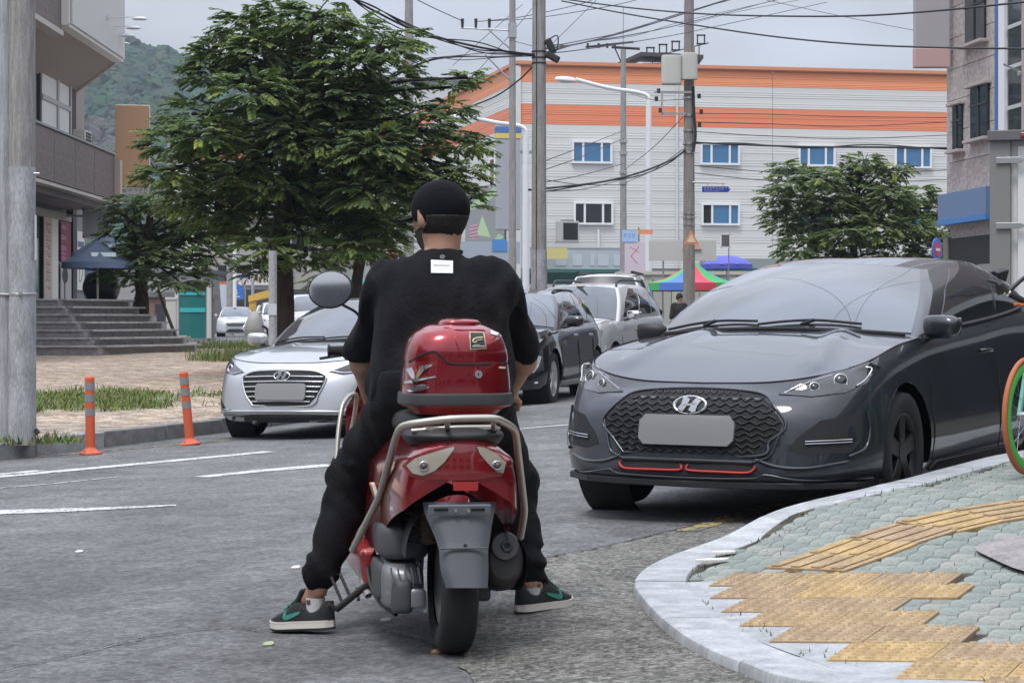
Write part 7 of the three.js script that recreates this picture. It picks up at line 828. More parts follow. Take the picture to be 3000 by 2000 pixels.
  const fw = new THREE.Group(); fw.name = 'front_wheel'; fw.position.set(0, .225, -1.42); S.add(fw); mesh('tyre', ty, M.rubber, fw); mesh('rim', rim, eng, fw); mesh('front_fender', gridGeo(16, 8, (u, v) => { const a = lerp(.3, 2.6, u), b = (v - .5) * 2; return V(b * .08, .225 + .25 * Math.sin(a) - .03 * b * b, -1.42 + .25 * Math.cos(a)); }), red, S); mesh('fork', [cyl(V(-.08, .22, -1.42), V(-.05, .75, -1.22), .02, .02, 10), cyl(V(.08, .22, -1.42), V(.05, .75, -1.22), .02, .02, 10)], M.steel, S);
  // handlebar, levers, mirrors
  const gl = sl(966, 1027, -.98), gr = V(-gl.x * .97, gl.y, -.98); mesh('handlebar', [tube([[gl.x + .12, gl.y, -.98], [gl.x * .4, gl.y + .0, -1.06], [0, gl.y - .02, -1.08], [gr.x * .4, gl.y, -1.06], [gr.x - .12, gl.y, -.98]], .014, 30, 8), box(.2, .12, .12, [0, gl.y, -1.1], [0, 0, 0], .03)], M.blackPlastic, S);
  for (const k of [-1, 1]) { const e = k < 0 ? gl : gr; mesh('grip', [cyl(V(e.x, e.y, -.978), V(e.x - k * .13, e.y, -.985), .018, .018, 16), cyl(V(e.x + k * .008, e.y, -.978), V(e.x, e.y, -.978), .022, .022, 16)], M.rubber, S); mesh('brake_lever', tube([[e.x - k * .12, e.y - .01, -1.03], [e.x - k * .02, e.y - .022, -1.03], [e.x + k * .035, e.y - .03, -1.025]], .006, 14, 6), M.blackPlastic, S); }
  const mp = sl(968, 848, -1.0), mr = mesh('mirror', (() => { const g = new THREE.SphereGeometry(.078, 26, 16, 0, 6.2832, 0, Math.PI / 2); g.rotateX(-Math.PI / 2); g.scale(1.08, .9, .6); return g; })(), std([.1, .1, .105], .2, .6), S); mr.position.copy(mp); mr.rotation.set(-.13, -.3, .05); const gls = new THREE.CircleGeometry(.074, 30); gls.scale(1.08, .9, 1); mesh('mirror_glass', tf(gls, [0, 0, .006]), std([.85, .86, .87], .03, 1), mr); const rimr = new THREE.TorusGeometry(.076, .004, 6, 36); rimr.scale(1.08, .9, 1); mesh('mirror_rim', rimr, M.blackPlastic, mr);
  mesh('mirror_stem', tube([[mp.x + .045, mp.y - .055, mp.z - .02], [mp.x + .11, mp.y - .1, mp.z - .03], [gl.x + .13, gl.y + .02, -1.0]], .006, 20, 6), M.blackPlastic, S);
  { const m2 = mr.clone(); m2.name = 'mirror'; m2.position.set(-mp.x * .96, mp.y - .02, mp.z); m2.rotation.y = -.35; S.add(m2); }
  // front guard rails (left one shows beside the rider's thigh) and side step
  for (const k of [1, -1]) { const q = [[985, 1345, -.8], [992, 1260, -.84], [1003, 1190, -.88], [1022, 1160, -.92], [1044, 1160, -.96], [1036, 1230, -.98], [1014, 1330, -.98]].map(p => sl(...p)); mesh('guard_rail', tube(q.map(p => V(p.x * k, p.y, p.z)), .009, 50, 8, false, .4), k > 0 ? frameM : frameM, S); }
  mesh('side_stand', [cyl(sl(1090, 1700, -.35), sl(985, 1785, -.42), .012, .012, 8), tube([[1075, 1640, -.38], [1082, 1700, -.3], [1110, 1760, -.2], [1160, 1800, -.1]].map(p => sl(...p)), .008, 20, 6), ...[[1000, 1745, 970, 1690], [1024, 1730, 995, 1680], [1050, 1742, 1045, 1722]].map(([a, b, c, e]) => cyl(sl(a, b + 15, -.42), sl(c, e, -.46), .006, .006, 6)), cyl(sl(985, 1785, -.42), sl(962, 1770, -.42), .01, .01, 6), tube([[1085, 1698, -.36], [1082, 1665, -.38], [1065, 1640, -.4]].map(p => sl(...p)), .01, 10, 6)], std([.03, .028, .026], .5, .3), S);
  mesh('running_board', [tube([[1055, 1650, -.4], [1064, 1700, -.4], [1080, 1745, -.35]].map(p => sl(...p)), .014, 14, 8)], std([.35, .3, .3], .5), S);

  // ------------------------------------------------------------ top box
  const zc = -.06, lv = [[1217, 1238, 1478, .115, 4], [1203, 1222, 1492, .14, 4], [1192, 1192, 1512, .165, 3.6], [1186, 1189, 1516, .172, 3.4]];
  const cx = sl(1352, 1100, .1).x, Yb = py => sl(1352, py, .12).y, hw = (a, b) => (sl(b, 1100, .1).x - sl(a, 1100, .1).x) / 2;
  const bx = new THREE.Group(); bx.name = 'top_box'; S.add(bx);
  mesh('box_base', superLoft(lv.map(([py, a, b, dz, e]) => [Yb(py), hw(a, b), dz, e, cx, zc]), 56), redDull, bx);
  mesh('rubber_band', superLoft([[Yb(1189), hw(1188, 1516), .174, 3.4, cx, zc], [Yb(1184), hw(1184, 1518), .178, 3.4, cx, zc], [Yb(1158), hw(1186, 1517), .178, 3.4, cx, zc], [Yb(1153), hw(1190, 1514), .174, 3.4, cx, zc]], 56), std([.045, .047, .05], .55), bx);
  const shell = mesh('box_shell', superLoft([[1155, 1192, 1512, .172, 3.2], [1120, 1194, 1512, .172, 3.1], [1085, 1198, 1510, .17, 3.0], [1056, 1203, 1508, .168, 2.9]].map(([py, a, b, dz, e]) => [Yb(py), hw(a, b), dz, e, cx, zc]), 64), red, bx);
  const lid = mesh('box_lid', superLoft([[1058, 1200, 1510, .169, 2.9], [1030, 1205, 1508, .168, 2.9], [1000, 1215, 1500, .16, 2.8], [978, 1230, 1488, .146, 2.7], [962, 1252, 1468, .125, 2.6], [950, 1278, 1446, .095, 2.5], [946, 1300, 1420, .05, 2.3]].map(([py, a, b, dz, e]) => [Yb(py), hw(a, b), dz, e, cx, zc]), 64), red, bx);
  mesh('lid_pad', superLoft([[Yb(954), hw(1290, 1430), .1, 3, cx + .01, zc], [Yb(938), hw(1300, 1420), .095, 3, cx + .01, zc], [Yb(931), hw(1318, 1400), .07, 3, cx + .005, zc - .02]], 40), red, bx);
  scene.updateMatrixWorld(true); const BX = [shell, lid];
  const onBox = (px, py, off = .003) => { const p = onto(BX, px, py, .1), c = V(cx, p.y, zc); const n = p.clone().sub(c).setY(0); n.z *= 1.3; n.normalize(); return p.addScaledVector(n, off); };
  mesh('lid_seam', tube([[1199, 1060], [1225, 1045], [1255, 1032], [1275, 1030], [1290, 1040], [1305, 1058], [1322, 1066], [1360, 1067], [1420, 1067], [1470, 1066], [1488, 1063]].map(p => onBox(...p, .001)), .0035, 80, 5, false, .3), M.matteBlack, bx); mesh('lid_crease', [tube([[1328, 972], [1336, 1000], [1348, 1038]].map(p => onBox(...p, .0005)), .0022, 20, 5), tube([[1300, 958], [1345, 966], [1400, 966], [1420, 968]].map(p => onBox(...p, .001)), .003, 24, 5)], red, bx);
  const pb = (pts, off, t = 2) => patch(pts.map(p => [p[0] / 100, -p[1] / 100]).reverse(), (a, b) => onto(BX, a * 100, -b * 100, .1), off, t, .006, .012);
  const badge = mesh('badge', pb([[1374, 975], [1416, 976], [1423, 1022], [1376, 1025]], .006), std([.5, .42, .25], .3, .7), bx); mesh('badge_face', pb([[1377, 978], [1413, 979], [1420, 1019], [1379, 1022]], .008), std([.022, .024, .024], .4), badge); const gold = std([.62, .58, .4], .3, .5); mesh('badge_mark', [tube([[1410, 988], [1392, 990], [1383, 996], [1384, 1002], [1393, 1001]].map(p => onBox(...p, .011)), .0028, 24, 5), tube([[1408, 994], [1396, 996], [1392, 998]].map(p => onBox(...p, .011)), .002, 10, 5)], gold, badge); mesh('badge_text', [tube([[1384, 1010], [1402, 1010]].map(p => onBox(...p, .0105)), .0012, 6, 4), tube([[1381, 1015], [1415, 1014]].map(p => onBox(...p, .0105)), .0018, 6, 4)], std([.5, .5, .48], .5), badge);
  { const p = onBox(1399, 1096, .006); const c = new THREE.CylinderGeometry(.0125, .0145, .012, 22); c.rotateX(Math.PI / 2); const lk = mesh('lock', tf(c, p.toArray(), [0, .1, 0]), M.chrome, bx); mesh('key_slot', box(.003, .01, .002, [p.x, p.y, p.z + .007]), M.dark, lk); const q = onBox(1374, 1097, .001); mesh('button_hole', tf(new THREE.SphereGeometry(.0035, 8, 6), q.toArray()), M.matteBlack, bx); }
  mesh('sticker', pb([[1436, 970], [1464, 978], [1467, 987], [1438, 980]], .004), std([.7, .66, .66], .4), bx); mesh('sticker', pb([[1462, 1074], [1478, 1074], [1478, 1080], [1462, 1079]], .004), std([.75, .6, .5], .4), bx);
  // chrome winged ornament
  const orn = [[[1196, 1082], [1212, 1076], [1222, 1108], [1214, 1112]], [[1234, 1072], [1266, 1068], [1268, 1072], [1246, 1084], [1226, 1110], [1222, 1106]], [[1190, 1118], [1215, 1112], [1240, 1106], [1276, 1102], [1279, 1105], [1240, 1113], [1214, 1122], [1192, 1122]], [[1196, 1142], [1215, 1130], [1240, 1126], [1260, 1130], [1258, 1136], [1235, 1144], [1205, 1147]]];
  mesh('ornament', orn.map(q => pb(q, .009, 1)), M.chrome, bx); mesh('ornament_inset', pb([[1208, 1140], [1222, 1133], [1244, 1131], [1240, 1138], [1215, 1142]], .011, 1), std([.12, .15, .2], .3, .5), bx);
}
// ---------------------------------------------------------------- rider
{
  const RP = at(1290, 1100, 7.2); const O = [RP.x, 0, RP.z]; const rider = thing('person', 'person in black cap, T-shirt and joggers astride the red scooter, feet down', 'person', O);
  const J = (px, py, d) => { const p = at(px, py, d); return [p.x - O[0], p.y, p.z - O[2]]; };
  const skin = std([.42, .235, .165], .55), skinL = std([.52, .33, .25], .55);
  const cloth = phys([.0118, .0118, .0135], .95, 0, { specularIntensity: .4, sheen: .1, sheenRoughness: .6, sheenColor: lin(.3, .3, .33) }); const wv = tileNoise(81, 128), wv2 = tileNoise(82, 20); cloth.bumpMap = dataTex(256, 256, (u, v) => { const k = .5 + .35 * (wv(u, v) - .5) + .5 * (wv2(u, v) - .5); return [k, k, k]; }, false, [5, 5]); cloth.bumpScale = .004;
  const pantM = cloth.clone(); pantM.color = lin(.0085, .0085, .01); const capM = cloth.clone(); capM.color = lin(.0048, .005, .0068); capM.bumpScale = .001; const hairM = std([.012, .01, .009], .7);
  // joints
  const shL = J(1128, 815, 7.26), shR = J(1456, 815, 7.26), elL = J(1064, 1060, 7.4), elR = J(1532, 1058, 7.42), wrL = J(1092, 1190, 7.56), wrR = J(1490, 1150, 7.62), neck = J(1290, 745, 7.28), head = J(1288, 636, 7.3), hipL = J(1195, 1160, 7.12), hipR = J(1400, 1160, 7.12), knL = J(1036, 1392, 7.45), knR = J(1505, 1420, 7.72), anL = J(931, 1712, 7.34), anR = J(1555, 1694, 7.5), pel = J(1295, 1110, 7.12), chest = J(1292, 900, 7.22);
  // head turned to the left
  const hy = 42 * Math.PI / 180, fwd = [-Math.sin(hy), 0, -Math.cos(hy)], lft = [-Math.cos(hy), 0, Math.sin(hy)]; const hp = (f, u, l) => [head[0] + fwd[0] * f + lft[0] * l, head[1] + u, head[2] + fwd[2] * f + lft[2] * l];
  const headSdf = (() => { const skull = ellip(hp(-.005, .015, 0), [.078, .1, .094], 0), skull2 = capsule(hp(.02, .03, 0), hp(-.03, .03, 0), .079, .082), face = capsule(hp(.045, -.05, 0), hp(.05, .02, 0), .056, .062), jaw = capsule(hp(.05, -.088, .0), hp(0, -.06, 0), .036, .05), nose = capsule(hp(.112, -.005, 0), hp(.128, -.03, 0), .01, .014), nk = capsule([neck[0], neck[1] - .05, neck[2]], hp(-.025, -.06, 0), .066, .06), br = capsule(hp(.1, .012, .04), hp(.1, .012, -.04), .012, .012), lip = capsule(hp(.104, -.062, .02), hp(.104, -.062, -.02), .009, .009); const ear = k => { const a = ellip(hp(-.006, -.008, k * .083), [.019, .033, .019], 0), b = capsule(hp(-.012, -.03, k * .077), hp(0, .02, k * .086), .009, .014); return (x, y, z) => smin(a(x, y, z), b(x, y, z), .01); }, eL = ear(1), eR = ear(-1), so1 = ellip(hp(.104, -.008, .032), [.014, .01, .014]), so2 = ellip(hp(.104, -.008, -.032), [.014, .01, .014]);
    return (x, y, z) => { let d = smin(skull(x, y, z), skull2(x, y, z), .03); d = smin(d, face(x, y, z), .035); d = smin(d, jaw(x, y, z), .03); d = smin(d, nk(x, y, z), .03); d = smin(d, nose(x, y, z), .018); d = smin(d, br(x, y, z), .015); d = smin(d, lip(x, y, z), .012); d = Math.max(d, -so1(x, y, z) * .6 - .004); d = smin(d, eL(x, y, z), .008); return smin(d, eR(x, y, z), .008); }; })();
  // hands resting on the thighs
  const hand = (wr, dir, side) => { const l = Math.hypot(...dir), f = dir.map(v => v / l), up = [0, 1, 0], s = [f[1] * up[2] - f[2] * up[1], f[2] * up[0] - f[0] * up[2], f[0] * up[1] - f[1] * up[0]]; const sl2 = Math.hypot(...s); const sd = s.map(v => v / sl2 * side); const at3 = (a, b, c) => [wr[0] + f[0] * a + sd[0] * b, wr[1] + f[1] * a + sd[1] * b + c, wr[2] + f[2] * a + sd[2] * b]; const parts = [capsule(at3(.01, -.012, 0), at3(.075, -.022, 0), .024, .018), capsule(at3(.01, .012, 0), at3(.078, .022, 0), .024, .018), capsule(at3(.02, .0, 0), at3(.08, 0, .004), .022, .018)]; const fl = [.068, .08, .074, .058]; for (let i = 0; i < 4; i++) { const b = .03 - i * .02; parts.push(capsule(at3(.082, b, .002), at3(.082 + fl[i] * .55, b * 1.15, -.004), .0095, .009)); parts.push(capsule(at3(.082 + fl[i] * .55, b * 1.15, -.004), at3(.082 + fl[i], b * 1.2, -.026), .009, .0078)); } parts.push(capsule(at3(.022, .03, -.004), at3(.06, .056, -.012), .012, .0105), capsule(at3(.06, .056, -.012), at3(.09, .058, -.024), .0105, .009)); return (x, y, z) => { let d = 1e3; for (const p of parts) d = smin(d, p(x, y, z), .008); return d; }; };
  const sub3 = (a, b) => [a[0] - b[0], a[1] - b[1], a[2] - b[2]], add3 = (a, b, k = 1) => [a[0] + b[0] * k, a[1] + b[1] * k, a[2] + b[2] * k];
  const hL = hand(wrL, add3(sub3(wrL, elL), [.02, -.02, -.05]), -1), hR = hand(wrR, add3(sub3(wrR, elR), [-.02, -.02, -.05]), 1);
  const limbs = [capsule(shL, elL, .056, .046), capsule(elL, wrL, .046, .03), capsule(shR, elR, .056, .046), capsule(elR, wrR, .046, .03), capsule([shL[0] + .04, shL[1], shL[2]], [shR[0] - .04, shR[1], shR[2]], .05, .05), capsule([chest[0], chest[1], chest[2] - .03], pel, .075, .09), capsule([neck[0], neck[1] - .1, neck[2]], neck, .07, .062), capsule(hipL, knL, .08, .055), capsule(knL, anL, .052, .036), capsule(hipR, knR, .08, .055), capsule(knR, anR, .052, .036), capsule(hipL, hipR, .085, .085)];
  const foot = (an, dx, dz) => capsule([an[0], an[1] - .02, an[2]], [an[0] + dx * .06, an[1] - .06, an[2] + dz * .06], .034, .024);
  const fL = foot(anL, -.81, -.58), fR = foot(anR, .66, -.75);
  const bodyRough = (x, y, z) => { let d = 1e3; for (const f of limbs) d = smin(d, f(x, y, z), .03); d = smin(d, fL(x, y, z), .02); return smin(d, fR(x, y, z), .02); };
  const b1 = surfaceNets(bodyRough, [-.75, -.02, -.8], [.75, 1.36, .35], .014), b2 = surfaceNets((x, y, z) => headSdf(x, y, z), [head[0] - .16, head[1] - .2, head[2] - .18], [head[0] + .14, head[1] + .14, head[2] + .15], .005), b3 = surfaceNets(hL, wrL.map(v => v - .17), wrL.map(v => v + .17), .0045), b4 = surfaceNets(hR, wrR.map(v => v - .17), wrR.map(v => v + .17), .0045);
  mesh('body', [b1, b2, b3, b4], skin, rider);
  // hair and beard
  const capPlane = (x, y, z) => { const f = (x - head[0]) * fwd[0] + (z - head[2]) * fwd[2]; return (y - head[1]) - (.02 + f * .28 - .02); };
  const hairSdf = (x, y, z) => { const f = (x - head[0]) * fwd[0] + (z - head[2]) * fwd[2], l = (x - head[0]) * lft[0] + (z - head[2]) * lft[2]; const u = y - head[1]; let d = headSdf(x, y, z) - lerp(-.0005, .0075, smooth(-.072, -.03, u)) - .002 * n3(x * 160, y * 60, z * 160); d = Math.max(d, f - (.018 + .12 * Math.max(0, u))); d = Math.max(d, -.072 - u + .012 * Math.abs(l) / .08); d = Math.max(d, u - .004); const eL = Math.hypot(f + .004, (u + .008) * .75, (Math.abs(l) - .088)) - .03; return Math.max(d, -eL); };
  mesh('hair', surfaceNets(hairSdf, [head[0] - .13, head[1] - .12, head[2] - .13], [head[0] + .13, head[1] + .09, head[2] + .13], .0045), hairM, rider);
  const beardSdf = (x, y, z) => { const f = (x - head[0]) * fwd[0] + (z - head[2]) * fwd[2], u = y - head[1]; let d = headSdf(x, y, z) - .0022 - .0015 * n3(x * 200, y * 90, z * 200); d = Math.max(d, .022 - f); d = Math.max(d, u + .045 + (f - .06) * .25); return Math.max(d, -.125 - u); };
  mesh('beard', surfaceNets(beardSdf, [head[0] - .15, head[1] - .15, head[2] - .16], [head[0] + .1, head[1] - .02, head[2] + .1],   .0045), std([.035, .026, .021], .8), rider);
  for (const k of [1, -1]) { const e = new THREE.SphereGeometry(.0115, 12, 10); mesh('eye', tf(e, hp(.093, -.006, k * .032)), std([.6, .58, .55], .2), rider); }
  // cap
  const capDome = ellip(hp(-.006, .03, 0), [.09, .1, .102]), capC = capsule(hp(.018, .03, 0), hp(-.026, .03, 0), .09, .09);
  const capSdf = (x, y, z) => { const f = (x - head[0]) * fwd[0] + (z - head[2]) * fwd[2], l = (x - head[0]) * lft[0] + (z - head[2]) * lft[2], u = y - head[1]; const a = Math.atan2(l, f); let d = smin(capDome(x, y, z), capC(x, y, z), .03) - .0012 * Math.exp(-((Math.sin(a * 3) / .06) ** 2)) + .0008 * n3(x * 40, y * 40, z * 40); const arch = Math.hypot(l, (u + .04)) - .036; d = Math.max(d, -(u + .02 - (f < -.02 ? -.004 : f * .1))); if (f < -.05) d = Math.max(d, -arch); return d; };
  mesh('cap', surfaceNets(capSdf, [head[0] - .14, head[1] - .06, head[2] - .14], [head[0] + .14, head[1] + .16, head[2] + .14], .0045), capM, rider); const capO = rider.children[rider.children.length - 1];
  const pr = (u, v) => { const a = (u - .5) * 2.3, r = .093 + v * .07 * Math.cos(a * .68); const f = r * Math.cos(a) - .006 + .018, l = r * Math.sin(a) * .92; return V(...hp(f, .012 - v * .012 - .016 * Math.abs(Math.sin(a)) ** 2, l)); };
  mesh('bill', [gridGeo(24, 8, pr), gridGeo(24, 8, (u, v) => pr(u, v).add(V(0, -.006, 0)))], capM, capO); mesh('button', tf(new THREE.SphereGeometry(.008, 10, 8), hp(-.006, .134, 0), [0, 0, 0], [1, .5, 1]), capM, capO);
  // T-shirt
  const zs = 1.32; const sc = f => (x, y, z) => f(x, y, chest[2] + (z - chest[2]) * zs) ;
  const hz = (y, w, r, x0 = 0, dz = 0) => { const c = [chest[0] + x0 - w, y, chest[2] + dz], e = [chest[0] + x0 + w, y, chest[2] + dz]; return sc(capsule(c, e, r, r)); };
  const tor = [hz(1.215, .125, .082, 0, .0), hz(1.13, .115, .125, 0, .01), hz(1.02, .105, .14, 0, .02), hz(.91, .1, .15, 0, .05), hz(.83, .1, .155, 0, .08)];
  const slv = [capsule([shL[0] + .015, shL[1] - .012, shL[2]], [elL[0] - .002, elL[1] + .02, elL[2]], .08, .072), capsule([shR[0] - .015, shR[1] - .012, shR[2]], [elR[0] + .002, elR[1] + .02, elR[2]], .08, .072)];
  const cutP = (e, s) => { const n = sub3(e, s), l = Math.hypot(...n); return (x, y, z) => ((x - e[0]) * n[0] + (y - e[1]) * n[1] + (z - e[2]) * n[2]) / l; }; const cL = cutP(add3(elL, [0, .03, 0]), shL), cR = cutP(add3(elR, [0, .03, 0]), shR); const collar = capsule([neck[0], neck[1] - .09, neck[2]], [neck[0], neck[1] - .018, neck[2]], .1, .078);
  const shirtSdf = (x, y, z) => { let t = tor[0](x, y, z); for (let i = 1; i < tor.length; i++) t = smin(t, tor[i](x, y, z), .07); t = smin(t, collar(x, y, z), .06); t = Math.max(t, .79 - y); let a = Math.max(slv[0](x, y, z), cL(x, y, z)), b = Math.max(slv[1](x, y, z), cR(x, y, z)); let d = smin(t, a, .045); d = smin(d, b, .045); d = Math.max(d, y - (neck[1] + .012 - 1.2 * Math.max(0, -(z - neck[2])) * .3)); const q = Math.abs(x - chest[0]); const fold = .009 * Math.sin(q * 46 + y * 16 + 3 * n3(x * 3, y * 3, z * 3)) * smooth(.03, .2, q) + .013 * n3(x * 7, y * 3.2, z * 6) + .006 * Math.abs(n3(x * 10, y * 4 + 2, z * 8)) + .006 * n3(x * 15 + 3, y * 6, z * 12); return d + fold; };
  const shirt = mesh('t_shirt', surfaceNets(shirtSdf, [-.5, .74, -.4], [.52, 1.4, .32], .0085), cloth, rider);
  { const g = new THREE.TorusGeometry(.071, .009, 8, 40); g.rotateX(Math.PI / 2 + .06); g.scale(1.02, 1, .95); mesh('collar', tf(g, [neck[0], neck[1] + .008, neck[2] - .004]), cloth, shirt); }
  scene.updateMatrixWorld(true); const rc = new THREE.Raycaster(); const onto = (px, py) => { rc.set(V(0, EYE, 0), V((px - 1500) / FOC, -(py - HOR) / FOC, -1).normalize()); const h = rc.intersectObject(shirt, false); return h.length ? rider.worldToLocal(h[0].point.clone()) : V(...J(px, py, 7.1)); };
  { // white woven label with print, and a small round tag
    const N = 12, g = gridGeo(N, N, (u, v) => onto(lerp(1262.5, 1327, u), lerp(799, 760.5, v) + u * (v > .5 ? 3 : 1)).add(V(0, 0, .0035)), (u, v) => [u, v]); { const p = g.attributes.position; for (let i = 0; i < p.count; i++) { const u = (i % (N + 1)) / N, v = Math.floor(i / (N + 1)) / N; } }
    const m = std([.9, .9, .9], .7); m.map = canvasTex(256, 160, (x, w, h) => { x.fillStyle = '#f4f6f8'; x.fillRect(0, 0, w, h); x.fillStyle = '#3b3f46'; x.font = 'bold 33px sans-serif'; x.textAlign = 'center'; x.fillText('MOVEMENT', w / 2, 78, 226); x.fillStyle = '#9aa0a8'; x.font = '14px sans-serif'; x.fillText('ORIGINAL', w / 2, 42); x.fillText('CO.', w / 2, 138); x.fillStyle = '#c0c4c8'; x.fillRect(98, 104, 74, 5); }); mesh('woven_label', g, m, shirt);
    const c = onto(1296, 752).add(V(0, 0, .004)); const t = new THREE.CylinderGeometry(.0095, .0095, .002, 24); t.rotateX(Math.PI / 2); t.scale(1, .8, 1); mesh('round_tag', tf(t, c.toArray()), std([.2, .2, .2], .5), shirt); const tr = new THREE.TorusGeometry(.007, .0011, 6, 24); tr.scale(1, .8, 1); mesh('tag_ring', tf(tr, [c.x, c.y, c.z + .0015]), std([.4, .4, .4], .5), shirt); }
  // joggers
  const pL = [capsule(hipL, knL, .112, .088), capsule(knL, add3(anL, [.012, .05, 0]), .086, .064), capsule(add3(anL, [.01, .06, 0]), add3(anL, [.004, .03, 0]), .06, .053)], pR = [capsule(hipR, knR, .11, .086), capsule(knR, add3(anR, [-.012, .05, 0]), .084, .062), capsule(add3(anR, [-.006, .06, 0]), add3(anR, [0, .03, 0]), .06, .053)], hipC = capsule(add3(hipL, [.03, .02, 0]), add3(hipR, [-.03, .02, 0]), .135, .135);
  const pantSdf = (x, y, z) => { let a = smin(pL[0](x, y, z), pL[1](x, y, z), .05), b = smin(pR[0](x, y, z), pR[1](x, y, z), .05); a = smin(a, pL[2](x, y, z), .02); b = smin(b, pR[2](x, y, z), .02); let d = smin(smin(a, b, .04), hipC(x, y, z), .06); const kL = Math.hypot(x - knL[0], y - knL[1], z - knL[2]), an = Math.min(Math.abs(y - anL[1] - .09), Math.abs(y - anR[1] - .09)); const f = .0048 * Math.sin(y * 62 + x * 34 + 4 * n3(x * 4, y * 4, z * 4)) * (.35 + Math.exp(-((kL / .2) ** 2)) + Math.exp(-((an / .08) ** 2))) + .008 * n3(x * 8, y * 5, z * 8); d += f; return Math.max(d, y > .9 ? y - .9 : -1); };
  const pants = mesh('joggers', surfaceNets(pantSdf, [-.78, .05, -.72], [.52, .96, .28], .0095), pantM, rider);
  for (const an of [anL, anR]) { const t = an === anL ? [.008, .045, 0] : [-.004, .045, 0]; const c = new THREE.CylinderGeometry(.055, .05, .045, 26, 3); const p = c.attributes.position; for (let i = 0; i < p.count; i++) { const a = Math.atan2(p.getZ(i), p.getX(i)), k = 1 + .02 * Math.sin(a * 26); p.setX(i, p.getX(i) * k); p.setZ(i, p.getZ(i) * k); } c.computeVertexNormals(); mesh('cuff', tf(c, add3(an, t), [0, 0, an === anL ? .16 : -.2]), pantM, pants); }
  // shoes: built along +x (toe), then turned and set on the road
  const up = std([.012, .0125, .015], .8), sole = std([.66, .63, .57], .7), sole2 = std([.03, .028, .028], .8), teal = std([.03, .2, .155], .6), sock = std([.5, .51, .52], .8), tealD = std([.03, .1, .085], .7);
  const shoe = (an, ang, pitch, px, py, d, side) => {
    const o = new THREE.Group(); o.name = 'shoe'; rider.add(o); const L = .285, wd = t => { const e = t < .12 ? Math.sqrt(Math.max(0, 1 - (1 - t / .12) ** 2)) : t > .8 ? Math.sqrt(Math.max(0, 1 - ((t - .8) / .2) ** 2)) : 1; return e * spl(t, [0, .12, .3, .5, .72, 1], [.032, .034, .036, .04, .05, .046]); }, cz = t => .008 * side * Math.sin(t * 2.6);
    const outline = (t, s, k = 1) => { const w = wd(t) * k; return [t * L, cz(t) + s * w]; };
    const ringG = (y0, y1, k0, k1) => gridGeo(64, 3, (u, v) => { const a = u * 2, s = a < 1 ? 1 : -1, t = a < 1 ? a : 2 - a; const [x, z] = outline(clamp(t, .0, 1), s, lerp(k0, k1, v)); return V(x, lerp(y0, y1, v) + .006 * smooth(.75, 1, t), z); });
    const capG = (y, k, inv) => gridGeo(40, 6, (u, v) => { const [x, z] = outline(u, (v - .5) * 2, k); return V(x, y + .006 * smooth(.75, 1, u), z); });
    mesh('sole', [ringG(.008, .034, 1.06, 1.08), capG(.034, 1.08), capG(.008, 1.06)], sole, o); mesh('outsole', [ringG(0, .008, 1.0, 1.06), capG(0, 1.0)], sole2, o); mesh('sole_line', tf(ringG(.0275, .029, 1.092, 1.092)), std([.5, .47, .42], .8), o);
    const hTop = t => spl(t, [0, .06, .2, .34, .5, .62, .8, .94, 1], [.095, .1, .07, .082, .108, .085, .06, .046, .034]); const upG = gridGeo(40, 22, (u, v) => { const a = (v - .5) * Math.PI, s = Math.sin(a), c = Math.cos(a); const [x, z] = outline(u, Math.sign(s) * Math.abs(s) ** .75, 1.0 - .16 * Math.abs(c)); const h = hTop(u) - .03; return V(x, .032 + h * Math.abs(c) ** .6, z); }); mesh('upper', upG, up, o);
    mesh('tongue', [box(.018, .058, .05, [.128, .122, cz(.45)], [0, 0, .62], .008)], up, o); mesh('lace', [0, 1, 2, 3].map(i => tube([[-.0 + .15 + i * .018, .108 - i * .011, -.026], [.152 + i * .018, .116 - i * .0115, 0], [.15 + i * .018, .108 - i * .011, .026]], .0035, 10, 5)), tealD, o);
    const sk = new THREE.CylinderGeometry(.035, .033, .05, 22); mesh('sock', tf(sk, [.078, .088, 0], [0, 0, .08]), sock, o); mesh('sock_mark', box(.018, .016, .003, [.08, .1, side * .0345], [0, 0, 0], .001), std([.12, .03, .04], .7), o);
    const swS = (a, b) => { const t = clamp(a), w = wd(t), k = clamp((b - .032) / (hTop(t) - .03), 0, 1), c = k ** (1 / .6), s = Math.sqrt(Math.max(0, 1 - Math.min(1, c) ** 2)); return V(t * L, b, cz(t) + side * w * s ** .75 * (1 - .16 * c)); };
    const sw = [[.68, .042], [.62, .041], [.57, .052], [.6, .074], [.62, .075], [.6, .062], [.63, .056], [.5, .062], [.4, .075], [.28, .082], [.26, .078], [.4, .066], [.52, .052], [.6, .045]]; const swoosh = [[.64, .075], [.585, .052], [.6, .042], [.645, .041], [.5, .055], [.3, .078], [.27, .084], [.32, .086], [.48, .07], [.6, .058]];
    const tick = [[.655, .078], [.67, .05], [.64, .04], [.59, .041], [.45, .056], [.27, .08], [.45, .069], [.6, .058], [.63, .06], [.635, .078]]; const gT = patch(tick.slice().reverse(), swS, side * .002, 1, side * .002); mesh('side_mark', gT, teal, o); mesh('toe_patch', tf(new THREE.SphereGeometry(.02, 12, 8), [.235, .056, 0], [0, 0, 0], [1.2, .5, 1.2]), tealD, o); mesh('heel_tab', box(.006, .04, .026, [.004, .08, 0], [0, 0, .05], .003), up, o);
    const g = at(px, py, d); o.position.set(g.x - O[0], g.y, g.z - O[2]); o.rotation.set(0, ang, pitch, 'YXZ'); return o;
  };
  // left foot: toe out to the left, heel raised; right foot flat, toe to the right
  const l = shoe(anL, Math.PI - .62, 0, 962, 1822, 7.2, -1); l.rotation.set(0, Math.PI - .62, -.1, 'YXZ'); l.position.x = anL[0] + .075 * .81; l.position.z = anL[2] + .075 * .58; 
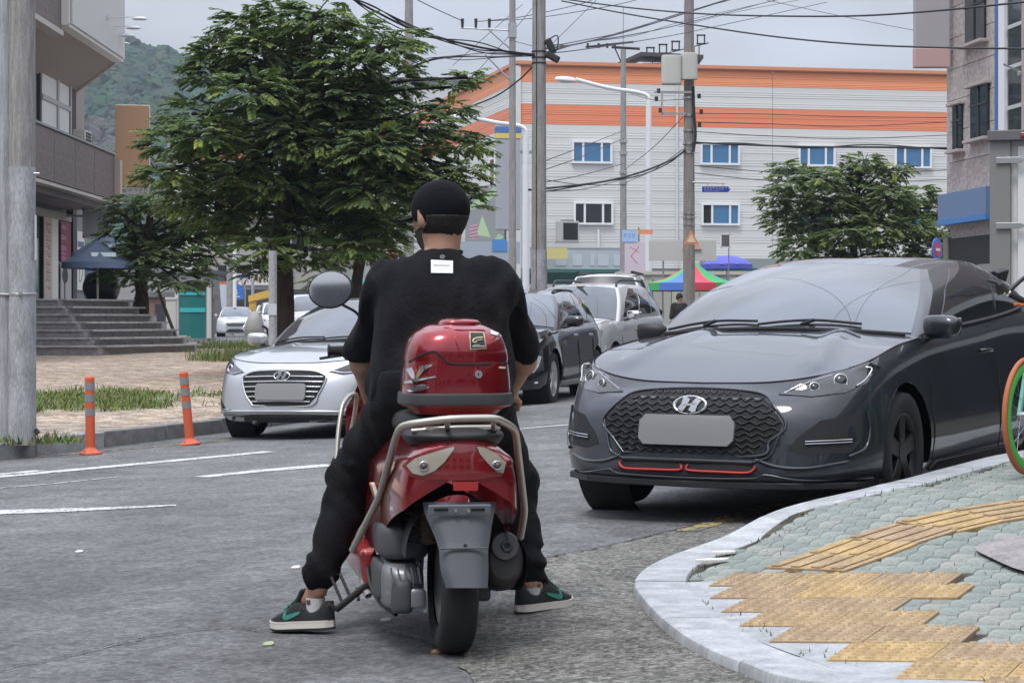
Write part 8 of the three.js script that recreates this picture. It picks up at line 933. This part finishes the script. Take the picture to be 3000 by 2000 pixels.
  const toe = V(.285, 0, 0).applyEuler(l.rotation).add(l.position); l.position.y += roadY(toe.x + O[0], toe.z + O[2]) + .002 - toe.y;
  const r = shoe(anR, .62, 0, 1552, 1792, 7.48, 1); r.rotation.set(0, .85, 0, 'YXZ'); r.position.x = anR[0] - .075 * .66; r.position.z = anR[2] + .075 * .75; r.position.y = roadY(r.position.x + O[0], r.position.z + O[2]) + .008;
}
// ---------------------------------------------------------------- lane bollards
{
  const orange = std([.62, .11, .045], .5), refl = std([.3, .3, .31], .35, .3);
  const bol = (label, px, py, h, lean) => { const p = gp(px, py), o = thing('lane_bollard', label, 'bollard', [p.x, p.y, p.z], 0, 'orange bollards along the kerb'); o.rotation.z = lean; const b = new THREE.LatheGeometry([[0, .0], [.1, .0], [.105, .012], [.09, .025], [.06, .04], [.046, .06], [.044, .07]].map(q => new THREE.Vector2(...q)), 26); mesh('base', b, orange, o); const s = new THREE.LatheGeometry([[.044, .05], [.043, h - .02], [.038, h], [.0, h]].map(q => new THREE.Vector2(...q)), 24); mesh('post', s, orange, o); for (const y of [.93, .78, .6]) { const g = new THREE.CylinderGeometry(.0455, .0455, .07, 24, 1, true); g.translate(0, h * y - .04, 0); mesh('reflective_band', g, refl, o); } mesh('base_bolt', [0, 2.1, 4.2].map(a => tf(new THREE.CylinderGeometry(.009, .009, .012, 8), [Math.cos(a) * .078, .034, Math.sin(a) * .078])), M.steel, o); };
  bol('upright orange plastic bollard with grey bands by the kerb', 264, 1331, .71, .012); bol('leaning orange plastic bollard with grey bands nearer the silver sedan', 556, 1303, .71, .09);
}
// ---------------------------------------------------------------- bicycle leaning into the frame
{
  const c = gp(3012, 1394, pavY), o = thing('bicycle', 'bicycle with green rims, orange tyres and teal fork on the pavement edge', 'bicycle', [c.x, pavY(c.x, c.z) + .005, c.z], -2.214);
  const BD = -c.z - .15; // local: x forwards
  const R = .295, tyM = std([.42, .13, .05], .7), rimM = std([.1, .5, .1], .45), tealM = phys([.2, .55, .43], .35, 0, { clearcoat: .6 });
  const wheel = (x, nm) => { const w = new THREE.Group(); w.name = nm; w.position.set(x, R, 0); o.add(w); mesh('tyre', new THREE.TorusGeometry(R - .014, .014, 10, 64), tyM, w); const rm = new THREE.LatheGeometry([[R - .068, -.011], [R - .03, -.013], [R - .026, 0], [R - .03, .013], [R - .068, .011], [R - .068, -.011]].map(q => new THREE.Vector2(...q)), 64); rm.rotateX(Math.PI / 2); mesh('rim', rm, rimM, w); const hub = new THREE.CylinderGeometry(.02, .02, .07, 14); hub.rotateX(Math.PI / 2); mesh('hub', hub, M.steel, w); for (let i = 0; i < 20; i++) { const a = i / 20 * 6.2832; mesh('spoke', cyl(V(.02 * Math.cos(a + .6), .02 * Math.sin(a + .6), (i % 2 ? .03 : -.03)), V((R - .066) * Math.cos(a), (R - .066) * Math.sin(a), 0), .0012, .0012, 4), M.steel, w); } };
  wheel(0, 'front_wheel'); wheel(-1.0, 'rear_wheel');
  mesh('fork', [cyl(V(0, R, .045), V(-.16, .75, .035), .012, .016, 10), cyl(V(0, R, -.045), V(-.16, .75, -.035), .012, .016, 10), cyl(V(-.16, .74, -.04), V(-.16, .74, .04), .018, .018, 10)], tealM, o); mesh('frame', [cyl(V(-.16, .74, 0), V(-.22, .93, 0), .022, .022, 12), cyl(V(-.21, .9, 0), V(-.72, .86, 0), .016, .016, 10), cyl(V(-.18, .8, 0), V(-.6, .3, 0), .018, .018, 10), cyl(V(-.6, .3, 0), V(-.74, .92, 0), .016, .016, 10), cyl(V(-.6, .3, .03), V(-1.0, R, .05), .01, .01, 8), cyl(V(-.6, .3, -.03), V(-1.0, R, -.05), .01, .01, 8), cyl(V(-.73, .85, .02), V(-1.0, R, .05), .009, .009, 8), cyl(V(-.73, .85, -.02), V(-1.0, R, -.05), .009, .009, 8)], tealM, o);
  mesh('stem', [cyl(V(-.22, .92, 0), V(-.24, 1.0, 0), .014, .014, 10), cyl(V(-.24, 1.0, 0), V(-.17, 1.02, 0), .014, .014, 10)], M.blackPlastic, o);
  const e1 = at(2952, 858, BD), e2 = at(2998, 880, BD); o.updateMatrixWorld(true); const A = o.worldToLocal(e1.clone()), B = o.worldToLocal(e2.clone()), dir = B.clone().sub(A).normalize(); const mid = V(-.17, 1.02, 0);
  mesh('handlebar', [tube([A, A.clone().lerp(mid, .5).add(V(0, .02, 0)), mid, mid.clone().multiplyScalar(2).sub(A).setY(A.y)], .011, 30, 8)], M.blackPlastic, o);
  mesh('grip', [cyl(A.clone().addScaledVector(dir, .01), A.clone().addScaledVector(dir, .12), .016, .016, 14)], M.rubber, o); mesh('brake_hood', [cyl(A.clone().addScaledVector(dir, -.02), A.clone().addScaledVector(dir, .01), .018, .018, 12)], M.chrome, o); { const q = at(2928, 835, BD), q2 = at(2895, 822, BD), q3 = at(2935, 862, BD); mesh('brake_lever', [tube([o.worldToLocal(q3.clone()), o.worldToLocal(q.clone()), A], .02, 14, 8), tube([o.worldToLocal(q.clone()), o.worldToLocal(at(2912, 826, BD)), o.worldToLocal(q2.clone())], .007, 14, 6)], M.blackPlastic, o); }
  { const a = o.worldToLocal(at(2972, 893, BD)), b = o.worldToLocal(at(3004, 890, BD)); mesh('orange_cable', tube([a, a.clone().lerp(b, .5).add(V(0, .004, 0)), b, mid.clone().add(V(0, -.05, 0))], .008, 20, 6), std([.6, .14, .04], .5), o); }
  mesh('saddle', superLoft([[.93, .1, .05, 2.4, -.78], [.96, .13, .07, 2.4, -.78], [.98, .1, .05, 2.4, -.78]], 24), M.blackPlastic, o); mesh('crank', [tf(new THREE.CylinderGeometry(.09, .09, .008, 30), [-.6, .3, .05], [Math.PI / 2, 0, 0]), box(.02, .17, .012, [-.6, .22, .065])], M.steel, o);
}
// ---------------------------------------------------------------- far pedestrian and street panel by the verge
{
  const p = at(1990, 880, 52), o = thing('person', 'distant person in black top walking beside the rainbow parasol', 'person', [p.x, .05, p.z]); const bl = std([.015, .015, .016], .9);
  const parts = [capsule([0, 1.25, 0], [.02, .95, 0], .15, .13), capsule([-.06, .9, 0], [-.1, .5, .05], .085, .06), capsule([-.1, .5, .05], [-.12, .08, .0], .058, .04), capsule([.08, .9, 0], [.12, .5, .02], .085, .06), capsule([.12, .5, .02], [.12, .08, .06], .058, .04), capsule([-.15, 1.35, 0], [-.2, 1.08, .05], .055, .045), capsule([.15, 1.35, 0], [.2, 1.1, .06], .055, .045), capsule([-.12, 1.37, 0], [.12, 1.37, 0], .07, .07), capsule([-.12, .05, 0], [-.05, .04, .12], .04, .03), capsule([.12, .05, .06], [.2, .04, .18], .04, .03)], skinP = [capsule([.2, 1.1, .06], [.34, 1.14, .14], .04, .03), capsule([.34, 1.14, .14], [.4, 1.16, .16], .028, .02), capsule([0, 1.4, 0], [.01, 1.5, 0], .05, .05), ellip([.02, 1.57, 0], [.08, .11, .09])];
  const f = l => (x, y, z) => { let d = 1e3; for (const q of l) d = smin(d, q(x, y, z), .04); return d; }; mesh('body', surfaceNets(f([...parts, ...skinP]), [-.35, 0, -.25], [.5, 1.72, .3], .022), std([.35, .2, .15], .6), o); mesh('clothing', surfaceNets((x, y, z) => f(parts)(x, y, z) - .014, [-.4, 0, -.28], [.5, 1.55, .32], .022), bl, o); mesh('hair', surfaceNets((x, y, z) => Math.max(ellip([.01, 1.59, 0], [.092, .115, .1])(x, y, z), 1.55 - y + x * .4), [-.15, 1.4, -.15], [.15, 1.75, .15], .014), bl, o);
  const a = at(2640 - 2000 + 0, 0, 50);
}
{ // tall orange and white sign board on the shop corner
  const p = at(388, 430, 54), o = thing('roadside_sign', 'tall orange sign board with white edge and white strip below', 'sign', [p.x, p.y, p.z], .18); mesh('sign_face', box(.86, 2.1, .06, [0, .02, .14]), std([.56, .33, .19], .5), o); mesh('case', [box(.9, 2.16, .22, [0, .02, 0], [0, 0, 0], .02)], std([.72, .7, .64], .5), o); mesh('lower_strip', tf(new THREE.BoxGeometry(.86, .18, .24), [0, -1.17, .02]), signMat(256, 54, (x, w, h) => { x.fillStyle = '#b5b3b0'; x.fillRect(0, 0, w, h); x.fillStyle = '#55524f'; x.font = 'bold 34px sans-serif'; x.fillText('070', 18, 40); syllables(x, 96, 10, 34, 4, '#6b6865', 8); }), o); mesh('bracket', [box(.6, .08, .08, [-.6, .6, 0]), box(.6, .08, .08, [-.6, -.6, 0])], M.steel, o);
}
// ---------------------------------------------------------------- buildings across the street behind the viewer (seen only in mirrors and paint)
{
  const mk = (label, x, z, w, h, d, col) => { const o = thing('street_building', label, 'building', [x, 0, z], 0, 'buildings behind the viewer'); mesh('wall', boxUV(box(w, h, d, [0, h / 2, 0])), col, o); for (let j = 0; j < Math.floor(h / 3.2); j++) for (let i = 0; i < Math.floor(w / 3); i++) mesh('window', box(1.7, 1.5, .1, [-w / 2 + 1.6 + i * 3, 1.9 + j * 3.2, -d / 2 - .03]), M.windowDark, o); mesh('roof_edge', box(w + .4, .3, d + .4, [0, h + .15, 0]), M.concrete, o); };
  mk('pale four storey building across the street behind the viewer', -14, 24, 15, 11, 8, M.whitePaint); mk('beige three storey building across the street behind the viewer', 4, 26, 18, 8, 8, M.beige); mk('brown three storey building across the street behind the viewer', 24, 22, 16, 9, 8, M.stoneBrown);
  const o = thing('street_building', 'unseen dark fronted shop building added along the pavement beside the viewer', 'building', [14.6, 0, -13]); mesh('wall', boxUV(box(6, 9, 54, [0, 4.5, 0])), M.stoneBrown, o); mesh('shopfront', box(.1, 2.8, 51, [-3.05, 1.6, 0]), M.windowDark, o); for (let i = 0; i < 14; i++) mesh('window', box(.1, 1.6, 1.9, [-3.04, 5.2, -23.5 + i * 3.6]), M.windowDark, o); mesh('fascia', box(.3, .8, 51, [-3.15, 3.5, 0]), M.greySign, o);  // added out of view to darken the hatchback side and cut skylight from the right
  const q = thing('street_building', 'pale shop building across the road beside the viewer', 'building', [-16, 0, 4]); mesh('wall', boxUV(box(6, 8, 22, [0, 4, 0])), M.beige, q); for (let i = 0; i < 6; i++) { mesh('window', box(.1, 1.6, 2.2, [3.04, 5.2, -9 + i * 3.6]), M.windowDark, q); mesh('shopfront', box(.1, 2.4, 2.8, [3.04, 1.5, -9 + i * 3.6]), M.windowDark, q); } mesh('fascia', box(.3, .8, 21, [3.15, 3.3, 0]), std([.6, .5, .2], .6), q);
}
renderer.render(scene, camera);
